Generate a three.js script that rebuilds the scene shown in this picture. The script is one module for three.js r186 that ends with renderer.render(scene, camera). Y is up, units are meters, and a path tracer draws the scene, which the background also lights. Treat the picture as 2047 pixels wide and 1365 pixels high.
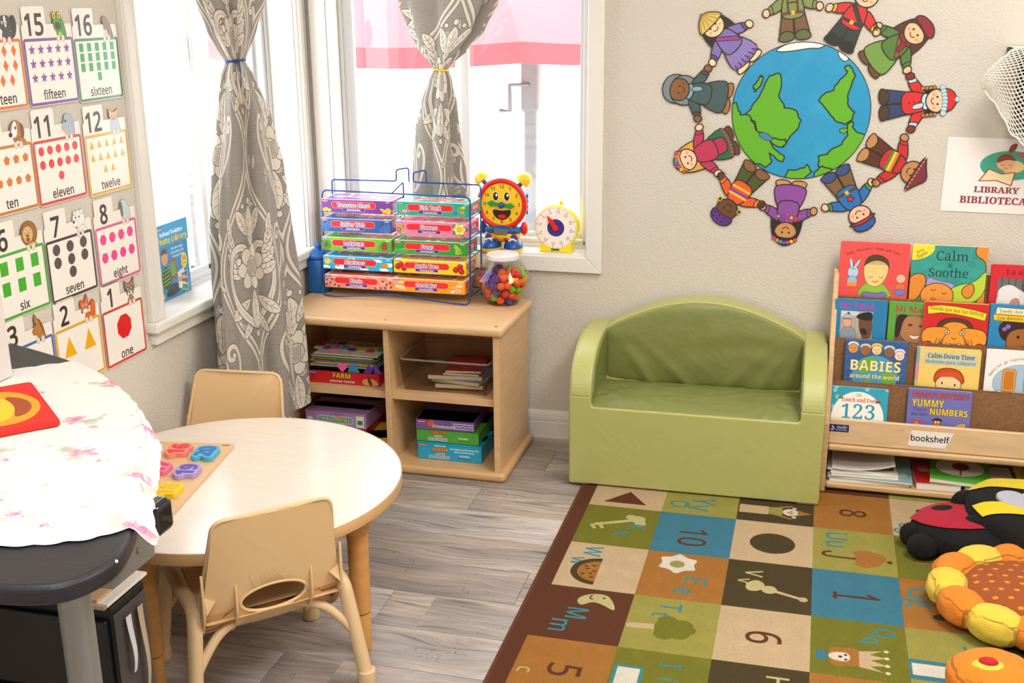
import * as THREE from 'three';
import { RoundedBoxGeometry } from 'three/addons/geometries/RoundedBoxGeometry.js';
import { mergeGeometries, mergeVertices, toCreasedNormals } from 'three/addons/utils/BufferGeometryUtils.js';
import { RectAreaLightUniformsLib } from 'three/addons/lights/RectAreaLightUniformsLib.js';
import { createNoise2D, createNoise3D } from 'simplex-noise';

// ---------------------------------------------------------------- camera, sky, sun, lamps, exposure
RectAreaLightUniformsLib.init();
const scene = new THREE.Scene();
const renderer = new THREE.WebGLRenderer({ antialias: true });
renderer.toneMapping = THREE.LinearToneMapping;
renderer.toneMappingExposure = 1.1;
renderer.shadowMap.enabled = true;
const camera = new THREE.PerspectiveCamera(2 * Math.atan(682.5 / 2276.7) * 180 / Math.PI, 2047 / 1365, 0.05, 60);
{
  const yaw = -0.2619, pitch = -0.2935, roll = -0.0094;
  const fwd = new THREE.Vector3(Math.sin(yaw) * Math.cos(pitch), Math.sin(pitch), -Math.cos(yaw) * Math.cos(pitch));
  const rt = new THREE.Vector3(Math.cos(yaw), 0, Math.sin(yaw)), up = rt.clone().cross(fwd);
  const r2 = rt.clone().multiplyScalar(Math.cos(roll)).addScaledVector(up, Math.sin(roll));
  const u2 = up.clone().multiplyScalar(Math.cos(roll)).addScaledVector(rt, -Math.sin(roll));
  camera.position.set(1.69, 1.48, 3.642);
  camera.quaternion.setFromRotationMatrix(new THREE.Matrix4().makeBasis(r2, u2, fwd.clone().negate()));
  scene.add(camera);
}
scene.background = new THREE.Color(0.93, 0.97, 1.0);          // bright hazy sky outside the windows
scene.backgroundIntensity = 5.2;
const sun = new THREE.DirectionalLight(new THREE.Color(1, 0.96, 0.9), 7);   // comes over the roof, lights the yard only
sun.position.set(1.5, 12, -1); sun.target.position.set(0, 0, -4);
sun.castShadow = true; sun.shadow.mapSize.set(2048, 2048);
Object.assign(sun.shadow.camera, { left: -9, right: 9, top: 9, bottom: -9, near: 0.5, far: 30 });
scene.add(sun, sun.target);
const LAMPS = [[2.35, 1.55, 0.6, 1.2], [1.3, 3.2, 1.2, 0.6]];              // two ceiling panels: x, z, size in x, size in z
const LAMP_LIGHT = 18.5;

// ---------------------------------------------------------------- helpers
let seed = 7;
const rnd = () => { seed = (seed * 1664525 + 1013904223) >>> 0; return seed / 4294967296; };
const rr = (a, b) => a + (b - a) * rnd();
const n2 = createNoise2D(rnd), n3 = createNoise3D(rnd);
const V = (x, y, z) => new THREE.Vector3(x, y, z);
const V2 = (x, y) => new THREE.Vector2(x, y);
const PI = Math.PI;
const taken = {};
function numbered(n) { if (!(n in taken)) { taken[n] = 0; return n; } taken[n]++; return n + '_' + String(taken[n]).padStart(3, '0'); }
function shade(o) { o.castShadow = true; o.receiveShadow = true; return o; }
function obj(name, geo, mat, parent) {
  if (Array.isArray(geo)) geo = mg(geo);
  const m = shade(new THREE.Mesh(geo, mat));
  m.name = parent ? name : numbered(name);
  (parent || scene).add(m);
  return m;
}
function tag(o, label, category, group) { o.userData.label = label; o.userData.category = category; if (group) o.userData.group = group; return o; }
function thing(name, label, category, pos = [0, 0, 0], turn = 0, group) {
  const g = new THREE.Group(); g.name = numbered(name); scene.add(g);
  g.position.set(...pos); g.rotation.y = turn;
  return tag(g, label, category, group);
}
function struct(name, geo, mat, parent) { const m = obj(name, geo, mat, parent); if (!parent) m.userData.kind = 'structure'; return m; }
function mg(list) {
  const l = list.map((g) => { const h = g.index ? g.toNonIndexed() : g; for (const k of Object.keys(h.attributes)) if (!['position', 'normal', 'uv'].includes(k)) h.deleteAttribute(k); return h; });
  return mergeGeometries(l);
}
const T = (g, x, y, z) => g.translate(x, y, z);
const bx = (w, h, d, x = 0, y = 0, z = 0) => T(new THREE.BoxGeometry(w, h, d), x, y, z);
const rb = (w, h, d, r = 0.003, x = 0, y = 0, z = 0, s = 2) => T(new RoundedBoxGeometry(w, h, d, s, Math.min(r, w / 2.02, h / 2.02, d / 2.02)), x, y, z);
// box from min / max corners, rounded
const rbm = (a, b, r = 0.003) => rb(b[0] - a[0], b[1] - a[1], b[2] - a[2], r, (a[0] + b[0]) / 2, (a[1] + b[1]) / 2, (a[2] + b[2]) / 2);
const bxm = (a, b) => bx(b[0] - a[0], b[1] - a[1], b[2] - a[2], (a[0] + b[0]) / 2, (a[1] + b[1]) / 2, (a[2] + b[2]) / 2);
const cyl = (r0, r1, h, x = 0, y = 0, z = 0, s = 32) => T(new THREE.CylinderGeometry(r1, r0, h, s), x, y + h / 2, z);
const lathe = (pts, s = 48) => new THREE.LatheGeometry(pts.map((p) => V2(p[0], p[1])), s);
const tube = (pts, r, seg = 24, rs = 8, closed = false, tension = 0.5) => new THREE.TubeGeometry(new THREE.CatmullRomCurve3(pts.map((p) => V(...p)), closed, 'catmullrom', tension), seg, r, rs, closed);
// wire with straight runs and rounded bends
function wire(pts, r, bend = 0.012, rs = 6, closed = false) {
  const P = pts.map((p) => V(...p)), path = new THREE.CurvePath(), n = P.length;
  let prev = closed ? null : P[0];
  const corner = (i) => {
    const a = P[(i - 1 + n) % n], b = P[i], c = P[(i + 1) % n];
    const d1 = a.clone().sub(b), d2 = c.clone().sub(b), k = Math.min(bend, d1.length() * 0.45, d2.length() * 0.45);
    return [b.clone().addScaledVector(d1.normalize(), k), b, b.clone().addScaledVector(d2.normalize(), k)];
  };
  const all = []; for (let i = closed ? 0 : 1; i < (closed ? n : n - 1); i++) all.push(corner(i));
  const pts2 = [];
  if (!closed) pts2.push(P[0]);
  for (const [s, b, e] of all) { for (let k = 0; k <= 4; k++) { const t = k / 4; pts2.push(s.clone().multiplyScalar((1 - t) ** 2).addScaledVector(b, 2 * t * (1 - t)).addScaledVector(e, t * t)); } }
  if (!closed) pts2.push(P[n - 1]); else pts2.push(pts2[0].clone());
  return sweep(pts2, r, rs);
}
function sweep(P, r, rs = 8, rad) {   // polyline tube with one ring per point
  const pos = [], nor = [], uv = [], idx = [];
  let N = null, len = 0;
  for (let i = 0; i < P.length; i++) {
    const t = P[Math.min(i + 1, P.length - 1)].clone().sub(P[Math.max(i - 1, 0)]).normalize();
    if (!N) { N = Math.abs(t.y) < 0.9 ? V(0, 1, 0) : V(1, 0, 0); }
    N = N.clone().addScaledVector(t, -N.dot(t)).normalize();
    const B = t.clone().cross(N); if (i) len += P[i].distanceTo(P[i - 1]);
    const R = rad ? rad[i] : r;
    for (let k = 0; k <= rs; k++) {
      const a = k / rs * 2 * PI, d = N.clone().multiplyScalar(Math.cos(a)).addScaledVector(B, Math.sin(a));
      pos.push(P[i].x + d.x * R, P[i].y + d.y * R, P[i].z + d.z * R); nor.push(d.x, d.y, d.z); uv.push(k / rs * 2 * PI * r, len);
    }
  }
  for (let i = 0; i < P.length - 1; i++) for (let k = 0; k < rs; k++) { const a = i * (rs + 1) + k, b = a + rs + 1; idx.push(a, a + 1, b, b, a + 1, b + 1); }
  for (const [i, s] of [[0, 1], [P.length - 1, -1]]) {
    const c = pos.length / 3, t = P[Math.min(i + 1, P.length - 1)].clone().sub(P[Math.max(i - 1, 0)]).normalize().multiplyScalar(-s);
    pos.push(P[i].x, P[i].y, P[i].z); nor.push(t.x, t.y, t.z); uv.push(0, 0);
    for (let k = 0; k < rs; k++) s > 0 ? idx.push(c, i * (rs + 1) + k + 1, i * (rs + 1) + k) : idx.push(c, i * (rs + 1) + k, i * (rs + 1) + k + 1);
  }
  const g = new THREE.BufferGeometry();
  g.setAttribute('position', new THREE.Float32BufferAttribute(pos, 3)); g.setAttribute('normal', new THREE.Float32BufferAttribute(nor, 3)); g.setAttribute('uv', new THREE.Float32BufferAttribute(uv, 2)); g.setIndex(idx);
  return g;
}
const catm = (pts, n) => new THREE.CatmullRomCurve3(pts.map((p) => V(...p))).getPoints(n);
function grid(nu, nv, f, closeU = false) {   // f(u, v) -> [x, y, z, s?, t?]
  const pos = [], uv = [], idx = [];
  for (let j = 0; j <= nv; j++) for (let i = 0; i <= nu; i++) { const p = f(i / nu, j / nv); pos.push(p[0], p[1], p[2]); uv.push(p[3] ?? i / nu, p[4] ?? j / nv); }
  for (let j = 0; j < nv; j++) for (let i = 0; i < nu; i++) { const a = j * (nu + 1) + i, b = a + nu + 1; idx.push(a, a + 1, b, b, a + 1, b + 1); }
  const g = new THREE.BufferGeometry();
  g.setAttribute('position', new THREE.Float32BufferAttribute(pos, 3)); g.setAttribute('uv', new THREE.Float32BufferAttribute(uv, 2)); g.setIndex(idx); g.computeVertexNormals();
  if (closeU) { const N = g.attributes.normal; for (let j = 0; j <= nv; j++) { const a = j * (nu + 1), b = a + nu; const s = V(N.getX(a) + N.getX(b), N.getY(a) + N.getY(b), N.getZ(a) + N.getZ(b)).normalize(); N.setXYZ(a, s.x, s.y, s.z); N.setXYZ(b, s.x, s.y, s.z); } }
  return g;
}
function extr(shape, depth, bevel = 0, segs = 2, curve = 16) { return new THREE.ExtrudeGeometry(shape, { depth: depth - 2 * bevel, bevelEnabled: bevel > 0, bevelThickness: bevel, bevelSize: bevel, bevelOffset: -bevel, bevelSegments: segs, curveSegments: curve }).translate(0, 0, bevel); }
function poly(pts) { const s = new THREE.Shape(); pts.forEach((p, i) => i ? s.lineTo(p[0], p[1]) : s.moveTo(p[0], p[1])); s.closePath(); return s; }
function rrect(w, h, r, x = 0, y = 0) { const s = new THREE.Shape(), a = x - w / 2, b = y - h / 2, c = x + w / 2, d = y + h / 2; s.moveTo(a + r, b); s.lineTo(c - r, b); s.quadraticCurveTo(c, b, c, b + r); s.lineTo(c, d - r); s.quadraticCurveTo(c, d, c - r, d); s.lineTo(a + r, d); s.quadraticCurveTo(a, d, a, d - r); s.lineTo(a, b + r); s.quadraticCurveTo(a, b, a + r, b); return s; }
function uvMetres(g) {  // box-project uv in metres from position and normal
  const P = g.attributes.position, N = g.attributes.normal, u = new Float32Array(P.count * 2);
  for (let i = 0; i < P.count; i++) { const x = Math.abs(N.getX(i)), y = Math.abs(N.getY(i)), z = Math.abs(N.getZ(i)); if (y >= x && y >= z) { u[2 * i] = P.getX(i); u[2 * i + 1] = P.getZ(i); } else if (x >= z) { u[2 * i] = P.getZ(i); u[2 * i + 1] = P.getY(i); } else { u[2 * i] = P.getX(i); u[2 * i + 1] = P.getY(i); } }
  g.setAttribute('uv', new THREE.BufferAttribute(u, 2)); return g;
}
const um = (g) => { g = g.index ? g.toNonIndexed() : g; return uvMetres(g); };
const swapUV = (g) => { const u = g.attributes.uv; for (let i = 0; i < u.count; i++) u.setXY(i, u.getY(i), u.getX(i)); return g; };

// ---------------------------------------------------------------- canvases and textures
function canvas(w, h) { const c = document.createElement('canvas'); c.width = w; c.height = h; return c; }
function ctex(c, rep, srgb = true) { const t = new THREE.CanvasTexture(c); if (srgb) t.colorSpace = THREE.SRGBColorSpace; t.wrapS = t.wrapT = THREE.RepeatWrapping; t.magFilter = THREE.LinearFilter; if (rep) t.repeat.set(rep[0], rep[1]); return t; }
function noiseTex(size, f, srgb, rep) {  // f(x, y in 0..1) -> [r, g, b] 0..255 or a number
  const d = new Uint8Array(size * size * 4);
  for (let y = 0; y < size; y++) for (let x = 0; x < size; x++) { const v = f(x / size, y / size), o = (y * size + x) * 4; if (v.length) { d[o] = v[0]; d[o + 1] = v[1]; d[o + 2] = v[2]; } else d[o] = d[o + 1] = d[o + 2] = v; d[o + 3] = 255; }
  const t = new THREE.DataTexture(d, size, size); t.wrapS = t.wrapT = THREE.RepeatWrapping; t.magFilter = THREE.LinearFilter; if (srgb) t.colorSpace = THREE.SRGBColorSpace; if (rep) t.repeat.set(rep[0], rep[1]); t.needsUpdate = true; return t;
}
// noise that tiles over the unit square
const tn = (x, y, f, o = 0) => { const a = x * 2 * PI, b = y * 2 * PI, r = f / (2 * PI); return n3(Math.cos(a) * r + o, Math.sin(a) * r + Math.cos(b) * r * 1.3, Math.sin(b) * r * 1.3 + o); };
class Atlas {   // several prints share one texture
  constructor(size, bg = '#fff') { this.size = size; this.c = canvas(size, size); this.g = this.c.getContext('2d'); if (bg) { this.g.fillStyle = bg; this.g.fillRect(0, 0, size, size); } this.x = this.y = this.row = 0; this.tex = ctex(this.c); this.tex.wrapS = this.tex.wrapT = THREE.ClampToEdgeWrapping; }
  add(w, h, draw) {
    const p = 4; w = Math.round(w); h = Math.round(h);
    if (this.x + w + p > this.size) { this.x = 0; this.y += this.row + p; this.row = 0; }
    if (this.y + h > this.size) throw new Error('atlas full');
    const g = this.g; g.save(); g.translate(this.x, this.y); g.beginPath(); g.rect(-1, -1, w + 2, h + 2); g.clip(); draw(g, w, h); g.restore();
    const r = { u0: (this.x + 0.5) / this.size, u1: (this.x + w - 0.5) / this.size, v0: 1 - (this.y + h - 0.5) / this.size, v1: 1 - (this.y + 0.5) / this.size, px: [this.x, this.y, w, h] };
    this.x += w + p; this.row = Math.max(this.row, h); return r;
  }
}
// remap the uv of every face of a (rounded) box: rects in the order +x -x +y -y +z -z
function boxUV(g, rects) {
  g = g.index ? g.toNonIndexed() : g; const P = g.attributes.position, N = g.attributes.normal, u = g.attributes.uv; g.computeBoundingBox(); const b = g.boundingBox, s = b.getSize(V(0, 0, 0));
  for (let i = 0; i < P.count; i += 3) {
    const a = V(P.getX(i), P.getY(i), P.getZ(i)), c = V(P.getX(i + 1), P.getY(i + 1), P.getZ(i + 1)), d = V(P.getX(i + 2), P.getY(i + 2), P.getZ(i + 2)), n = c.sub(a).cross(d.sub(a));
    const ax = Math.abs(n.x), ay = Math.abs(n.y), az = Math.abs(n.z), f = ax > ay && ax > az ? (n.x > 0 ? 0 : 1) : ay > az ? (n.y > 0 ? 2 : 3) : (n.z > 0 ? 4 : 5), r = rects[f];
    for (let k = i; k < i + 3; k++) {
      const x = (P.getX(k) - b.min.x) / s.x, y = (P.getY(k) - b.min.y) / s.y, z = (P.getZ(k) - b.min.z) / s.z;
      let p = f === 0 ? [1 - z, y] : f === 1 ? [z, y] : f === 2 ? [x, 1 - z] : f === 3 ? [x, z] : f === 4 ? [x, y] : [1 - x, y];
      u.setXY(k, r.u0 + (r.u1 - r.u0) * p[0], r.v0 + (r.v1 - r.v0) * p[1]);
    }
  }
  return g;
}
// planar uv over the x, y box of a flat geometry
function flatUV(g, r, w, h, ox = 0, oy = 0) { const P = g.attributes.position, u = g.attributes.uv; for (let i = 0; i < P.count; i++) u.setXY(i, r.u0 + (r.u1 - r.u0) * ((P.getX(i) - ox) / w + 0.5), r.v0 + (r.v1 - r.v0) * ((P.getY(i) - oy) / h + 0.5)); return g; }
// outline of what is drawn on a transparent canvas region -> shapes in metres
function trace(c, [px, py, w, h], scale, tol = 0.8) {
  const d = c.getContext('2d').getImageData(px, py, w, h).data, W = w + 2, H = h + 2, on = (x, y) => x > 0 && y > 0 && x <= w && y <= h && d[((y - 1) * w + x - 1) * 4 + 3] > 100;
  const seen = new Uint8Array(W * H), loops = [];
  for (let y = 0; y < H - 1; y++) for (let x = 0; x < W - 1; x++) {
    if (!on(x, y) && on(x + 1, y) && !seen[y * W + x]) {
      // follow the boundary edges, keeping the filled side on the right
      let cx = x + 1, cy = y, dir = 0; const sx = cx, sy = cy, pts = []; let guard = 0;   // dir 0 down along the left side
      do {
        pts.push([cx, cy]);
        if (dir === 0) { seen[cy * W + cx - 1] = 1; }
        const m = [[0, 1], [1, 0], [0, -1], [-1, 0]][dir]; cx += m[0]; cy += m[1];
        // cells around the lattice point (cx, cy): TL (cx-1,cy-1) TR (cx,cy-1) BL (cx-1,cy) BR (cx,cy)
        const TL = on(cx - 1, cy - 1), TR = on(cx, cy - 1), BL = on(cx - 1, cy), BR = on(cx, cy);
        if (dir === 0) dir = BL ? 3 : BR ? 0 : 1; else if (dir === 1) dir = BR ? 0 : TR ? 1 : 2; else if (dir === 2) dir = TR ? 1 : TL ? 2 : 3; else dir = TL ? 2 : BL ? 3 : 0;
      } while ((cx !== sx || cy !== sy || dir !== 0) && ++guard < 40000);
      loops.push(pts);
    }
  }
  const dp = (p) => { const keep = new Uint8Array(p.length); keep[0] = keep[p.length - 1] = 1; const st = [[0, p.length - 1]]; while (st.length) { const [a, b] = st.pop(); let m = 0, mi = -1; const [ax, ay] = p[a], [bx2, by2] = p[b], L = Math.hypot(bx2 - ax, by2 - ay) || 1; for (let i = a + 1; i < b; i++) { const q = L < 1.5 ? Math.hypot(p[i][0] - ax, p[i][1] - ay) : Math.abs((bx2 - ax) * (p[i][1] - ay) - (by2 - ay) * (p[i][0] - ax)) / L; if (q > m) { m = q; mi = i; } } if (m > tol) { keep[mi] = 1; st.push([a, mi], [mi, b]); } } return p.filter((_, i) => keep[i]); };
  const out = loops.filter((l) => l.length > 24).map((l) => { const k = l.length; const sm = l.map((_, i) => [0, 1].map((q) => (l[(i - 2 + k) % k][q] + l[(i - 1 + k) % k][q] + l[i][q] + l[(i + 1) % k][q] + l[(i + 2) % k][q]) / 5)); sm.push(sm[0]); return dp(sm).slice(0, -1).map(([x, y]) => [(x - 1 - w / 2) * scale, (h / 2 - (y - 1)) * scale]); }).filter((l) => l.length > 3);
  const A = (l) => l.reduce((s, p, i) => { const q = l[(i + 1) % l.length]; return s + p[0] * q[1] - q[0] * p[1]; }, 0) / 2;
  const outer = out.filter((l) => A(l) > 0), holes = out.filter((l) => A(l) < 0);
  const inside = (p, l) => { let c2 = false; for (let i = 0, j = l.length - 1; i < l.length; j = i++) if ((l[i][1] > p[1]) !== (l[j][1] > p[1]) && p[0] < (l[j][0] - l[i][0]) * (p[1] - l[i][1]) / (l[j][1] - l[i][1]) + l[i][0]) c2 = !c2; return c2; };
  return outer.map((o) => { const s = poly(o); for (const h2 of holes) if (inside(h2[0], o)) s.holes.push(new THREE.Path(h2.map((p) => V2(...p)))); return s; });
}
// canvas drawing shorthands
const D = {
  f(g, c) { g.fillStyle = c; g.fill(); }, s(g, c, w) { g.strokeStyle = c; g.lineWidth = w; g.lineJoin = g.lineCap = 'round'; g.stroke(); },
  ell(g, x, y, a, b, c, o, w = 2, rot = 0) { g.beginPath(); g.ellipse(x, y, Math.max(a, 0.1), Math.max(b, 0.1), rot, 0, 2 * PI); if (c) D.f(g, c); if (o) D.s(g, o, w); },
  pg(g, p, c, o, w = 2) { g.beginPath(); p.forEach((q, i) => i ? g.lineTo(q[0], q[1]) : g.moveTo(q[0], q[1])); g.closePath(); if (c) D.f(g, c); if (o) D.s(g, o, w); },
  ln(g, p, o, w = 2) { g.beginPath(); p.forEach((q, i) => i ? g.lineTo(q[0], q[1]) : g.moveTo(q[0], q[1])); D.s(g, o, w); },
  cv(g, p, c, o, w = 2, close = true) { g.beginPath(); const n = p.length; if (close) { g.moveTo((p[n - 1][0] + p[0][0]) / 2, (p[n - 1][1] + p[0][1]) / 2); for (let i = 0; i < n; i++) { const q = p[(i + 1) % n]; g.quadraticCurveTo(p[i][0], p[i][1], (p[i][0] + q[0]) / 2, (p[i][1] + q[1]) / 2); } g.closePath(); } else { g.moveTo(...p[0]); for (let i = 1; i < n - 1; i++) g.quadraticCurveTo(p[i][0], p[i][1], i === n - 2 ? p[n - 1][0] : (p[i][0] + p[i + 1][0]) / 2, i === n - 2 ? p[n - 1][1] : (p[i][1] + p[i + 1][1]) / 2); } if (c) D.f(g, c); if (o) D.s(g, o, w); },
  rr(g, x, y, w, h, r, c, o, lw = 2) { g.beginPath(); g.roundRect(x, y, w, h, r); if (c) D.f(g, c); if (o) D.s(g, o, lw); },
  t(g, s, x, y, size, c, font = 'bold', fam = 'sans-serif', o, ow = 3, align = 'center', maxW) { g.font = `${font} ${size}px ${fam}`; g.textAlign = align; g.textBaseline = 'middle'; if (o) { g.strokeStyle = o; g.lineWidth = ow; g.lineJoin = 'round'; g.strokeText(s, x, y, maxW); } g.fillStyle = c; g.fillText(s, x, y, maxW); },
  arc(g, x, y, r, a, b, o, w) { g.beginPath(); g.arc(x, y, r, a, b); D.s(g, o, w); },
  star(g, x, y, r, c, o, w, n = 5, k = 0.45, rot = -PI / 2) { const p = []; for (let i = 0; i < n * 2; i++) { const q = i % 2 ? r * k : r, a = rot + i * PI / n; p.push([x + q * Math.cos(a), y + q * Math.sin(a)]); } D.pg(g, p, c, o, w); },
  ngon(g, x, y, r, n, c, rot = -PI / 2, sx = 1) { const p = []; for (let i = 0; i < n; i++) { const a = rot + i * 2 * PI / n; p.push([x + r * sx * Math.cos(a), y + r * Math.sin(a)]); } D.pg(g, p, c); },
};

// ---------------------------------------------------------------- materials
const std = (o) => new THREE.MeshStandardMaterial(o), phys = (o) => new THREE.MeshPhysicalMaterial(o);
const flat = (hex, rough = 0.6, extra = {}) => std({ color: hex, roughness: rough, ...extra });
const wallBump = noiseTex(512, (x, y) => { const a = tn(x, y, 60, 1), b = tn(x, y, 24, 5); return 128 + 70 * Math.max(-0.6, Math.min(1, a + 0.6 * b)) + 25 * tn(x, y, 120, 9); }, false, [2.2, 2.2]);
const M = {};
M.wall = std({ color: 0xd3ccc1, roughness: 0.85, bumpMap: wallBump, bumpScale: 0.0016 });
M.trim = std({ color: 0xe6e3dd, roughness: 0.38, bumpMap: noiseTex(256, (x, y) => 128 + 60 * tn(x, y, 14, 3) + 30 * tn(x, y, 50, 4), false, [3, 3]), bumpScale: 0.0005 });
M.vinylFrame = flat(0xd6d7d9, 0.3);
M.ceiling = flat(0xf2efe9, 0.9);
M.glass = phys({ color: 0xffffff, transmission: 1, thickness: 0, roughness: 0, ior: 1.45 });
M.clearPlastic = phys({ color: 0xf6f4f0, transmission: 1, thickness: 0, roughness: 0.06, ior: 1.45 });
const grainTex = (base, dev, streak, seedO) => { const fr = streak; return noiseTex(512, (x, y) => { const g1 = tn(x, y * 1, 3, seedO), g = n3(x * 4 + 3 * Math.sin(2 * PI * x) * 0.02, y * fr + seedO, 2) * 0.5 + n3(x * 9, y * fr * 3, 7 + seedO) * 0.35, q = 1 + dev * (g + 0.35 * g1); return base.map((b) => Math.max(0, Math.min(255, b * q))); }, true); };
M.maple = std({ map: grainTex([219, 180, 134], 0.05, 60, 1), roughness: 0.36 });
M.mapleEdge = std({ map: grainTex([212, 170, 120], 0.06, 70, 4), roughness: 0.4 });
M.birch = std({ map: grainTex([224, 192, 150], 0.07, 22, 8), roughness: 0.42 });
M.birchEdge = std({ map: grainTex([206, 170, 124], 0.1, 60, 12), roughness: 0.45 });
M.hardboard = std({ color: 0xffffff, map: noiseTex(256, (x, y) => { const q = 1 + 0.12 * tn(x, y, 90, 2) + 0.08 * tn(x, y, 20, 6); return [133 * q, 94 * q, 60 * q]; }, true, [4, 4]), roughness: 0.75 });
M.tableTop = phys({ map: grainTex([234, 221, 207], 0.03, 40, 20), roughness: 0.3, clearcoat: 0.7, clearcoatRoughness: 0.16 });
M.chairPlastic = std({ color: 0xe3bf8e, roughness: 0.42 });
M.chairMetal = std({ color: 0xdcbd92, roughness: 0.32 });
M.tableLeg = std({ map: grainTex([208, 150, 84], 0.05, 30, 31), roughness: 0.42 });
M.steel = flat(0xb9bbbd, 0.3, { metalness: 0.9 });
M.white = flat(0xf2efe8, 0.6);
M.paper = flat(0xefe9dc, 0.85);
// ---------------------------------------------------------------- room shell
const RX = 3.4, RZ = 4.7, RH = 2.44, WT = 0.17, SILL = 0.655, HEAD = 2.06;
{
  const wallWith = (len, holes) => { const s = poly([[0, 0], [len, 0], [len, RH], [0, RH]]); for (const [a, b, c, d] of holes) s.holes.push(new THREE.Path([V2(a, c), V2(b, c), V2(b, d), V2(a, d)])); return new THREE.ExtrudeGeometry(s, { depth: WT, bevelEnabled: false }); };
  // back wall: inner face z = 0
  struct('wall_back', um(T(wallWith(RX + 2 * WT, [[0.08 + WT, 0.977 + WT, SILL, HEAD]]), -WT, 0, -WT)), M.wall);
  // left wall: inner face x = 0
  const L = wallWith(RZ, [[0.08, 1.016, SILL, HEAD]]); L.rotateY(-PI / 2);      // shape x -> +z, depth -> -x
  struct('wall_left', um(L), M.wall);
  struct('wall_right', um(bxm([RX, 0, 0], [RX + WT, RH, RZ])), M.wall);
  struct('wall_front', um(bxm([-WT, 0, RZ], [RX + WT, RH, RZ + WT])), M.wall);
  struct('ceiling', um(bxm([-WT, RH, -WT], [RX + WT, RH + 0.15, RZ + WT])), M.ceiling);
}
// floor: slab and planks
{
  const W = 1024, c = canvas(W, W), g = c.getContext('2d'), im = g.createImageData(W, W);
  for (let y = 0; y < W; y++) for (let x = 0; x < W; x++) {   // 2.44 m long, 0.68 m across
    const u = x / W * 2.44, v = y / W * 0.68, row = Math.floor(v / 0.17), q = row * 31.7;
    const warp = 0.02 * n2(u * 2.2 + q, v * 9 + q), vv = v + warp;
    const fine = n2(u * 14 + q, vv * 420), mid = n2(u * 2.6 + q, vv * 60), broad = n2(u * 1.4 + q * 2, v * 7 + q);
    const ring = Math.sin((vv * 60 + 2.2 * n2(u * 1.6 + q, v * 12)) * 2.2);
    const crack = Math.max(0, n2(u * 2.4 + q, vv * 34 + 7) - 0.62) * 2.2;
    const tick = Math.max(0, n2(u * 160, vv * 26 + q) - 0.55) * Math.max(0, n2(u * 5 + q, v * 16) - 0.25) * 3;
    let k = 1 + 0.06 * fine + 0.075 * mid + 0.11 * broad + 0.035 * ring - 0.42 * crack - 0.45 * tick;
    const o = (y * W + x) * 4; im.data[o] = Math.max(20, Math.min(255, 176 * k + 4 * broad)); im.data[o + 1] = Math.max(18, Math.min(255, 168 * k + 2 * broad)); im.data[o + 2] = Math.max(16, Math.min(255, 163 * k)); im.data[o + 3] = 255;
  }
  g.putImageData(im, 0, 0);
  const tex = ctex(c, [1 / 2.44, 1 / 0.68]);
  const mats = [0xffffff, 0xeae4de, 0xf6efe6, 0xdcd6d2].map((t) => std({ map: tex, color: t, roughness: 0.27, bumpMap: tex, bumpScale: 0.0004 }));
  const fl = new THREE.Group(); fl.name = 'floor'; fl.userData.kind = 'structure'; scene.add(fl);
  obj('subfloor', bxm([-WT, -0.15, -WT], [RX + WT, -0.0105, RZ + WT]), flat(0x3a322b, 0.9), fl);
  const joints = { 3: 0.74, 7: 0.70, 5: 0.2, 4: 0.33, 6: 1.02, 8: 0.12, 9: 0.55, 2: 0.2, 1: 0.9 };
  for (let r = 0; r < 29; r++) {
    const z0 = Math.max(0, -0.04 + r * 0.17), z1 = Math.min(RZ, -0.04 + (r + 1) * 0.17); if (z1 - z0 < 0.01) continue;
    let x = (joints[r] ?? rr(0.1, 1.2)) - 1.22; while (x > 0) x -= 1.22;
    for (; x < RX; x += 1.22) {
      const a = Math.max(0, x), b = Math.min(RX, x + 1.22); if (b - a < 0.02) continue;
      const p = um(bxm([a + 0.0007, -0.0105, z0 + 0.0007], [b - 0.0007, 0, z1 - 0.0007])), u = p.attributes.uv, du = rr(0, 2.4), dv = Math.floor(rr(0, 4)) * 0.17 - (-0.04 + r * 0.17);
      for (let i = 0; i < u.count; i++) u.setXY(i, u.getX(i) + du, u.getY(i) + dv);
      obj('plank', p, mats[Math.floor(rr(0, 4))], fl);
    }
  }
}
// baseboards
{
  const prof = poly([[0, 0], [0.014, 0], [0.014, 0.058], [0.012, 0.061], [0.0135, 0.064], [0.0135, 0.078], [0.010, 0.081], [0.0115, 0.084], [0.008, 0.094], [0.003, 0.1], [0, 0.1]]);
  const run = (len) => new THREE.ExtrudeGeometry(prof, { depth: len, bevelEnabled: false });
  const b = run(RX); b.rotateY(-PI / 2);        // x -> z, depth -> -x
  struct('baseboard_back', um(T(b, RX, 0, 0)), M.trim);
  struct('baseboard_left', um(T(run(RZ - 0.014), 0, 0, 0.014)), M.trim);
  const r = run(RZ - 0.014); r.scale(-1, 1, 1); r.index || 0; const rg = um(T(r, RX, 0, 0.014)); rg.computeVertexNormals();
  struct('baseboard_right', rg, M.trim);
}
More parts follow.
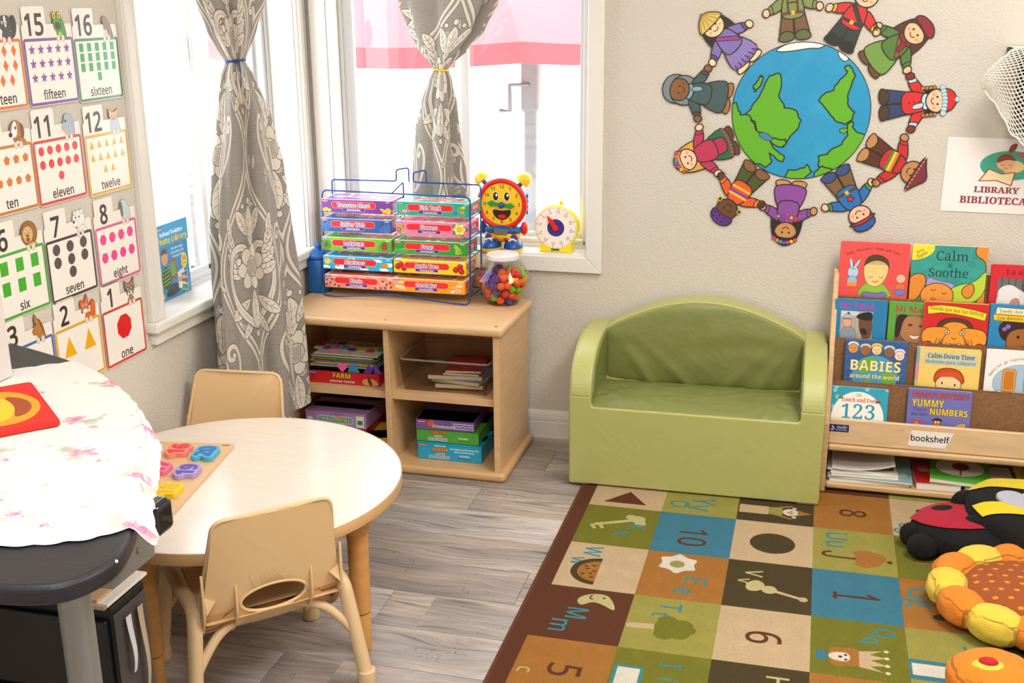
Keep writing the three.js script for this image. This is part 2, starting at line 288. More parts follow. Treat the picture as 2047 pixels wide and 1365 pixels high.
// windows: casings, sills, sliding frames, panes
function windowUnit(n, a0, a1, toWorld, stile, latch) {   // local frame: x along the wall, y up, z into the room
  const w = new THREE.Group(); w.name = 'window_' + n; w.userData.kind = 'structure'; scene.add(w); toWorld(w);
  const y0 = SILL, y1 = HEAD, d = -0.155;
  const add = (nm, list, m = M.trim) => obj(nm, mg(list.map((q) => um(q))), m, w);
  // lining boards of the opening
  add('jamb', [bxm([a0, y0, d], [a0 + 0.008, y1, 0.004])]); add('jamb', [bxm([a1 - 0.008, y0, d], [a1, y1, 0.004])]);
  add('head_jamb', [bxm([a0, y1 - 0.008, d], [a1, y1, 0.004])]);
  add('sill', [bxm([a0, y0 - 0.012, d], [a1, y0 + 0.003, 0.006])]);
  // vinyl frame with tracks
  const f0 = -0.15, f1 = -0.095, fr = 0.032, i0 = a0 + 0.008, i1 = a1 - 0.008, iy0 = y0, iy1 = y1 - 0.008;
  const fm = [rbm([i0, iy0, f0], [i0 + fr, iy1, f1]), rbm([i1 - fr, iy0, f0], [i1, iy1, f1]), rbm([i0, iy0, f0], [i1, iy0 + fr, f1]), rbm([i0, iy1 - fr, f0], [i1, iy1, f1]), bxm([i0, iy0 + 0.002, -0.094], [i1, iy0 + 0.016, -0.088]), bxm([i0 + 0.002, iy0, -0.094], [i0 + 0.014, iy1, -0.088]), bxm([i1 - 0.014, iy0, -0.094], [i1 - 0.002, iy1, -0.088])];
  add('window_frame', fm, M.vinylFrame);
  // two sashes: the near one slides in front
  const sash = (s0, s1, za, zb, sw = 0.028) => add('sash', [rbm([s0, iy0 + 0.02, za], [s0 + sw, iy1 - 0.02, zb], 0.002), rbm([s1 - sw, iy0 + 0.02, za], [s1, iy1 - 0.02, zb], 0.002), rbm([s0, iy0 + 0.02, za], [s1, iy0 + 0.02 + sw, zb], 0.002), rbm([s0, iy1 - 0.02 - sw, za], [s1, iy1 - 0.02, zb], 0.002)], M.vinylFrame);
  sash(i0 + 0.02, stile + 0.03, -0.118, -0.098); sash(stile - 0.025, i1 - 0.02, -0.145, -0.125);
  obj('pane', bxm([i0 + 0.045, iy0 + 0.045, -0.1095], [stile + 0.005, iy1 - 0.045, -0.1065]), M.glass, w);
  obj('pane', bxm([stile + 0.0, iy0 + 0.045, -0.1365], [i1 - 0.045, iy1 - 0.045, -0.1335]), M.glass, w);
  if (latch) { const l = obj('latch', mg([extr(rrect(0.03, 0.105, 0.013), 0.014, 0.004), T(extr(rrect(0.014, 0.06, 0.006), 0.01, 0.003), -0.002, 0, 0.012)]), M.vinylFrame, w); l.position.set(latch[0], latch[1], -0.098); }
  return { w, add };
}
{
  const back = windowUnit(2, 0.08, 0.977, (w) => { }, 0.515);
  // picture-frame casing of the back window, mitred
  const cs = (pts, name) => back.add(name, [T(extr(poly(pts), 0.018, 0.003), 0, 0, 0)]);
  const o0 = 0.03, o1 = 1.026, p0 = 0.6, p1 = 2.115, a = 0.083, b = 0.974, c = 0.652, d = 2.063;
  cs([[o0, p0], [o1, p0], [b, c], [a, c]], 'bottom_casing'); cs([[o1, p0], [o1, p1], [b, d], [b, c]], 'side_casing'); cs([[o0, p1], [o0, p0], [a, c], [a, d]], 'side_casing'); cs([[o1, p1], [o0, p1], [a, d], [b, d]], 'top_casing');
  for (const [x, y] of [[0.865, 0.63], [0.90, 0.627], [0.83, 0.632]]) obj('nail_hole', T(cyl(0.0016, 0.0016, 0.0006, 0, 0, 0, 8).rotateX(PI / 2), x, y, 0.018), flat(0x8a7b68, 0.9), back.w);
  // left window: its own x runs along -z of the room
  const left = windowUnit(1, -1.016, -0.08, (w) => { w.rotation.y = PI / 2; }, -0.575, [-0.59, 1.345]);
  const moulded = (x0, x1) => left.add('side_casing', [rbm([x0, 0.66, 0], [x1, 2.06, 0.016], 0.002), rbm([x0 + 0.006, 0.66, 0.012], [x0 + 0.02, 2.06, 0.021], 0.003), rbm([x1 - 0.014, 0.66, 0.012], [x1 - 0.005, 2.06, 0.019], 0.003)]);
  moulded(-1.074, -1.012); moulded(-0.084, -0.03);
  left.add('top_casing', [rbm([-1.074, 2.056, 0], [-0.03, 2.118, 0.018], 0.002)]);
  left.add('stool', [rbm([-1.09, 0.632, -0.004], [-0.004, 0.66, 0.038], 0.008)]);
  left.add('apron', [rbm([-1.072, 0.597, 0], [-0.012, 0.633, 0.02], 0.003), rbm([-1.072, 0.622, 0.014], [-0.012, 0.632, 0.025], 0.003)]);
  // corner bead between the two windows
  struct('trim_1', um(rbm([0.0, 0.1, 0.0], [0.012, RH, 0.012], 0.004)), M.trim);
}
// ceiling panels
for (const [x, z, sx, sz] of LAMPS) {
  const t = thing('ceiling_light', sx < sz ? 'flat white ceiling panel light above the rug' : 'flat white ceiling panel light near the front wall', 'ceiling light', [x, RH, z]);
  obj('frame', [rb(sx + 0.05, 0.03, 0.025, 0.004, 0, -0.015, sz / 2 + 0.0125), rb(sx + 0.05, 0.03, 0.025, 0.004, 0, -0.015, -sz / 2 - 0.0125), rb(0.025, 0.03, sz, 0.004, sx / 2 + 0.0125, -0.015, 0), rb(0.025, 0.03, sz, 0.004, -sx / 2 - 0.0125, -0.015, 0)], M.white, t);
  obj('diffuser', rb(sx, 0.012, sz, 0.003, 0, -0.018, 0), std({ color: 0xffffff, emissive: new THREE.Color(1, 0.97, 0.92), emissiveIntensity: 1.5, roughness: 0.6 }), t);
  const l = new THREE.RectAreaLight(new THREE.Color(1, 0.968, 0.925), LAMP_LIGHT, sx, sz); l.position.set(x, RH - 0.03, z); l.lookAt(x, 0, z); l.castShadow = true; scene.add(l);
}
// ---------------------------------------------------------------- outside: yard, pale wall, cantilever parasol
{
  const concrete = std({ map: noiseTex(256, (x, y) => { const q = 225 + 14 * tn(x, y, 12, 2) + 8 * tn(x, y, 70, 4); return [q, q * 0.99, q * 0.97]; }, true, [0.6, 0.6]), roughness: 0.9 });
  const yard = obj('ground', um(bxm([-9, -0.75, -9], [9, -0.6, -WT])), concrete); yard.userData.kind = 'structure';
  const yard2 = obj('ground', um(bxm([-9, -0.75, -WT], [-WT, -0.6, 9])), concrete); yard2.userData.kind = 'structure';
  const st = std({ color: 0xefece5, roughness: 0.9, bumpMap: wallBump, bumpScale: 0.003 });
  const w1 = thing('garden_wall', 'pale stucco garden wall across the yard behind the red parasol', 'wall', [0, 0, 0]);
  obj('wall', um(bxm([-9, -0.6, -7.2], [9, 1.7, -7])), st, w1); obj('coping', um(rbm([-9, 1.7, -7.24], [9, 1.78, -6.96], 0.02)), st, w1);
  const w2 = thing('garden_wall', 'pale stucco garden wall outside the left window', 'wall', [0, 0, 0]);
  obj('wall', um(bxm([-6.2, -0.6, -7], [-6, 1.7, 9])), st, w2); obj('coping', um(rbm([-6.24, 1.7, -7], [-5.96, 1.78, 9], 0.02)), st, w2);
  const u = thing('patio_parasol', 'large red cantilever parasol with grey post outside the back window', 'parasol', [-0.35, -0.6, -3.3]);
  const red = phys({ color: 0xbc404a, roughness: 0.9, transmission: 0.3, thickness: 0, side: THREE.DoubleSide });
  const n = 8, R = 1.72, pan = [];
  for (let k = 0; k < n; k++) {
    const a = (k + 0.5) * 2 * PI / n, b = (k + 1.5) * 2 * PI / n;
    const pt = (ang, r) => [Math.cos(ang) * r, 0, Math.sin(ang) * r];
    obj('canopy_panel', mg([grid(6, 8, (s, t) => { const p = pt(a, R * t), q = pt(b, R * t), y = 2.62 - 0.74 * t - 0.03 * Math.sin(PI * s) * t; return [p[0] * (1 - s) + q[0] * s, y, p[2] * (1 - s) + q[2] * s]; }), grid(6, 2, (s, t) => { const p = pt(a, R), q = pt(b, R); return [p[0] * (1 - s) + q[0] * s, 1.88 - 0.03 * Math.sin(PI * s) - 0.1 * t, p[2] * (1 - s) + q[2] * s]; })]), red, u);
    obj('rib', sweep([V(0, 2.56, 0), V(Math.cos(a) * R * 0.98, 1.84, Math.sin(a) * R * 0.98)], 0.011, 6), M.steel, u);
    obj('strut', sweep([V(0, 1.95, 0), V(Math.cos(a) * R * 0.55, 2.12, Math.sin(a) * R * 0.55)], 0.009, 6), M.steel, u);
  }
  const grey = flat(0x696d71, 0.5, { metalness: 0.2 });
  const px = 0.49, pz = 0.7;
  obj('post', [rb(0.07, 2.3, 0.07, 0.015, px, 1.15, pz), rb(0.1, 0.3, 0.1, 0.02, px, 1.62, pz), rb(0.7, 0.08, 0.7, 0.02, px, 0.04, pz)], grey, u);
  obj('arm', [sweep([V(px, 1.72, pz), V(px - 0.22, 1.87, pz - 0.1), V(px - 0.5, 2.05, pz - 0.5)], 0.02, 8)], grey, u);
  obj('crank_handle', [sweep([V(px, 1.62, pz + 0.05), V(px - 0.1, 1.62, pz + 0.08), V(px - 0.1, 1.48, pz + 0.08), V(px - 0.16, 1.48, pz + 0.08)], 0.012, 6)], grey, u);
}
// ---------------------------------------------------------------- curtains
const lerpAt = (rows, y) => { let i = 0; while (i < rows.length - 2 && y < rows[i + 1][0]) i++; const a = rows[i], b = rows[i + 1], t = Math.max(0, Math.min(1, (a[0] - y) / (a[0] - b[0]))); const s = t * t * (3 - 2 * t) * 0.5 + t * 0.5; return a.map((v, k) => v + (b[k] - v) * s); };
const damask = (() => {
  const W = 1024, c = canvas(W, W), g = c.getContext('2d');
  g.fillStyle = '#969089'; g.fillRect(0, 0, W, W);
  for (let i = 0; i < 5200; i++) { g.strokeStyle = `rgba(${rnd() < 0.5 ? '88,82,78' : '172,166,160'},0.3)`; g.lineWidth = rr(0.6, 1.6); const x = rr(0, W), y = rr(0, W); g.beginPath(); g.moveTo(x, y); g.lineTo(x + rr(12, 60), y + rr(-1, 1)); g.stroke(); }
  const hi = '#ded6ca', mid = '#cdc4b7', dk = '#6f6862';
  const leaf = (x, y, a, l, w, col = hi) => { g.save(); g.translate(x, y); g.rotate(a); g.beginPath(); g.moveTo(0, 0); g.bezierCurveTo(l * 0.3, -w, l * 0.8, -w * 0.9, l, 0); g.bezierCurveTo(l * 0.8, w * 0.9, l * 0.3, w, 0, 0); D.f(g, col); D.s(g, dk, 3); D.ln(g, [[l * 0.12, 0], [l * 0.85, 0]], dk, 2); for (let k = 1; k < 4; k++) { D.ln(g, [[l * 0.2 * k, 0], [l * 0.2 * k + l * 0.1, -w * 0.45]], dk, 1.5); D.ln(g, [[l * 0.2 * k, 0], [l * 0.2 * k + l * 0.1, w * 0.45]], dk, 1.5); } g.restore(); };
  const scroll = (x, y, s, fx) => { g.save(); g.translate(x, y); g.scale(fx * s, s); const p = () => { g.beginPath(); g.moveTo(0, 0); g.bezierCurveTo(-90, -60, -150, -170, -120, -260); g.bezierCurveTo(-95, -330, -20, -320, -22, -262); g.bezierCurveTo(-25, -225, -75, -225, -72, -262); }; p(); D.s(g, dk, 34); p(); D.s(g, hi, 26); p(); D.s(g, mid, 8); D.ell(g, -72, -258, 15, 15, hi, dk, 3); g.restore(); };
  const rose = (x, y, r) => { for (let k = 0; k < 7; k++) { const a = k * 2 * PI / 7; D.ell(g, x + Math.cos(a) * r * 0.6, y + Math.sin(a) * r * 0.6, r * 0.42, r * 0.34, hi, dk, 3, a); } D.ell(g, x, y, r * 0.45, r * 0.45, mid, dk, 3); for (let k = -3; k < 4; k++) { D.ln(g, [[x - r * 0.3, y + k * r * 0.1], [x + r * 0.3, y + k * r * 0.1 + 6]], dk, 1.6); D.ln(g, [[x + k * r * 0.1, y - r * 0.3], [x + k * r * 0.1 + 5, y + r * 0.3]], dk, 1.6); } };
  const motif = (mx, my) => { g.save(); g.translate(mx, my); g.scale(1.3, 1.3); const cx = 0, cy = 0;
    for (const fx of [1, -1]) { scroll(cx - fx * 10, cy + 210, 0.95, fx); scroll(cx - fx * 190, cy + 60, 0.62, fx); for (let k = 0; k < 5; k++) leaf(cx + fx * (40 + 18 * k), cy + 20 - 34 * k, fx > 0 ? -0.25 - 0.22 * k : PI + 0.25 + 0.22 * k, 120 - 9 * k, 30); leaf(cx + fx * 30, cy + 110, fx > 0 ? 0.5 : PI - 0.5, 130, 34); leaf(cx + fx * 20, cy + 170, fx > 0 ? 0.9 : PI - 0.9, 95, 26); }
    rose(cx, cy, 84); leaf(cx, cy - 70, -PI / 2, 150, 44); leaf(cx - 18, cy - 110, -PI / 2 - 0.5, 120, 30); leaf(cx + 18, cy - 110, -PI / 2 + 0.5, 120, 30); leaf(cx, cy + 80, PI / 2, 150, 40);
    for (const [a, b, r] of [[0, -235, 13], [-40, -222, 10], [40, -222, 10], [0, 245, 13]]) D.ell(g, cx + a, cy + b, r, r, hi, dk, 3);
    g.restore();
  };
  for (const m of [256, 768]) for (const [lw, col] of [[46, dk], [40, hi], [22, mid], [10, '#8b8580']]) for (const sg of [-1, 1]) for (const dx of [-1024, 0, 1024]) { const p = []; for (let y = -40; y <= 1064; y += 8) p.push([m + dx + sg * 256 * (0.5 + 0.5 * Math.cos(2 * PI * (y - m) / 1024)), y]); D.ln(g, p, col, lw); }
  for (let i = 0; i < 40; i++) { const x = rr(0, 1024), y = rr(0, 1024); leaf(x, y, rr(0, 6.3), rr(50, 80), rr(14, 22), rnd() < 0.5 ? hi : mid); }
  for (const [x, y] of [[256, 256], [768, 768], [256, 1280], [768, -256], [1280, 256], [-256, 768]]) motif(x, y);
  return c;
})();
{
  const dm = ctex(damask); const bt = noiseTex(256, (x, y) => 128 + 60 * tn(x, y, 90, 3) + 50 * Math.sin(y * 2 * PI * 64), false, [10, 10]);
  M.curtain = std({ map: dm, roughness: 0.85, bumpMap: bt, bumpScale: 0.0006, side: THREE.DoubleSide });
  // rows: y, centre x, centre z, half size in x, half size in z
  const make = (rows, folds, amp, uvw, phase, bottomWave) => grid(150, 110, (s, t) => {
    const y = rows[0][0] + (rows[rows.length - 1][0] - rows[0][0]) * t, r = lerpAt(rows, y), th = s * 2 * PI;
    const ph = phase + 0.5 * Math.sin(t * 3) + 0.35 * n2(s < 1 ? Math.cos(th) : 1, t * 2);
    const k = 1 + amp * Math.sin(folds * th + ph) + amp * 0.55 * Math.sin((folds * 2 - 1) * th + 2.1 * ph + 4 * t) - amp;
    return [r[1] + Math.cos(th) * r[3] * k, y + bottomWave * Math.max(0, t - 0.85) * Math.sin(th * 2 + 1) * 6.6, r[2] + Math.sin(th) * r[4] * k, s * uvw, (rows[0][0] - y) * -1.6];
  }, true);
  const cols1 = [[2.16, 0.09, 0.62, 0.05, 0.42], [1.75, 0.1, 0.67, 0.055, 0.3], [1.48, 0.12, 0.711, 0.06, 0.165], [1.401, 0.12, 0.714, 0.05, 0.105], [1.348, 0.12, 0.713, 0.036, 0.06], [1.319, 0.12, 0.709, 0.022, 0.034], [1.28, 0.12, 0.705, 0.036, 0.064], [1.16, 0.12, 0.683, 0.058, 0.115], [1.018, 0.12, 0.687, 0.072, 0.165], [0.844, 0.12, 0.694, 0.085, 0.185], [0.69, 0.12, 0.69, 0.092, 0.2], [0.56, 0.125, 0.695, 0.096, 0.205], [0.41, 0.128, 0.7, 0.1, 0.21], [0.27, 0.13, 0.705, 0.1, 0.215]];
  const c1 = thing('window_curtain', 'grey and silver damask curtain tied with blue cord beside the left window', 'curtain');
  obj('curtain_fabric', make(cols1, 5, 0.17, 2.0, 0.4, 0.02), M.curtain, c1);
  const ringPath = (cx, cy, cz, a, b, tilt) => { const p = []; for (let i = 0; i <= 28; i++) { const q = i / 28 * 2 * PI; p.push(V(cx + Math.cos(q) * a, cy + tilt * Math.cos(q), cz + Math.sin(q) * b)); } return p; };
  const cord = flat(0x1d3f8f, 0.6), band = flat(0xe8c52a, 0.6);
  obj('tie_cord', [sweep(ringPath(0.12, 1.319, 0.709, 0.023, 0.036, 0.002), 0.0035, 6), sweep(catm([[0.142, 1.317, 0.73], [0.155, 1.29, 0.752], [0.158, 1.262, 0.756], [0.15, 1.25, 0.748]], 12), 0.0013, 5)], cord, c1);
  const rod = (a, b) => [sweep([V(...a), V(...b)], 0.009, 10), T(new THREE.SphereGeometry(0.018, 16, 12), ...a), T(new THREE.SphereGeometry(0.018, 16, 12), ...b)];
  const r1 = thing('curtain_rod', 'thin metal curtain rod above the left window', 'curtain rod'); obj('rod', rod([0.09, 2.17, 0.05], [0.09, 2.17, 1.2]), M.steel, r1);
  for (const z of [0.1, 1.1]) obj('bracket', rbm([0, 2.15, z], [0.09, 2.165, z + 0.015]), M.steel, r1);
  const c2 = thing('window_curtain', 'grey and silver damask curtain tied with yellow band in the back window', 'curtain');
  const cols2 = [[2.0, 0.53, -0.02, 0.36, 0.03], [1.7, 0.52, -0.015, 0.26, 0.032], [1.473, 0.504, -0.01, 0.175, 0.034], [1.38, 0.496, -0.01, 0.132, 0.036], [1.317, 0.484, -0.01, 0.085, 0.034], [1.277, 0.478, -0.01, 0.044, 0.028], [1.255, 0.477, -0.01, 0.026, 0.022], [1.221, 0.473, -0.01, 0.04, 0.028], [1.149, 0.464, -0.01, 0.062, 0.036], [1.047, 0.453, -0.012, 0.08, 0.04], [0.91, 0.453, -0.015, 0.096, 0.043], [0.83, 0.451, -0.018, 0.099, 0.045]];
  obj('curtain_fabric', make(cols2, 5, 0.15, 1.3, 2.2, 0.012), M.curtain, c2);
  obj('tie_band', [sweep(ringPath(0.477, 1.255, -0.01, 0.028, 0.024, -0.003), 0.0035, 6)], band, c2);
  const r2 = thing('curtain_rod', 'thin metal tension rod inside the back window', 'curtain rod'); obj('rod', [sweep([V(0.089, 2.01, -0.02), V(0.968, 2.01, -0.02)], 0.008, 10)], M.steel, r2);
}
// ---------------------------------------------------------------- storage cabinet in the corner
{
  const t = thing('storage_cabinet', 'low open maple storage cabinet with four compartments in the corner under the windows', 'cabinet', [0, 0, 0]);
  const x0 = 0.03, x1 = 0.783, zb = 0.05, zf = 0.415, yt = 0.482;
  const shp = (a, b, c, d, r) => { const s = rrect(b - a, d - c, r, (a + b) / 2, (c + d) / 2); return s; };
  const slab = (a, b, za, zc, y, h, r) => { const g = extr(shp(a, b, -zc, -za, r), h, h * 0.42, 4); g.rotateX(-PI / 2); return um(T(g, 0, y, 0)); };
  obj('top_panel', slab(0.025, 0.8, 0.045, 0.432, 0.482, 0.028, 0.02), M.maple, t);
  obj('base_panel', slab(0.022, 0.802, 0.045, 0.43, 0.0, 0.03, 0.02), M.mapleEdge, t);
  const pan = (n, a, b) => obj(n, um(rbm(a, b, 0.0012)), M.maple, t);
  pan('side_panel', [x0, 0.03, zb], [x0 + 0.018, yt, zf]); pan('side_panel', [x1 - 0.02, 0.03, zb], [x1, yt, zf]);
  pan('divider_panel', [0.402, 0.03, zb + 0.008], [0.42, yt, zf]);
  pan('back_panel', [x0 + 0.018, 0.03, zb], [x1 - 0.02, yt, zb + 0.008]);
  pan('shelf', [x0 + 0.018, 0.245, zb + 0.008], [0.402, 0.268, zf - 0.015]); pan('shelf', [0.42, 0.245, zb + 0.008], [x1 - 0.02, 0.268, zf - 0.015]);
  for (const [x, z] of [[0.41, 0.405], [0.77, 0.4], [0.745, 0.075], [0.757, 0.08]]) obj('screw', mg([cyl(0.0055, 0.0055, 0.0012, x, 0.5096, z, 14), bx(0.007, 0.0006, 0.001, x, 0.5112, z)]), M.steel, t);
}
// prints on small boxes: one shared sheet
const boxSheet = new Atlas(2048, '#888');
const boxMat = phys({ map: boxSheet.tex, roughness: 0.42, clearcoat: 0.35, clearcoatRoughness: 0.2 });
const solid = (c) => boxSheet.add(12, 12, (g, w, h) => { g.fillStyle = c; g.fillRect(-2, -2, w + 4, h + 4); });
const brandMark = (g, x, y, c, s = 1) => { D.rr(g, x, y, 46 * s, 12 * s, 3 * s, c); D.t(g, 'Lakeshore', x + 23 * s, y + 6.5 * s, 8.5 * s, '#fff', 'bold'); };
{
  const deco = {
    coins(g, w, h) { for (const [cx, n] of [[40, 9], [w - 44, 12]]) for (let i = 0; i < n; i++) D.ell(g, cx + rr(-34, 34), h - 8 - rr(0, 38) * (1 - Math.abs(i - n / 2) / n), 18, 7, '#f0cf3a', '#a8862a', 1.5, rr(-0.3, 0.3)); },
    web(g, w, h) { for (const [cx, cy] of [[34, 26], [w - 30, h - 4]]) { for (let k = 0; k < 9; k++) D.ln(g, [[cx, cy], [cx + 70 * Math.cos(k * 0.7), cy + 70 * Math.sin(k * 0.7)]], '#9fc0ee', 1.3); for (let r = 12; r < 70; r += 13) { const p = []; for (let k = 0; k < 9; k++) p.push([cx + r * Math.cos(k * 0.7), cy + r * Math.sin(k * 0.7)]); D.ln(g, p, '#9fc0ee', 1.2); } } for (const [x, y] of [[34, 26], [w - 66, 34]]) { for (let k = 0; k < 8; k++) D.ln(g, [[x, y], [x + 15 * Math.cos(k * 0.8), y + 13 * Math.sin(k * 0.8)]], '#5a2a22', 2); D.ell(g, x, y, 8, 10, '#7a3a2c', '#3b1a14', 1.5); } },
    bugs(g, w, h) { D.cv(g, [[0, 10], [60, 20], [78, 70], [40, 100], [0, 100]], '#4f9a3c', '#3a7a2d'); D.cv(g, [[w - 120, 100], [w - 96, 30], [w - 40, 10], [w, 30], [w, 100]], '#5aa843', '#3a7a2d'); const bug = (x, y, s) => { for (let k = 0; k < 6; k++) D.ln(g, [[x, y], [x + s * 1.5 * Math.cos(k * 1.05), y + s * 1.4 * Math.sin(k * 1.05)]], '#222', 2); D.ell(g, x, y - s * 0.8, s * 0.45, s * 0.4, '#222'); D.ell(g, x, y, s * 0.85, s, '#e2362f', '#222', 2); D.ln(g, [[x, y - s], [x, y + s]], '#222', 1.5); for (const [a, b] of [[-0.4, -0.3], [0.4, -0.3], [-0.35, 0.4], [0.35, 0.4]]) D.ell(g, x + a * s, y + b * s, s * 0.2, s * 0.2, '#222'); }; bug(34, 58, 14); bug(w - 58, 56, 26); },
    sky(g, w, h) { for (let i = 0; i < 9; i++) { const x = [20, 130, 170, 240, 330, w - 120, w - 40, w - 70, w - 20][i], y = [80, 84, 70, 18, 88, 20, 52, 86, 44][i]; for (let k = 0; k < 4; k++) D.ell(g, x + k * 14 - 20, y + (k % 2) * 5, 16, 9, '#fff'); } const pl = (x, y, c, s) => { D.ell(g, x, y, 28 * s, 8 * s, c, '#a4731c', 1.5, -0.2); D.ell(g, x - 4, y - 14 * s, 24 * s, 6 * s, c, '#a4731c', 1.5, -0.2); D.ell(g, x - 4, y + 12 * s, 22 * s, 6 * s, c, '#a4731c', 1.5, -0.2); D.ell(g, x - 26 * s, y - 4, 7 * s, 12 * s, c, '#a4731c', 1.5); }; pl(44, 44, '#f5e042', 1); pl(w - 58, 56, '#ea8a2a', 1); },
    ants(g, w, h) { for (let i = 0; i < 10; i++) for (let j = 0; j < 3; j++) if ((i + j) % 2) { g.fillStyle = 'rgba(255,255,255,0.25)'; g.fillRect(i * w / 10, j * h / 3, w / 10, h / 3); } const ant = (x, y, a) => { g.save(); g.translate(x, y); g.rotate(a); for (const k of [-5, 0, 5]) { D.ln(g, [[k, 0], [k + 3, -9]], '#2a1a18', 1.6); D.ln(g, [[k, 0], [k + 3, 9]], '#2a1a18', 1.6); } D.ell(g, -7, 0, 5, 4, '#2a1a18'); D.ell(g, 0, 0, 4, 3, '#2a1a18'); D.ell(g, 7, 0, 4, 3.5, '#2a1a18'); g.restore(); }; for (const [x, y, a] of [[20, 42, 0.4], [46, 62, 1.2], [14, 78, 2], [62, 36, 0.2], [82, 78, 2.6], [112, 86, 0.5], [w - 30, 40, 1], [w - 60, 56, 2], [w - 88, 34, 0], [w - 24, 76, 2.4], [w - 70, 84, 0.7], [w - 110, 86, 1.4], [w - 150, 88, 0.2]]) ant(x, y, a); },
    fish(g, w, h) { for (const x of [24, 44, 64, w - 90, w - 70, w - 50]) D.cv(g, [[x, h], [x + 10, 70], [x - 8, 50], [x + 6, 26]], null, '#8ec63f', 6, false); D.ell(g, 62, 70, 24, 13, '#d9a7d0', '#7c4f78', 2); D.pg(g, [[84, 70], [100, 58], [100, 82]], '#d9a7d0', '#7c4f78', 2); D.ell(g, w - 106, 74, 20, 10, '#3b8fd6', '#1d4f86', 2); D.ell(g, w - 52, 30, 20, 10, '#f2d43a', '#8a6f12', 2); D.ell(g, w - 60, 66, 18, 10, '#e9a83a', '#8a5f12', 2); },
    flowers(g, w, h) { const fl = (x, y, r, c, d, n = 6) => { for (let k = 0; k < n; k++) D.ell(g, x + Math.cos(k * 2 * PI / n) * r * 0.6, y + Math.sin(k * 2 * PI / n) * r * 0.6, r * 0.45, r * 0.4, c, '#6b5a20', 1.5); D.ell(g, x, y, r * 0.4, r * 0.4, d, '#6b5a20', 1.5); }; for (const a of [0, 1, 2, 3, 4]) D.ell(g, w - 70 + 46 * Math.cos(a * 1.25), 46 + 36 * Math.sin(a * 1.25), 20, 13, '#4da03c', '#2c6a22', 2, a); fl(w - 70, 46, 44, '#f7e98a', '#e8c52a'); fl(34, 32, 18, '#f2cf4a', '#c98a1a'); fl(60, 40, 15, '#f2b53a', '#8c5ab0'); fl(24, 64, 18, '#8b6bc0', '#f2cf4a'); fl(56, 78, 16, '#f2e25a', '#c98a1a'); D.star(g, 32, 92, 12, '#4da03c'); },
    frogs(g, w, h) { D.ell(g, 40, 36, 44, 12, '#3f9a3a', '#2a6e2a', 2); D.ell(g, 54, 76, 62, 20, '#52ad45', '#2a6e2a', 2); D.ell(g, 70, 66, 34, 9, '#66bd52', '#2a6e2a', 1.5); const x = w - 66; D.cv(g, [[x - 34, 16], [x - 18, 10], [x, 26], [x + 26, 52], [x + 40, 84], [x + 8, 92], [x - 30, 90], [x - 18, 60], [x - 32, 42]], '#9ccc3c', '#3d6a1c', 2.5); D.cv(g, [[x + 4, 60], [x + 28, 60], [x + 34, 86], [x + 6, 88]], '#8abf34', '#3d6a1c', 2.5); D.ell(g, x - 22, 20, 6, 6, '#fff', '#3d6a1c', 2); D.ell(g, x - 23, 20, 3, 3, '#c33'); },
    apples(g, w, h) { for (const [x, y] of [[32, 54], [58, 40], [80, 64], [w - 78, 60], [w - 44, 36], [w - 34, 70]]) { D.ell(g, x, y, 22, 22, '#c8141f', '#7a0a12', 2); D.ell(g, x - 8, y - 8, 6, 4, '#ef7078'); D.ln(g, [[x, y - 18], [x + 3, y - 28]], '#5a3a1a', 3); } },
    candy(g, w, h) { const cd = (x, y, r, c) => { D.pg(g, [[x - r, y], [x - r * 1.9, y - r * 0.7], [x - r * 1.9, y + r * 0.7]], '#fff', '#c9b0a0', 1.2); D.pg(g, [[x + r, y], [x + r * 1.9, y - r * 0.7], [x + r * 1.9, y + r * 0.7]], '#fff', '#c9b0a0', 1.2); D.ell(g, x, y, r, r, '#fff', '#c9b0a0', 1.2); for (let k = 0; k < 4; k++) D.ln(g, [[x, y], [x + r * 0.9 * Math.cos(k * 1.57), y + r * 0.9 * Math.sin(k * 1.57)]], c, 5); }; cd(26, 34, 10, '#e34'); cd(66, 28, 10, '#eda'); cd(52, 66, 15, '#5c9'); cd(28, 60, 8, '#fff'); cd(84, 80, 9, '#f99'); cd(w - 44, 36, 13, '#e9c93a'); cd(w - 84, 48, 9, '#e55'); cd(w - 60, 74, 14, '#e34'); cd(w - 100, 84, 8, '#fff'); },
  };
  const KINDS = [
    ['Treasure Chest', '#7b3a9c', 'coins', '#e23b3b', 'purple'], ['Spider Web', '#2f5fae', 'web', '#e23b3b', 'dark blue'], ['Ladybugs', '#78bf2f', 'bugs', '#3d6bb5', 'lime green'], ['Airplanes', '#1fb1dc', 'sky', '#e23b3b', 'sky blue'], ['Picnic', '#ef8f7c', 'ants', '#3d6bb5', 'salmon pink'],
    ['Fish Tank', '#22ab97', 'fish', '#2c8a7c', 'teal'], ['Flowers', '#ec7fb4', 'flowers', '#3d6bb5', 'bright pink'], ['Frogs', '#2f9e3c', 'frogs', '#e23b3b', 'dark green'], ['Apple Tree', '#f6d515', 'apples', '#3d6bb5', 'yellow'], ['Candy Jar', '#f0a01f', 'candy', '#3d6bb5', 'orange']];
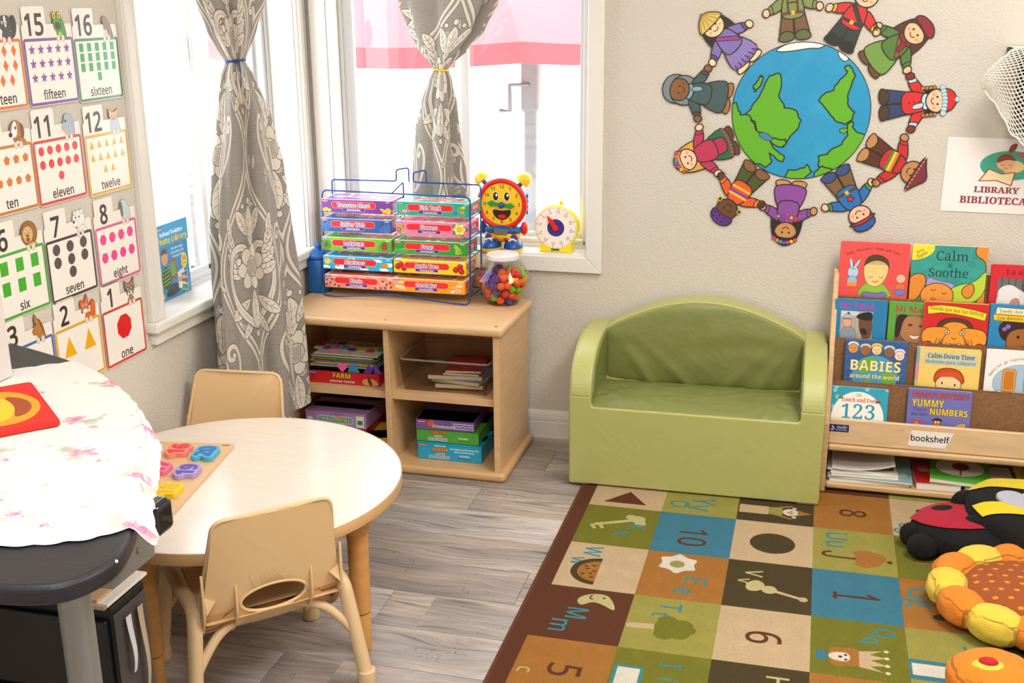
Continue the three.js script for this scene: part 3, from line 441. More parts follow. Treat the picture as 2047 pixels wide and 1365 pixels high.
  KINDS.forEach(([title, base, dk, logo, word], i) => {
    const front = boxSheet.add(560, 100, (g, w, h) => {
      g.fillStyle = base; g.fillRect(0, 0, w, h); deco[dk](g, w, h); brandMark(g, 8, 8, logo);
      D.t(g, 'RR92' + (i + 1), w - 32, 12, 11, '#fff', 'bold');
      D.rr(g, 82, 17, 350, 48, 24, '#e8262e', '#f4b6b0', 3); D.t(g, title, 257, 42, 36, '#4a2a86', 'bold', 'sans-serif', '#fff', 6, 'center', 320);
      D.rr(g, 168, 64, 178, 22, 3, '#4a2f96', '#fff', 1.5); D.t(g, 'Counting Box', 257, 75.5, 17, '#fff', 'bold');
    });
    const side = boxSheet.add(220, 76, (g, w, h) => { g.fillStyle = base; g.fillRect(0, 0, w, h); D.rr(g, 20, 14, w - 40, 36, 18, '#d8242c', '#f4b6b0', 2); D.t(g, title, w / 2, 33, 24, '#4a2a86', 'bold', 'sans-serif', '#fff', 4, 'center', 160); D.rr(g, 54, 52, w - 108, 16, 3, '#4a2f96'); D.t(g, 'Counting Box', w / 2, 60, 12, '#fff', 'bold'); });
    const top = boxSheet.add(220, 120, (g, w, h) => { g.fillStyle = '#f4efe6'; g.fillRect(0, 0, w, h); D.rr(g, 8, 8, w - 16, h - 16, 8, base); D.rr(g, 30, 34, w - 60, 46, 20, '#e8262e', '#fff', 3); D.t(g, title, w / 2, 58, 24, '#4a2a86', 'bold', 'sans-serif', '#fff', 4, 'center', 140); for (let k = 0; k < 7; k++) D.ell(g, rr(12, w - 12), rr(14, h - 14), 8, 8, '#fff'); });
    const sd = solid(base);
    const col = i < 5 ? 0 : 1, row = i % 5, W = 0.25, H = 0.044, Dp = 0.122;
    const x = col ? 0.354 + [0.022, 0.016, 0.008, 0.004, 0.0][row] : 0.097 + [0.006, 0.0, 0.0, 0.0, 0.002][row], y = 0.541 + (4 - row) * 0.0645 + (col ? 0.004 : 0), z = col ? 0.178 : 0.162;
    const t = thing('counting_box', `${word} cardboard counting box with ${title.toLowerCase()} print in the wire rack`, 'box', [x + W / 2, y, z - Dp / 2], 0, 'counting boxes in the blue wire rack');
    obj('lid', boxUV(rb(W, H, Dp, 0.0018, 0, H / 2, 0), [side, side, top, sd, front, sd]), boxMat, t);
    obj('tray', rbm([-W / 2 + 0.002, -0.0012, -Dp / 2 + 0.002], [W / 2 - 0.002, 0.004, Dp / 2 - 0.002], 0.001), M.white, t);
  });
  // blue wire rack
  const r = thing('wire_rack', 'blue wire display rack holding ten counting boxes on the cabinet', 'rack', [0, 0.51, 0]);
  const blue = flat(0x1f3f86, 0.35), w = 0.0028, xl = 0.09, xr = 0.622, zf = 0.186, zb = 0.05, H = 0.36;
  obj('front_frame', [wire([[xl, 0.1, zf - 0.05], [xl, 0.004, zf - 0.02], [xl + 0.06, 0.006, zf], [(xl + xr) / 2, 0.024, zf], [xr - 0.07, 0.006, zf], [xr, 0.004, zf], [xr + 0.008, H, zf], [(xl + xr) / 2, H - 0.002, zf - 0.03], [xl + 0.006, H - 0.002, zf - 0.05], [xl, 0.1, zf - 0.05]], w, 0.02)], blue, r);
  obj('back_frame', [wire([[xl, 0.004, zb], [xl + 0.006, H + 0.02, zb], [xl + 0.24, H + 0.022, zb], [xl + 0.24, H + 0.06, zb], [xl + 0.285, H + 0.068, zb - 0.0], [xl + 0.285, H + 0.02, zb]], w, 0.01), wire([[xr, 0.004, zb], [xr + 0.002, H + 0.018, zb], [xl + 0.3, H + 0.02, zb], [xl + 0.3, H + 0.052, zb], [xl + 0.345, H + 0.062, zb], [xl + 0.345, H + 0.02, zb]], w, 0.01)], blue, r);
  const mid = (xl + xr) / 2 - 0.002;
  obj('centre_post', [wire([[mid, 0.004, zb], [mid, H + 0.02, zb], [mid, H, zf - 0.03]], w)], blue, r);
  for (let k = 0; k < 5; k++) { const y = 0.0255 + k * 0.0645; obj('shelf_wire', [wire([[xl, y, zf - 0.05], [xl, y, zb], [mid, y, zb], [mid, y, zf - 0.05]], 0.002), wire([[mid + 0.004, y + 0.004, zf - 0.03], [mid + 0.004, y + 0.004, zb], [xr, y + 0.004, zb], [xr + 0.002, y + 0.004, zf]], 0.002)], blue, r); }
}
// blue canister in the corner
{
  const t = thing('canister', 'blue plastic canister with knob lid in the corner behind the counting boxes', 'canister', [0.052, 0.51, 0.098]); t.scale.set(0.8, 1, 0.8);
  const b = flat(0x0d5fae, 0.35);
  obj('body', lathe([[0, 0], [0.05, 0], [0.053, 0.003], [0.0535, 0.012], [0.051, 0.016], [0.052, 0.118], [0, 0.118]]), b, t);
  obj('lid', lathe([[0, 0.118], [0.056, 0.118], [0.058, 0.122], [0.057, 0.13], [0.05, 0.138], [0.02, 0.142], [0.013, 0.146], [0.016, 0.158], [0.012, 0.168], [0, 0.17]]), b, t);
}
// jar of plastic fruit
{
  const J = [0.716, 0.51, 0.118], prof = [[0.05, 0.0], [0.052, 0.001], [0.095, 0.082], [0.096, 0.088], [0.062, 0.142], [0.0505, 0.15], [0.0505, 0.156]];
  const t = thing('plastic_jar', 'clear plastic jar with white lid full of toy fruit on the cabinet', 'jar', J);
  obj('jar_wall', lathe([[0, 0.0], ...prof], 64), M.clearPlastic, t);
  obj('lid', lathe([[0, 0.157], [0.05, 0.157], [0.0525, 0.15], [0.054, 0.151], [0.054, 0.164], [0.052, 0.167], [0.046, 0.166], [0.044, 0.163], [0, 0.163]], 48), flat(0xe9e6e6, 0.35), t);
  const radAt = (y) => { for (let i = 1; i < prof.length; i++) if (y <= prof[i][1]) { const a = prof[i - 1], b = prof[i]; return a[0] + (b[0] - a[0]) * (y - a[1]) / Math.max(1e-4, b[1] - a[1]); } return 0.04; };
  const or = flat(0xf05a14, 0.45), re = flat(0xd81f26, 0.4), pu = flat(0x6a3f9c, 0.5), gr = flat(0x7cc21f, 0.45), br = flat(0xc47a2a, 0.5), ye = flat(0xf2b51c, 0.45), stem = flat(0x5d7a2a, 0.6);
  const sph = (r) => { const g = new THREE.SphereGeometry(r, 20, 14), P = g.attributes.position; for (let i = 0; i < P.count; i++) { const x = P.getX(i), y = P.getY(i), z = P.getZ(i), q = Math.hypot(x, z) / r; if (y > 0) P.setY(i, y - r * 0.32 * Math.exp(-q * q * 14)); else P.setY(i, y + r * 0.15 * Math.exp(-q * q * 14)); } g.computeVertexNormals(); return g; };
  const gSph = sph(0.0135), gPear = lathe([[0, -0.0135], [0.008, -0.012], [0.0122, -0.006], [0.0125, 0.0], [0.0095, 0.007], [0.0062, 0.013], [0.004, 0.0185], [0, 0.0205]], 20);
  const gBan = sweep(catm([[-0.02, 0.006, 0], [-0.012, -0.001, 0], [0, -0.0045, 0], [0.012, -0.001, 0], [0.021, 0.0065, 0]], 16), 0.008, 8, Array.from({ length: 17 }, (_, i) => 0.0025 + 0.0062 * Math.sin(PI * (i + 0.4) / 16.8) ** 0.6));
  const gGrape = (() => { const l = []; for (const [n, y, R] of [[6, 0.009, 0.0085], [7, 0.003, 0.0095], [6, -0.003, 0.008], [5, -0.009, 0.0055], [2, -0.014, 0.002], [3, 0.013, 0.0045]]) for (let k = 0; k < n; k++) l.push(T(new THREE.SphereGeometry(0.0042, 8, 6), Math.cos(k * 2 * PI / n + y * 90) * R, y, Math.sin(k * 2 * PI / n + y * 90) * R)); return mg(l); })();
  const kinds = [['toy_orange', gSph, or, 'small orange toy orange inside the clear jar', 'toy oranges in the jar', 0.0138, 'orange'], ['toy_apple', gSph, re, 'small red toy apple inside the clear jar', 'toy apples in the jar', 0.0138, 'apple'], ['toy_grapes', gGrape, pu, 'small purple toy grape bunch inside the clear jar', 'toy grapes in the jar', 0.0142, 'grapes'], ['toy_pear', gPear, gr, 'small lime green toy pear inside the clear jar', 'green toy pears in the jar', 0.0142, 'pear'], ['toy_pear', gPear, br, 'small brown toy pear inside the clear jar', 'brown toy pears in the jar', 0.0142, 'pear'], ['toy_banana', gBan, ye, 'small yellow toy banana inside the clear jar', 'toy bananas in the jar', 0.0135, 'banana']];
  const pick = [0, 0, 2, 0, 4, 2, 5, 0, 3, 1, 2, 4, 0, 2, 3, 1];
  const pts = [];
  for (let k = 0, tries = 0; k < 150 && tries < 90000; tries++) {   // settle from the bottom up, the outer shell first
    const y = 0.0135 + 0.09 * rnd(), R = Math.min(radAt(y - 0.011), radAt(y + 0.011)) - 0.0155; if (R < 0) continue;
    const shell = tries < 60000, a = rnd() * 2 * PI, r = shell ? R * (0.94 + 0.06 * rnd()) : R * Math.sqrt(rnd());
    const p = V(Math.cos(a) * r, y, Math.sin(a) * r); if (pts.some((q) => q.distanceTo(p) < 0.0232)) continue; pts.push(p); k++;
  }
  pts.forEach((p, i) => {
    const [n, g, m, lab, grp, , cat] = kinds[pick[Math.floor(rnd() * pick.length)]];
    const o = obj(n, g, m); tag(o, lab, cat, grp); o.position.set(J[0] + p.x, J[1] + p.y, J[2] + p.z); o.rotation.set(rr(-0.9, 0.9), rr(0, 6), rr(-0.9, 0.9));
  });
}
// toy alarm clock on the window sill
const playSheet = new Atlas(1024, '#fff');
const playMat = std({ map: playSheet.tex, roughness: 0.4 });
{
  const S = SILL + 0.0035;
  const t = thing('toy_clock', 'yellow and blue smiling toy alarm clock with feet on the back window sill', 'toy clock', [0.679, S, -0.035]);
  const ye = flat(0xf2c11a, 0.35), bl = flat(0x16519f, 0.32), re = flat(0xd9231d, 0.35), gn = flat(0x1f9a3a, 0.4), wh = flat(0xf4f1ea, 0.4);
  const face = playSheet.add(300, 300, (g, w, h) => {
    g.fillStyle = '#f6c51b'; g.fillRect(0, 0, w, h);
    for (let k = 1; k <= 12; k++) { const a = k * PI / 6 - PI / 2; D.t(g, String(k), 150 + 114 * Math.cos(a), 150 + 114 * Math.sin(a), 30, '#2c3550', 'bold'); }
    for (let k = 0; k < 60; k++) { const a = k * PI / 30; D.ln(g, [[150 + 138 * Math.cos(a), 150 + 138 * Math.sin(a)], [150 + 144 * Math.cos(a), 150 + 144 * Math.sin(a)]], '#555', k % 5 ? 1 : 3); }
    for (const x of [110, 184]) { D.ell(g, x, 100, 18, 28, '#2a1c16', '#fff', 2); D.ell(g, x + 5, 92, 7, 9, '#fff'); }
    D.cv(g, [[84, 182], [150, 196], [216, 182], [200, 232], [150, 258], [100, 232]], '#3a1410', '#2a0e0a', 3); D.cv(g, [[116, 226], [150, 214], [186, 226], [150, 252]], '#e2231c');
  });
  obj('face_rim', T(new THREE.TorusGeometry(0.079, 0.009, 12, 48), 0, 0.157, 0.02), re, t);
  const fg = T(cyl(0.078, 0.078, 0.012, 0, 0, 0, 48).rotateX(PI / 2), 0, 0.157, 0.01); flatUV(fg, face, 0.156, 0.156, 0, 0.157); obj('clock_face', fg, playMat, t);
  obj('head_shell', T(lathe([[0, -0.03], [0.05, -0.028], [0.074, -0.012], [0.083, 0.006], [0.083, 0.016], [0, 0.016]]).rotateX(PI / 2), 0, 0.157, 0), wh, t);
  for (const [l, a] of [[0.052, PI / 2 - 0.12], [0.046, -PI / 2 - 0.08]]) obj('clock_hand', T(extr(poly([[-0.005, 0], [0.005, 0], [0.006, l * 0.6], [0.012, l * 0.62], [0, l], [-0.012, l * 0.62], [-0.006, l * 0.6]]), 0.004, 0.0008).rotateZ(a), 0, 0.155, 0.024), gn, t);
  obj('hand_knob', T(new THREE.SphereGeometry(0.011, 20, 14), 0, 0.155, 0.029), bl, t);
  for (const s of [-1, 1]) {
    const st = obj('bell_stem', T(cyl(0.009, 0.007, 0.028, 0, 0, 0, 16), 0, 0, 0), bl, t); st.position.set(s * 0.055, 0.216, 0.004); st.rotation.z = -s * 0.7;
    const b = obj('bell', lathe([[0, 0], [0.026, 0], [0.0275, 0.004], [0.024, 0.02], [0.014, 0.03], [0, 0.033]], 32), ye, t); b.position.set(s * 0.068, 0.231, 0.004); b.rotation.z = -s * 0.75;
    // feet
    const f = obj('foot', mg([(() => { const g = new THREE.SphereGeometry(1, 28, 18, 0, 2 * PI, 0, PI / 2); g.scale(0.033, 0.034, 0.046); return T(g, 0, 0.01, 0.008); })()]), bl, t); f.position.set(s * 0.037, 0, 0.01); f.rotation.y = s * 0.15;
    obj('sole', mg([(() => { const g = cyl(1, 1, 0.011, 0, 0, 0, 32); g.scale(0.035, 1, 0.048); return T(g, 0, 0, 0.008); })()]), ye, f);
    for (const q of [-1, 1]) obj('lace', sweep(catm([[-q * 0.014, 0.0365, 0.034], [0, 0.0418, 0.029], [q * 0.014, 0.0418, 0.02]], 8), 0.0028, 6), wh, f);
    const a = obj('arm', (() => { const g = new THREE.SphereGeometry(0.016, 16, 12); g.scale(0.8, 1.5, 1); return g; })(), s > 0 ? re : bl, t); a.position.set(s * 0.072, 0.074, 0);
    obj('round_button', T(cyl(0.01, 0.009, 0.008, 0, 0, 0, 24).rotateX(PI / 2), s * 0.044, 0.046, 0.029), bl, t);
    obj('button_ring', T(new THREE.TorusGeometry(0.0105, 0.0025, 8, 24), s * 0.044, 0.046, 0.032), re, t);
    obj('red_button', (() => { const g = new THREE.SphereGeometry(0.006, 12, 10); g.scale(1.2, 0.9, 0.7); return T(g, s * 0.017, 0.042, 0.0395); })(), re, t);
  }
  const bodyS = (y0, y1, sx, sz, yc) => { const g = new THREE.SphereGeometry(1, 40, 30), P = g.attributes.position; for (let i = 0; i < P.count; i++) { const y = P.getY(i); P.setXYZ(i, P.getX(i) * sx, yc + y * (y > 0 ? y1 - yc : yc - y0), P.getZ(i) * sz); } g.computeVertexNormals(); return g; };
  obj('lower_body', bodyS(0.024, 0.08, 0.06, 0.041, 0.05), ye, t);
  obj('upper_body', mg([bodyS(0.046, 0.09, 0.07, 0.042, 0.068)]), bl, t);
  obj('display_screen', rb(0.046, 0.019, 0.006, 0.002, 0, 0.066, 0.0405), flat(0x6f7464, 0.3), t);
  for (let k = 0; k < 6; k++) { const s = k < 3 ? -1 : 1, q = k % 3; obj('key', rb(0.009, 0.007, 0.005, 0.002, s * (0.036 + 0.009 * q), 0.077 - 0.005 * q, 0.0365 - 0.006 * q), gn, t); }
  const au = flat(0x2a63b0, 0.3); for (let k = 0; k < 4; k++) obj('side_ear', T(new THREE.SphereGeometry(0.009, 12, 10).scale(0.6, 1, 1), 0.083, 0.13 + k * 0.018, 0.0), au, t);
}
// classroom timer
{
  const S = SILL + 0.0035;
  const t = thing('kitchen_timer', 'yellow standing timer with white dial and red pointer on the back window sill', 'timer', [0.864, S, -0.03], -0.03);
  const ye = phys({ color: 0xf7dc0c, roughness: 0.3, clearcoat: 0.3 });
  const R = 0.07, cy = 0.083;
  obj('case', mg([T(cyl(R + 0.004, R + 0.004, 0.03, 0, 0, 0, 56).rotateX(PI / 2), 0, cy, -0.022), T(cyl(R - 0.012, R - 0.012, 0.026, 0, 0, 0, 48).rotateX(PI / 2), 0.012, cy + 0.002, -0.042)]), ye, t);
  obj('stand', T(extr(poly([[-0.058, 0], [0.055, 0], [0.05, 0.03], [-0.05, 0.03]]), 0.045, 0.002), 0, 0, -0.034), ye, t);
  const dial = playSheet.add(420, 420, (g, w, h) => {
    g.fillStyle = '#fbf0e6'; g.fillRect(0, 0, w, h);
    for (let k = 0; k < 60; k++) { const a = -PI / 2 - 0.28 * 1.3 - k * PI / 30; D.ln(g, [[210 + 205 * Math.cos(a), 210 + 205 * Math.sin(a)], [210 + (k % 5 ? 193 : 182) * Math.cos(a), 210 + (k % 5 ? 193 : 182) * Math.sin(a)]], '#2a2450', k % 5 ? 2 : 5); }
    for (let k = 0; k < 12; k++) { const a = -PI / 2 - 0.28 * 1.3 - k * PI / 6; g.save(); g.translate(210 + 160 * Math.cos(a), 210 + 160 * Math.sin(a)); g.rotate(a + PI / 2); D.t(g, String(k * 5), 0, 0, 38, '#35305e', ''); g.restore(); }
    D.ell(g, 210, 210, 88, 88, '#3d2a86');
  });
  const dg = T(cyl(R, R, 0.004, 0, 0, 0, 64).rotateX(PI / 2), 0, cy, 0.008); flatUV(dg, dial, 2 * R, 2 * R, 0, cy); obj('dial', dg, playMat, t);
  obj('pointer', T(extr(poly([[-0.007, -0.006], [0.007, -0.006], [0.0075, 0.03], [0.0, 0.05], [-0.0075, 0.03]]), 0.007, 0.0015).rotateZ(0.62), 0, cy, 0.0121), flat(0xe01f1f, 0.35), t);
  obj('knob', T(cyl(0.01, 0.009, 0.008, 0, 0, 0, 24).rotateX(PI / 2), 0, cy, 0.0121), flat(0xe01f1f, 0.35), t);
  obj('marker_tab', rb(0.012, 0.014, 0.004, 0.001, 0.016, cy + R + 0.012, 0.002), ye, t);
  const lb = playSheet.add(96, 24, (g, w, h) => { g.fillStyle = '#1d1a16'; g.fillRect(0, 0, w, h); D.t(g, 'Lakeshore', w / 2, h / 2, 16, '#d9c52a', 'bold'); });
  const lg = rb(0.027, 0.007, 0.001, 0.0003, -0.002, 0.0085, 0.0115); flatUV(lg, lb, 0.027, 0.007, -0.002, 0.0085); obj('nameplate', lg, playMat, t);
}
// ---------------------------------------------------------------- green children's sofa
{
  const t = thing('toddler_sofa', 'green vinyl toddler sofa with arched back against the wall', 'sofa', [1.376, 0.0105, 0.0]);
  t.rotation.y = 0.015;
  const wr = noiseTex(512, (x, y) => 128 + 60 * tn(x, y, 7, 3) + 30 * tn(x, y, 18, 5) + 8 * tn(x, y, 160, 8), false, [2.2, 2.2]);
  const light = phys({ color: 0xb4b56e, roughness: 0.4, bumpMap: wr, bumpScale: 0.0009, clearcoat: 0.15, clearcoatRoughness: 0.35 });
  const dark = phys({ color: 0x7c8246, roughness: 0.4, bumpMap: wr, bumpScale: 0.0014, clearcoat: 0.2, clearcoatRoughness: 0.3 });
  const W = 0.381, A = 0.067, F = 0.385, B = 0.025, SH = 0.265;
  // arms: side outline with curved top, swept across the arm's width
  const arm = () => { const s = new THREE.Shape(); s.moveTo(-F, 0); s.lineTo(-B, 0); s.lineTo(-B, 0.44); s.lineTo(-0.14, 0.435); s.bezierCurveTo(-0.24, 0.44, -F + 0.01, 0.4, -F, 0.29); s.closePath(); return s; };
  for (const q of [-1, 1]) {
    const g = extr(arm(), A, 0.007, 3, 24); g.rotateY(PI / 2);           // shape x -> -z, depth -> +x
    obj('arm', um(T(g, q < 0 ? -W : W - A, 0, 0)), light, t);
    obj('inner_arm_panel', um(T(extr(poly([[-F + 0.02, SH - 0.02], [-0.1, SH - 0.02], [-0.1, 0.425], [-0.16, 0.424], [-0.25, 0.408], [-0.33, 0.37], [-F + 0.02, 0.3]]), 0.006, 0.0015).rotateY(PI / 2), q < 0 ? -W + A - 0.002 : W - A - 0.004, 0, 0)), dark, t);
    obj('piping', sweep(catm([[q * (W - 0.001), 0.01, F - 0.004], [q * (W - 0.001), 0.15, F - 0.004], [q * (W - 0.001), 0.29, F - 0.005], [q * (W - 0.001), 0.36, F - 0.035], [q * (W - 0.001), 0.41, 0.28], [q * (W - 0.001), 0.432, 0.2], [q * (W - 0.001), 0.434, 0.14]], 40), 0.0026, 6), light, t);
    obj('arm_seam', [sweep([V(q * (W - 0.004), 0.292, F + 0.0005), V(q * (W - A + 0.004), 0.292, F + 0.0005)], 0.001, 6)], dark, t);
  }
  // front
  { const U = new THREE.Shape(), q = W - A; U.moveTo(-W, 0.002); U.lineTo(W, 0.002); U.lineTo(W, 0.291); U.lineTo(q, 0.291); U.lineTo(q, SH + 0.006); U.quadraticCurveTo(q, SH - 0.008, q - 0.014, SH - 0.008); U.lineTo(-q + 0.014, SH - 0.008); U.quadraticCurveTo(-q, SH - 0.008, -q, SH + 0.006); U.lineTo(-q, 0.291); U.lineTo(-W, 0.291); U.closePath();
    obj('front_panel', um(T(extr(U, 0.014, 0.004, 3), 0, 0, F - 0.011)), light, t); }
  obj('seat_base', um(rbm([-W + A - 0.004, 0.0, 0.05], [W - A + 0.004, SH - 0.008, F - 0.012], 0.01)), light, t);
  // seat and back cushions, creased
  const seatY = (u, v) => SH + 0.004 + 0.012 * Math.sin(PI * v) - 0.004 * Math.abs(n2(u * 6, v * 3 + 2)) - 0.008 * Math.exp(-v * 9) - 0.016 * Math.pow(v, 14);
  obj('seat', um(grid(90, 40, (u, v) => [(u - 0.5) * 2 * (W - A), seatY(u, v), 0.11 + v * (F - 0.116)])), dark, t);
  obj('front_piping', sweep(Array.from({ length: 30 }, (_, i) => V(-W + A + 0.004 + i / 29 * 2 * (W - A - 0.004), SH - 0.009 - 0.001 * Math.sin(i / 29 * PI), F - 0.0005)), 0.002, 6), light, t);
  const top = (x) => { const k = Math.abs(x) / (W - A + 0.004); return 0.435 + 0.105 * Math.cos(k * PI / 2) ** 0.85; };
  const sh = new THREE.Shape(); sh.moveTo(-W + A - 0.004, 0); for (let i = 0; i <= 40; i++) { const x = -(W - A + 0.004) + i / 40 * 2 * (W - A + 0.004); sh.lineTo(x, top(x)); } sh.lineTo(W - A + 0.004, 0); sh.closePath();
  obj('backrest', um(T(extr(sh, 0.09, 0.008, 3), 0, 0, B)), light, t);
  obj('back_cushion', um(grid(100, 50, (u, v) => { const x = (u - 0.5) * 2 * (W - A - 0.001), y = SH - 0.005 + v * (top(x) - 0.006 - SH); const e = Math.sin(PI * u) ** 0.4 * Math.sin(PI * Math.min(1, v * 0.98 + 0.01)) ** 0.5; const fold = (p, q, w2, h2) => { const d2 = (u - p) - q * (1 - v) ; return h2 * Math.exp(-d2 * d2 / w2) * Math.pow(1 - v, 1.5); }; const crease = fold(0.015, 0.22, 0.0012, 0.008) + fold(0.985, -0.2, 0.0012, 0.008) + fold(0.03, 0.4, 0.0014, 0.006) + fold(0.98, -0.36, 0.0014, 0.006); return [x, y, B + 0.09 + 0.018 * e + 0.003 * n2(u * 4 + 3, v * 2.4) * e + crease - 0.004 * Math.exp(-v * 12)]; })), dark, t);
  obj('back_piping', sweep(Array.from({ length: 41 }, (_, i) => { const x = -(W - A) + i / 40 * 2 * (W - A); return V(x, top(x) - 0.004, B + 0.089); }), 0.0026, 6), light, t);
}
// ---------------------------------------------------------------- tiered bookshelf
{
  const t = thing('book_display', 'birch tiered book display shelf with brown backboards against the wall', 'bookshelf', [0, 0, 0]);
  const x0 = 1.766, x1 = 2.66, th = 0.016;
  const side = poly([[-0.262, 0.008], [-0.03, 0.008], [-0.03, 0.665], [-0.062, 0.665], [-0.075, 0.655], [-0.255, 0.25], [-0.262, 0.23]]);
  for (const x of [x0, x1]) { const g = extr(side, th, 0.003, 3); g.rotateY(PI / 2); obj('side_panel', um(T(g, x, 0, 0)), M.birchEdge, t); }
  const a = x0 + th, b = x1;
  obj('front_rail', um(rbm([a, 0.162, 0.236], [b, 0.243, 0.25], 0.004)), M.birch, t);
  obj('shelf', um(rbm([a, 0.14, 0.03], [b, 0.161, 0.258], 0.008)), M.birchEdge, t);
  obj('shelf', um(rbm([a, 0.015, 0.03], [b, 0.036, 0.258], 0.008)), M.birchEdge, t);
  const tiers = [[0.161, 0.345, 0.205, 0.19], [0.3, 0.468, 0.158, 0.142], [0.42, 0.588, 0.11, 0.094], [0.54, 0.664, 0.062, 0.046]];  // y0, y1, z at foot, z at top
  tiers.forEach(([y0, y1, za, zb]) => { obj('backboard', um(grid(2, 2, (u, v) => [a + u * (b - a), y0 + v * (y1 - y0), za + v * (zb - za)])), M.hardboard, t); obj('backboard_edge', um(rb(b - a, 0.003, 0.005, 0.001, (a + b) / 2, y1, zb - 0.0015)), M.hardboard, t); });
  tiers.slice(1).forEach(([y0, , za]) => obj('ledge', um(rbm([a, y0 - 0.008, za - 0.002], [b, y0, za + 0.03], 0.001)), M.hardboard, t));
  obj('back_panel', um(bxm([a, 0.015, 0.03], [b, 0.64, 0.036])), M.hardboard, t);
  const sh = new Atlas(512, '#fff'), sm = std({ map: sh.tex, roughness: 0.4 });
  const st = sh.add(160, 66, (g, w, h) => { g.fillStyle = '#1d2a6c'; g.fillRect(0, 0, w, h); D.t(g, 'Steffy', 100, 24, 30, '#f2ecd6', 'italic', 'serif'); D.t(g, 'Wood Products', 100, 48, 13, '#f2ecd6', '', 'serif'); for (const [x, y] of [[24, 18], [32, 34], [20, 46]]) { D.ell(g, x, y, 7, 6, '#e8dfae'); D.ln(g, [[x, y], [x + 12, y + 10]], '#e8dfae', 4); } });
  const sg = rb(0.057, 0.0235, 0.001, 0.0003, 1.811, 0.214, 0.2506); flatUV(sg, st, 0.057, 0.0235, 1.811, 0.214); obj('maker_sticker', sg, sm, t);
  const lb = sh.add(330, 130, (g, w, h) => { g.fillStyle = '#f4efe9'; g.fillRect(0, 0, w, h); D.t(g, 'bookshelf', 158, 62, 64, '#17130f', '', 'sans-serif', '#17130f', 2); });
  const lg = extr(poly([[-0.062, -0.024], [0.043, -0.026], [0.064, 0.024], [-0.056, 0.025]]), 0.0008); flatUV(lg, lb, 0.128, 0.052); const lab = obj('bookshelf_sign', T(lg, 2.075, 0.201, 0.2502), sm); tag(lab, 'torn white paper sign reading bookshelf on the front rail', 'sign');
}
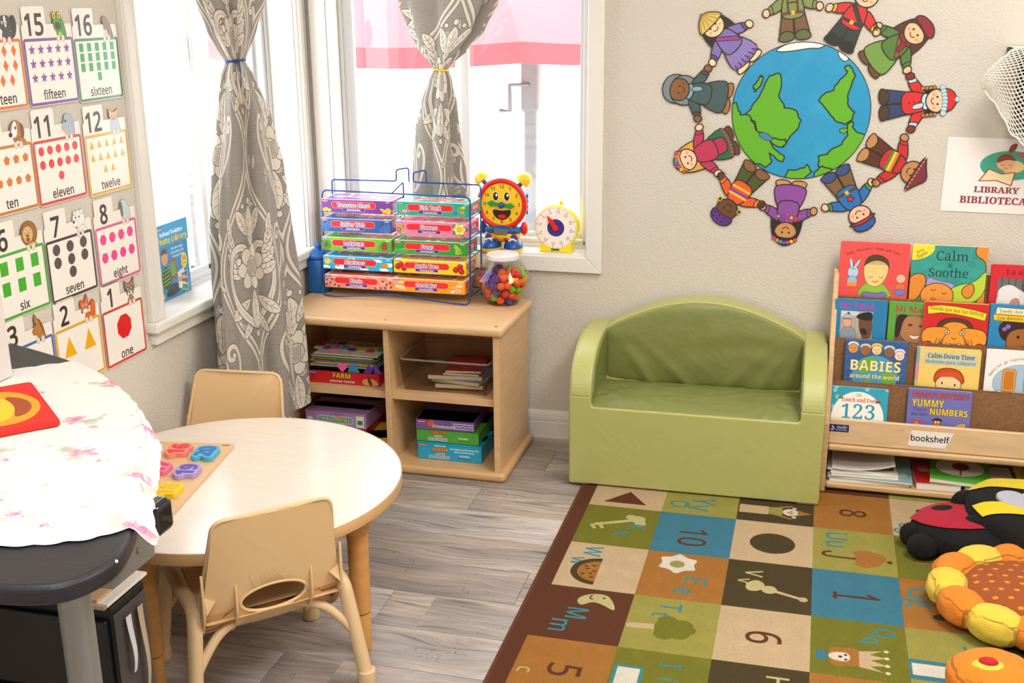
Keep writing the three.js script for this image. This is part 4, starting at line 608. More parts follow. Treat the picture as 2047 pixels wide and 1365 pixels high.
// ---------------------------------------------------------------- board books
const bookSheet = new Atlas(2048, '#fff');
const bookMat = phys({ map: bookSheet.tex, roughness: 0.38, clearcoat: 0.3, clearcoatRoughness: 0.2 });
{
  const face = (g, x, y, r, skin, ln = '#5a3018') => { D.ell(g, x, y, r, r * 1.02, skin, ln, 2); };
  const C = {
    head(g, w, h) { g.fillStyle = '#e8504e'; g.fillRect(0, 0, w, h); g.save(); const s = 'Head, Shoulders, Knees and Toes...'; for (let i = 0; i < s.length; i++) { const k = i / (s.length - 1), x = 30 + k * 245, y = 62 - 34 * Math.sin(k * PI * 0.9 + 0.15) ; g.save(); g.translate(x, y); g.rotate((k - 0.45) * 0.8); D.t(g, s[i], 0, 0, 17, '#5a1a1c', ''); g.restore(); } g.restore(); D.cv(g, [[95, 210], [120, 180], [190, 180], [222, 214], [240, 250], [80, 250]], '#8fbf3a', '#4a6a1c', 2); D.cv(g, [[96, 250], [110, 220], [160, 232], [205, 218], [222, 250]], '#7b74b8', '#3f3a72', 2); D.cv(g, [[104, 120], [118, 78], [160, 62], [206, 82], [216, 130], [190, 190], [150, 204], [116, 180]], '#f6cf86', '#7a4a1c', 2); D.cv(g, [[104, 116], [116, 66], [160, 50], [212, 72], [218, 126], [204, 92], [160, 78], [120, 96]], '#4a3524'); for (let k = 0; k < 14; k++) D.ln(g, [[118 + k * 7, 74 - 10 * Math.sin(k / 4)], [114 + k * 7, 100]], '#5a4028', 2); D.arc(g, 138, 152, 8, 0.2, PI - 0.2, '#7a4a1c', 2); D.arc(g, 184, 152, 8, 0.2, PI - 0.2, '#7a4a1c', 2); D.arc(g, 160, 170, 10, 0.1, PI - 0.2, '#b03030', 3); D.ell(g, 62, 138, 24, 26, '#b9cfe4', '#4a6a8a', 2); D.ell(g, 52, 100, 6, 26, '#c9dcec', '#4a6a8a', 2, -0.2); D.ell(g, 76, 102, 6, 26, '#c9dcec', '#4a6a8a', 2, 0.5); D.ell(g, 60, 176, 22, 20, '#9fbbe0', '#4a6a8a', 2); g.fillStyle = '#ef9a2a'; g.fillRect(40, 184, 40, 18); D.ell(g, 268, 158, 20, 20, '#f2b8a0', '#8a4a3a', 2); D.ell(g, 268, 196, 22, 18, '#ea6a3a', '#8a4a3a', 2); D.ell(g, 268, 220, 24, 14, '#6f7fc0', '#3f4a82', 2); },
    calm(g, w, h) { const gr = g; gr.fillStyle = '#2f9a90'; gr.fillRect(0, 0, w, h); for (let i = 0; i < 60; i++) D.ell(g, rr(0, w), rr(0, h), rr(10, 34), rr(6, 18), `rgba(${rnd() < 0.5 ? '70,180,170' : '30,120,120'},0.25)`); D.cv(g, [[-20, -20], [80, -20], [92, 20], [70, 44], [40, 62], [-20, 70]], '#f4de3a'); g.save(); g.rotate(-0.5); D.t(g, 'Baby', 14, 38, 14, '#3a2a10', ''); D.t(g, 'Gym', 14, 56, 22, '#3a2a10', ''); g.restore(); D.cv(g, [[250, -10], [330, -10], [330, 250], [260, 250], [290, 160], [300, 60], [250, 40]], '#e38a30', '#3a1e0c', 3); D.cv(g, [[-10, 130], [60, 118], [66, 180], [20, 250], [-10, 250]], '#e38a30', '#3a1e0c', 3); D.cv(g, [[66, 130], [110, 150], [190, 160], [160, 220], [66, 200]], '#a79ad6', '#5a4a8a', 2); D.cv(g, [[150, 190], [200, 160], [260, 150], [300, 90], [310, 150], [280, 230], [200, 250], [140, 250]], '#b8d23a', '#3a5a14', 3); D.ell(g, 112, 214, 66, 54, '#e8953a', '#3a1e0c', 3); D.arc(g, 96, 184, 9, 0.3, 2.8, '#3a1e0c', 2.5); D.arc(g, 140, 196, 9, 0.3, 2.8, '#3a1e0c', 2.5); D.arc(g, 100, 222, 9, 0.5, 3, '#3a1e0c', 2.5); D.cv(g, [[215, 170], [250, 150], [262, 190], [236, 226], [206, 200]], '#e38a30', '#3a1e0c', 3); D.t(g, 'Calm', 160, 44, 54, '#14312f', '', 'serif'); D.t(g, '&', 156, 84, 28, '#14312f', '', 'serif'); D.t(g, 'Soothe', 150, 116, 50, '#14312f', '', 'serif'); },
    abuela(g, w, h) { g.fillStyle = '#d3202f'; g.fillRect(0, 0, w, h); D.t(g, 'La abuela', 150, 34, 34, '#5a1016', 'bold', 'serif'); g.fillStyle = '#6b6a6c'; g.fillRect(34, 64, 240, 190); g.fillStyle = '#3c3a3c'; for (let i = 0; i < 7; i++) g.fillRect(50 + i * 30, 64, 4, 80); D.pg(g, [[140, 90], [190, 60], [240, 90], [240, 160], [140, 160]], '#4a484c'); D.cv(g, [[34, 140], [80, 96], [150, 120], [200, 180], [274, 150], [274, 254], [34, 254]], '#dcd6d6'); D.ell(g, 86, 140, 48, 44, '#e8e2e2'); D.cv(g, [[90, 180], [120, 150], [140, 176], [132, 212], [100, 220]], '#c98a7a', '#8a5a4a', 2); D.pg(g, [[150, 200], [240, 160], [250, 210], [170, 240]], '#c0203a'); D.cv(g, [[110, 200], [160, 230], [150, 256], [100, 256]], '#3a3a52'); },
    papa(g, w, h) { g.fillStyle = '#1a7fb4'; g.fillRect(0, 0, w, h); D.t(g, 'Mi Papá', 128, 40, 50, '#d4239a', 'bold', 'serif'); g.fillStyle = '#b9aea4'; g.fillRect(36, 72, 184, 190); g.fillStyle = '#8d867e'; for (let i = 0; i < 9; i++) g.fillRect(40 + i * 20, 90, 3, 160); D.pg(g, [[36, 72], [130, 72], [150, 96], [36, 110]], '#d8d2ca'); D.cv(g, [[34, 240], [50, 170], [96, 160], [130, 190], [134, 262], [34, 262]], '#8f9aa6', '#5a6470', 2); D.ell(g, 76, 142, 26, 28, '#e2a88a', '#8a5a44', 2); D.cv(g, [[44, 130], [56, 92], [88, 86], [112, 112], [108, 136], [76, 118]], '#b9bcc0', '#6a6e74', 2); g.fillStyle = '#5a5e64'; g.fillRect(50, 116, 54, 6); D.ell(g, 80, 86, 8, 8, '#4a4e54'); D.cv(g, [[136, 90], [190, 76], [220, 90], [220, 240], [176, 250], [150, 200], [142, 150]], '#6b4632'); D.cv(g, [[120, 108], [140, 84], [200, 70], [220, 84], [220, 128], [150, 122]], '#1d1a1a'); D.cv(g, [[150, 170], [190, 176], [196, 216], [160, 210]], '#1f1714'); D.pg(g, [[160, 262], [190, 236], [220, 230], [220, 262]], '#c8a888'); },
    mama(g, w, h) { g.fillStyle = '#5aa53a'; g.fillRect(0, 0, w, h); D.t(g, 'Mi Mamá', 150, 44, 50, '#c01f4c', 'bold', 'serif'); g.fillStyle = '#7a5a48'; g.fillRect(42, 74, 240, 190); D.cv(g, [[60, 120], [110, 80], [190, 84], [230, 130], [220, 210], [170, 250], [110, 240], [70, 190]], '#b47a52'); D.cv(g, [[42, 74], [120, 74], [84, 110], [74, 200], [42, 230]], '#2a1a14'); D.ell(g, 128, 136, 14, 6, '#3a2218'); D.ell(g, 186, 140, 12, 6, '#3a2218'); D.cv(g, [[120, 190], [156, 204], [192, 190], [170, 222], [136, 220]], '#f2e6dc', '#7a2a2a', 3); D.cv(g, [[200, 150], [260, 110], [284, 180], [284, 264], [200, 264]], '#3a241a'); g.fillStyle = '#efe6da'; g.fillRect(70, 244, 110, 20); },
    hands(g, w, h) { g.fillStyle = '#cf1f22'; g.fillRect(0, 0, w, h); D.cv(g, [[60, 170], [70, 90], [150, 70], [230, 90], [240, 170]], '#5a2f1a', '#2a140a', 3); D.cv(g, [[82, 130], [110, 100], [150, 92], [196, 100], [220, 130], [216, 200], [170, 252], [130, 252], [86, 200]], '#e9982e', '#3a1c0a', 3); for (const s of [-1, 1]) { const X = (x) => 150 + s * x; D.cv(g, [[X(150), 130], [X(60), 120], [X(24), 130], [X(40), 160], [X(60), 200], [X(90), 230], [X(110), 190], [X(150), 210]], '#e9982e', '#3a1c0a', 3); for (let k = 0; k < 3; k++) D.ln(g, [[X(50 + k * 14), 180], [X(56 + k * 18), 224]], '#3a1c0a', 2.5); D.ell(g, X(34), 148, 12, 11, '#f4dcb0', '#3a1c0a', 2.5); D.ell(g, X(34), 149, 4, 5, '#2a140a'); } D.arc(g, 150, 170, 10, 0.3, 2.8, '#3a1c0a', 3); D.cv(g, [[112, 196], [150, 210], [188, 196], [172, 224], [150, 230], [128, 224]], '#fff', '#3a1c0a', 3); D.cv(g, [[-10, 270], [60, 236], [100, 270]], '#5fb4d6', '#2a5a72', 2); D.cv(g, [[200, 270], [240, 236], [310, 270]], '#5fb4d6', '#2a5a72', 2); D.pg(g, [[16, 22], [80, 14], [150, 18], [230, 30], [290, 44], [284, 82], [220, 68], [150, 56], [80, 52], [20, 62]], '#f4dc2a', '#7a4a10', 3); g.save(); g.translate(152, 40); g.rotate(0.08); D.t(g, 'Hands Are Not for Hitting', 0, 0, 24, '#3a1e0c', '', 'serif', null, 0, 'center', 250); g.restore(); },
    teeth(g, w, h) { g.fillStyle = '#1f86c0'; g.fillRect(0, 0, w, h); D.cv(g, [[40, 130], [60, 80], [160, 60], [300, 70], [300, 200], [80, 200]], '#2f1a10'); D.cv(g, [[80, 200], [96, 130], [170, 112], [260, 120], [290, 170], [280, 240], [180, 262], [110, 250]], '#a0612c', '#2f1a10', 3); D.ell(g, 90, 110, 12, 11, '#8a6ac8'); D.ell(g, 74, 124, 11, 10, '#8a6ac8'); D.ell(g, 140, 160, 7, 8, '#1a0c08'); D.arc(g, 172, 196, 12, 0.2, 2.8, '#1a0c08', 3); D.cv(g, [[140, 216], [200, 226], [250, 214], [220, 244], [160, 244]], '#fff', '#7a2a1a', 3); D.cv(g, [[20, 270], [60, 220], [110, 226], [120, 270]], '#a0612c', '#2f1a10', 3); D.pg(g, [[30, 16], [300, 24], [300, 56], [26, 50]], '#f8efb8', '#7a4a10', 2); D.pg(g, [[16, 52], [300, 58], [300, 90], [20, 82]], '#f0c42a', '#7a4a10', 2); D.t(g, 'Teeth Are Not for Biting', 40, 36, 24, '#3a1e0c', '', 'serif', null, 0, 'left'); D.t(g, 'Los dientes no son', 36, 70, 22, '#3a1e0c', '', 'serif', null, 0, 'left'); },
    babies(g, w, h) { g.fillStyle = '#2f5f9c'; g.fillRect(0, 0, w, h); for (let i = 0; i < 50; i++) D.ell(g, rr(0, w), rr(0, h), rr(8, 24), rr(6, 16), `rgba(${rnd() < 0.5 ? '60,130,190' : '30,70,130'},0.3)`); D.ell(g, 150, 180, 110, 104, '#3f9fd0'); D.cv(g, [[60, 120], [110, 80], [170, 100], [150, 150], [80, 180]], '#6ab23a'); D.cv(g, [[170, 170], [240, 140], [250, 210], [200, 250]], '#6ab23a'); D.cv(g, [[80, 210], [150, 200], [150, 270], [90, 270]], '#6ab23a'); const sk = ['#d99a52', '#a06a3c', '#f4d49a', '#8a6248', '#f2dcc8']; [[38, 46], [98, 54], [152, 48], [212, 56], [262, 70]].forEach(([x, y], i) => { D.ell(g, x, y - 20, 26, 16, ['#e9e2d2', '#e6c8d2', '#f2cf4a', '#c8d8ea', '#f2e0ea'][i]); face(g, x, y, 24, sk[i]); D.ell(g, x - 8, y - 2, 2.5, 2.5, '#3a2010'); D.ell(g, x + 8, y - 2, 2.5, 2.5, '#3a2010'); D.arc(g, x, y + 6, 6, 0.2, 2.9, '#8a3020', 2); }); D.t(g, 'BABIES', 150, 130, 74, '#f7e9ae', 'bold', 'sans-serif', '#7a5a20', 4, 'center', 250); D.t(g, 'around the world', 150, 184, 32, '#f7e9ae', 'bold', 'sans-serif', '#5a4a20', 3, 'center', 240); },
    cdt(g, w, h) { g.fillStyle = '#f2cf6a'; g.fillRect(0, 0, w, h); g.fillStyle = '#6fa8c0'; g.fillRect(0, 0, 16, 80); g.fillStyle = '#d08ab0'; g.fillRect(0, 80, 16, 90); g.fillStyle = '#b0c46a'; g.fillRect(0, 170, 16, 100); for (let i = 0; i < 30; i++) D.ell(g, rr(24, w), rr(10, 90), rr(20, 40), rr(6, 14), `rgba(${['240,170,150', '190,210,170', '250,225,140'][i % 3]},0.35)`); g.fillStyle = 'rgba(190,205,190,0.8)'; g.fillRect(40, 22, 240, 64); D.t(g, 'Calm-Down Time', 162, 40, 32, '#2f3a6a', 'bold', 'serif', null, 0, 'center', 220); D.t(g, 'Momento para calmarse', 160, 70, 26, '#3f7fa8', 'bold', 'serif', null, 0, 'center', 236); D.cv(g, [[86, 160], [100, 110], [150, 96], [210, 106], [236, 160], [220, 180], [100, 180]], '#c8481c', '#5a1c08', 3); D.cv(g, [[96, 160], [150, 130], [222, 158], [216, 210], [160, 246], [106, 214]], '#f6d49a', '#5a3018', 3); D.cv(g, [[92, 150], [130, 120], [200, 116], [232, 156], [180, 140], [120, 146]], '#d8531f'); D.ell(g, 130, 176, 4, 6, '#2a1a10'); D.ell(g, 190, 182, 4, 6, '#2a1a10'); D.arc(g, 160, 200, 7, 0.2, 2.8, '#5a3018', 3); D.arc(g, 156, 214, 20, 0.3, 2.4, '#9a3018', 3); D.cv(g, [[170, 262], [196, 222], [240, 220], [256, 262]], '#7f9ec8', '#2f4a72', 3); },
    opp(g, w, h) { g.fillStyle = '#f0efee'; g.fillRect(0, 0, w, h); const s = 'Opposites go together like Peanut Butter'; for (let i = 0; i < s.length; i++) { const a = PI * (1.12 + 0.78 * i / s.length); g.save(); g.translate(160 + 150 * Math.cos(a), 165 + 130 * Math.sin(a)); g.rotate(a + PI / 2); D.t(g, s[i], 0, 0, 15, '#3a3a3a', ''); g.restore(); } D.ell(g, 160, 150, 124, 88, '#a9c4dc', '#8aa', 2); g.save(); g.beginPath(); g.ellipse(160, 150, 124, 88, 0, 0, 2 * PI); g.clip(); g.fillStyle = '#7c9a2c'; g.fillRect(20, 190, 300, 70); g.restore(); for (const [x, c] of [[100, '#c87a1e'], [190, '#c8242a']]) { D.rr(g, x - 26, 84, 56, 104, 16, '#e3a04a', '#7a4a14', 2); D.rr(g, x - 18, 94, 40, 84, 10, c); D.ln(g, [[x - 10, 188], [x - 12, 206]], '#5a3a14', 3); D.ln(g, [[x + 12, 188], [x + 12, 206]], '#5a3a14', 3); } D.ell(g, 66, 196, 12, 12, '#fff', '#333', 2); },
    one(g, w, h) { g.fillStyle = '#2fa8c8'; g.fillRect(0, 0, w, h); for (let i = 0; i < 26; i++) D.ell(g, rr(0, w), rr(0, h), 11, 11, '#8fd2e2'); g.fillStyle = '#1f90b4'; g.fillRect(0, 0, 16, h); D.ell(g, 150, 170, 134, 148, '#fdfbf4'); g.strokeStyle = '#c8c0b0'; g.lineWidth = 2; g.strokeRect(136, 32, 30, 18); D.t(g, 'DK', 151, 41, 14, '#8a8a8a', 'bold'); D.t(g, 'Touch and Feel', 152, 68, 30, '#d0302c', 'bold', 'serif', null, 0, 'center', 180); D.t(g, '123', 152, 132, 108, '#2f9cc4', '', 'serif', '#2f9cc4', 2); D.rr(g, 44, 54, 26, 12, 5, '#5a8a2a'); D.rr(g, 236, 66, 26, 12, 5, '#c02a2a'); D.ell(g, 100, 220, 66, 26, '#f2b81a', '#8a5a10', 3); D.pg(g, [[160, 206], [250, 214], [262, 250], [150, 250]], '#2a3a66'); D.ell(g, 190, 216, 22, 16, '#f2b81a'); },
    pb(g, w, h) { g.fillStyle = '#6f72bc'; g.fillRect(0, 0, w, h); D.t(g, "PEANUT BUTTER'S", 154, 30, 34, '#e0473a', 'bold', 'sans-serif', '#5a1a1a', 3, 'center', 268); D.t(g, 'YUMMY', 96, 72, 50, '#f5d24a', 'bold', 'sans-serif', '#5a4a1a', 4, 'center', 150); D.t(g, 'NUMBERS', 196, 112, 44, '#f5d24a', 'bold', 'sans-serif', '#5a4a1a', 4, 'center', 180); D.t(g, 'Terry', 62, 106, 24, '#2a2a52', '', 'serif'); D.t(g, 'Border', 62, 130, 24, '#2a2a52', '', 'serif'); D.ell(g, 50, 186, 16, 22, '#d98a2a', '#5a3010', 2); D.ln(g, [[20, 160], [84, 166]], '#d8325a', 6); D.ell(g, 146, 178, 18, 28, '#c87a2a', '#5a3010', 2); D.cv(g, [[112, 160], [146, 138], [182, 160], [146, 156]], '#3a1e10'); D.ell(g, 140, 164, 5, 6, '#fff', '#222', 1); D.ell(g, 154, 164, 5, 6, '#fff', '#222', 1); D.ell(g, 252, 182, 34, 16, '#d9a25a', '#6a4010', 2, -0.5); D.star(g, 234, 198, 16, '#4a9a2a'); for (const x of [40, 60, 136, 158]) D.ln(g, [[x, 204], [x - 2, 236]], '#2a2a2a', 2); },
  };
  // kind, label, x, top y, z of cover, width, height, tier slope
  const list = [
    ['head', 'red board book with a baby and blue rabbit on the top tier', 1.780, 0.756, 0.082, 0.204, 0.19, '#d84a48'], ['calm', 'teal board book with a sleeping baby, top tier beside the red baby book', 1.990, 0.755, 0.082, 0.214, 0.19, '#f2d23a'], ['abuela', 'red board book with a baby photograph, rightmost on the top tier', 2.217, 0.706, 0.082, 0.19, 0.16, '#b81c2a'],
    ['papa', 'blue board book showing a man in a cap and a baby, second tier', 1.776, 0.587, 0.131, 0.153, 0.155, '#15709e'], ['mama', 'green board book showing a smiling woman, partly covered by a red book', 1.934, 0.585, 0.124, 0.153, 0.155, '#4a9030'], ['hands', 'red board book with hands over a smiling boy, second tier', 2.033, 0.595, 0.142, 0.183, 0.175, '#e8c22a'], ['teeth', 'blue board book with a laughing girl, rightmost on the second tier', 2.220, 0.596, 0.131, 0.18, 0.175, '#1a76aa'],
    ['babies', 'blue board book with five baby faces on the third tier', 1.814, 0.473, 0.178, 0.181, 0.165, '#27508a'], ['cdt', 'yellow board book with a red-haired boy on the third tier', 2.021, 0.463, 0.178, 0.182, 0.165, '#e0bd5a'], ['opp', 'white board book with two toast slices in an oval, third tier', 2.217, 0.469, 0.178, 0.2, 0.165, '#e0dedc'],
    ['one', 'turquoise counting board book behind the front rail, left end', 1.776, 0.334, 0.222, 0.172, 0.16, '#2796b4'], ['pb', 'violet board book with cartoon nuts behind the front rail', 2.004, 0.345, 0.222, 0.181, 0.165, '#6266ae']];
  list.forEach(([k, lab, x, yt, z, w, h, edge]) => {
    const pw = 300, ph = Math.round(300 * h / w); const r = bookSheet.add(pw, ph, (g, W, H) => { g.save(); const s = ph / 264 > 1 ? 1 : 1; C[k](g, W, H); g.restore(); }), e = bookSheet.add(10, 10, (g, W, H) => { g.fillStyle = edge; g.fillRect(-2, -2, 14, 14); });
    const t = thing('board_book', lab, 'book', [x + w / 2, yt - h, z]); t.rotation.x = -0.09;
    const cov = (n, rect, zz, d) => { const g = extr(rrect(w, h, 0.006, 0, h / 2), d, 0.0006, 2, 4); flatUV(g, rect, w, h, 0, h / 2); obj(n, T(g, 0, 0, zz), bookMat, t); };
    cov('front_cover', r, -0.0022, 0.0022); cov('back_cover', e, -0.0125, 0.0022);
    obj('pages', rb(w - 0.004, h - 0.003, 0.0083, 0.001, -0.001, h / 2, -0.0063), M.paper, t);
    obj('spine', boxUV(rb(0.0025, h - 0.004, 0.012, 0.001, -w / 2 + 0.001, h / 2, -0.0062), [e, e, e, e, e, e]), bookMat, t);
  });
  // lower shelf: magazines and thin books
  const L = (n, lab, x, y, z, w, d, h, turn, rects, edge = '#efe9de') => {
    const t = thing(n, lab, n === 'magazine' ? 'magazine' : 'book', [x, y, z], turn);
    const e = bookSheet.add(10, 10, (g) => { g.fillStyle = edge; g.fillRect(-2, -2, 14, 14); });
    obj('pages', rb(w - 0.003, h - 0.002, d - 0.003, 0.0008, 0, h / 2, 0), M.paper, t);
    for (const [nm, yy] of [['front_cover', h - 0.001], ['back_cover', 0]]) obj(nm, boxUV(rb(w, 0.0013, d, 0.0005, 0, yy + 0.0006, 0), [e, e, rects, e, e, e]), bookMat, t);
  };
  const top = (f) => bookSheet.add(200, 150, f);
  const tA = top((g, w, h) => { g.fillStyle = '#c9b8ac'; g.fillRect(0, 0, w, h); for (let i = 0; i < 60; i++) D.ln(g, [[rr(0, 70), rr(0, h)], [rr(0, 70), rr(0, h)]], '#8a6f72', 1); D.rr(g, 76, 20, 120, 110, 4, '#7a5a3a'); D.ell(g, 130, 90, 40, 24, '#8fd02a'); D.ell(g, 170, 60, 30, 16, '#2a2a2a'); });
  const tB = top((g, w, h) => { g.fillStyle = '#eeeae6'; g.fillRect(0, 0, w, h); for (let y = 8; y < h; y += 7) D.ln(g, [[10, y], [w - 12, y]], '#b8b2b0', 1.5); });
  const tC = top((g, w, h) => { g.fillStyle = '#8fb0b8'; g.fillRect(0, 0, w, h); D.ell(g, 150, 110, 40, 20, '#c0d0c8'); });
  const tD = top((g, w, h) => { g.fillStyle = '#b81e26'; g.fillRect(0, 0, w, h); D.ell(g, 50, 50, 30, 18, '#d98a8a'); D.t(g, '10.95', 110, 118, 26, '#f0d8c8', 'bold'); g.fillStyle = '#1f8a7a'; g.fillRect(w - 34, 0, 34, h); });
  const tE = top((g, w, h) => { g.fillStyle = '#57b03a'; g.fillRect(0, 0, w, h); D.ell(g, 100, 66, 84, 54, '#e9e2d6', '#7a4a2a', 2); D.ell(g, 104, 60, 30, 22, '#8a3a2a'); D.ln(g, [[104, 80], [104, 110]], '#c84a2a', 7); });
  const tF = top((g, w, h) => { g.fillStyle = '#d9b52a'; g.fillRect(0, 0, w, h); });
  L('magazine', 'thick white magazine at the bottom of the pile on the lowest shelf', 1.91, 0.0365, 0.145, 0.24, 0.2, 0.011, 0.02, tC); L('magazine', 'teal edged magazine second from the bottom of the lowest shelf pile', 1.915, 0.048, 0.148, 0.25, 0.2, 0.008, -0.03, tC, '#8fb0b8'); L('magazine', 'white lined magazine in the middle of the lowest shelf pile', 1.892, 0.0565, 0.15, 0.2, 0.19, 0.009, 0.05, tB); L('magazine', 'magazine with a green and brown picture topping the lowest shelf pile', 1.89, 0.066, 0.142, 0.2, 0.18, 0.007, -0.06, tA);
  { const o = grid(20, 6, (u, v) => [1.80 + u * 0.185, 0.076 + 0.022 * Math.pow(u, 2.4) + 0.002 * v + 0.004 * Math.sin(PI * u) * -1, 0.09 + v * 0.15]); const r = tB, uv = o.attributes.uv; for (let i = 0; i < uv.count; i++) uv.setXY(i, r.u0 + (r.u1 - r.u0) * uv.getX(i), r.v0 + (r.v1 - r.v0) * uv.getY(i)); const p = obj('loose_paper', o, std({ map: bookSheet.tex, roughness: 0.85, side: THREE.DoubleSide })); tag(p, 'curled printed page on top of the magazine pile', 'paper'); }
  L('picture_book', 'red picture book with teal spine lying on the lowest shelf', 2.11, 0.0365, 0.165, 0.13, 0.17, 0.022, 0.03, tD, '#eadcc8'); L('picture_book', 'white paged thin book beneath the green book on the lowest shelf', 2.262, 0.0365, 0.15, 0.15, 0.18, 0.018, 0.02, tB); L('picture_book', 'green picture book with oval cover lying on the lowest shelf', 2.18, 0.0592, 0.148, 0.17, 0.2, 0.014, -0.1, tE, '#57b03a'); L('picture_book', 'yellow thin book behind the green book on the lowest shelf', 2.42, 0.0365, 0.11, 0.14, 0.14, 0.03, 0.05, tF, '#d9b52a'); L('picture_book', 'dark covered book at the right of the lowest shelf', 2.56, 0.0365, 0.14, 0.1, 0.18, 0.07, 0.0, top((g, w, h) => { g.fillStyle = '#1f1d1e'; g.fillRect(0, 0, w, h); }), '#1f1d1e');
}
// ---------------------------------------------------------------- alphabet rug
{
  const CX = 0.2199, CZ = 0.2537, X0 = 1.0918, Z0 = 0.5287, bw = 0.045;
  const cols = 6, rows = 7, r0 = -1;                       // cells from row -1 (by the wall) to row 5
  const xa = X0 - bw, xb = X0 + cols * CX + bw, za = Z0 + r0 * CZ - bw, zb = Z0 + (r0 + rows) * CZ + bw;
  const Wp = 1700, Hp = 2040, c = canvas(Wp, Hp), g = c.getContext('2d'), kx = Wp / (xb - xa), kz = Hp / (zb - za);
  const BE = '#d8bd96', LI = '#a8a24a', OL = '#4b3c17', OR = '#b4782c', GR = '#7d7d17', BL = '#3d84a0', BR = '#64310f', TE = '#3f92a6', CR = '#cfc98a', WH = '#ece6da';
  g.fillStyle = BR; g.fillRect(0, 0, Wp, Hp);
  g.fillStyle = LI; g.fillRect((X0 + 4 * CX - xa) * kx, 0, CX * kx, bw * kz);
  const cell = (col, row, bg, draw) => {
    const x = (X0 + col * CX - xa) * kx, y = (Z0 + row * CZ - za) * kz, w = CX * kx, h = CZ * kz;
    g.save(); g.beginPath(); g.rect(x, y, w + 0.5, h + 0.5); g.clip(); g.fillStyle = bg; g.fillRect(x - 1, y - 1, w + 2, h + 2);
    // artwork is drawn for a reader standing at the right: its up points to +x
    g.translate(x + w / 2, y + h / 2); g.rotate(PI / 2); g.scale(CZ * kz / 254, CX * kx / 220); if (draw) draw(); g.restore();
  };
  const tx = (s, x, y, size, col) => D.t(g, s, x, y, size, col, '', 'sans-serif', col, 1.5);
  const hand = (L, col) => { for (const p of L) D.ln(g, p, col, 8); };
  cell(0, -1, BE, () => D.pg(g, [[96, 70], [96, -60], [10, 0]], BR));
  cell(1, -1, LI, () => { tx('Yy', 50, -6, 92, TE); D.ell(g, 60, 62, 20, 26, null, TE, 7); });
  cell(2, -1, OL, () => { g.fillStyle = BE; g.fillRect(16, 20, 56, 86); D.pg(g, [[20, 20], [66, 20], [78, -20], [12, -20]], LI); D.ell(g, 44, -44, 24, 24, WH); D.ell(g, 38, -46, 4, 4, '#7a6a30'); D.ell(g, 52, -46, 4, 4, '#7a6a30'); D.ell(g, 45, -38, 5, 4, '#c8702a'); D.pg(g, [[24, -64], [64, -64], [44, -104]], OR); D.ell(g, 14, -54, 7, 7, WH); D.ell(g, 76, -54, 7, 7, WH); D.ln(g, [[14, -14], [0, -46]], OR, 10); D.ln(g, [[74, -14], [88, -44]], OR, 10); });
  cell(3, -1, OR, () => tx('8', 6, 0, 104, BR));
  cell(4, -1, BE, () => { for (const [x, y] of [[-60, -10], [-76, 10], [-58, 28], [-84, -26], [-50, -36], [-70, -50]]) D.ell(g, x, y, 12, 9, '#6a3210', null, 1, 0.4); tx('Gg', 70, 70, 60, TE); });
  cell(5, -1, OL, () => tx('Pp', 0, 0, 90, CR));
  cell(0, 0, GR, () => { D.ell(g, -54, -52, 24, 22, CR); D.ell(g, -30, -62, 18, 16, CR); D.ell(g, -66, -30, 16, 16, CR); D.ln(g, [[-48, -40], [0, 62]], CR, 16); D.ln(g, [[-4, 54], [20, 42]], CR, 11); D.ln(g, [[8, 74], [26, 64]], CR, 11); tx('K', -8, -54, 68, TE); tx('k', 44, -18, 60, TE); });
  cell(1, 0, BL, () => tx('10', 20, 2, 108, BR));
  cell(2, 0, BE, () => D.ell(g, 6, 0, 62, 62, OL));
  cell(3, 0, LI, () => { tx('Uu', -60, 46, 80, TE); D.cv(g, [[34, -90], [96, -46], [84, 6], [64, -8], [44, 8], [24, -6], [6, 10], [-14, -30], [4, -76]], OR); D.ell(g, 46, -92, 8, 8, BR); D.cv(g, [[46, 0], [46, 60], [40, 84], [18, 80], [16, 64]], null, BR, 9, false); });
  cell(4, 0, GR, () => { D.ln(g, [[30, 60], [30, -40]], OR, 8); });
  cell(5, 0, BE);
  cell(0, 1, BE, () => { tx('W', -82, 40, 66, TE); tx('w', -18, 66, 60, TE); g.save(); g.translate(30, 10); g.beginPath(); g.arc(0, -6, 74, 0, PI); g.closePath(); D.f(g, OL); g.beginPath(); g.arc(0, -6, 56, 0, PI); g.closePath(); D.f(g, OR); for (const [x, y] of [[-30, 10], [-10, 24], [14, 12], [34, 6], [0, 4], [20, 32], [-24, 30]]) D.ell(g, x, y, 4, 6, BR); g.restore(); });
  cell(1, 1, OR, () => { const p = []; for (let k = 0; k < 12; k++) { const a = k * PI / 6, r = k % 2 ? 40 : 62; p.push([-66 + r * Math.cos(a), 22 + r * Math.sin(a)]); } D.cv(g, p, WH); D.ell(g, -62, 24, 20, 20, LI); tx('E', 18, -34, 76, TE); tx('e', 78, -12, 74, TE); });
  cell(2, 1, OL, () => { tx('V', -60, 40, 62, CR); tx('v', -14, 60, 54, CR); g.save(); g.translate(24, -14); g.rotate(0.35); D.cv(g, [[-26, 34], [0, 24], [26, 34], [34, 62], [0, 76], [-34, 62]], CR); D.cv(g, [[-24, 4], [0, -14], [24, 4], [16, 30], [-16, 30]], CR); D.ln(g, [[0, 70], [0, -72]], BE, 12); D.ell(g, 0, -80, 12, 12, BE); g.restore(); });
  cell(3, 1, BL, () => { D.ln(g, [[6, -54], [6, 50]], BR, 10); D.ln(g, [[6, -54], [-10, -30]], BR, 9); D.ln(g, [[-8, 52], [20, 52]], BR, 10); });
  cell(4, 1, OR, () => { tx('Gg', -30, 60, 90, TE); D.ell(g, 60, 20, 14, 20, OL); });
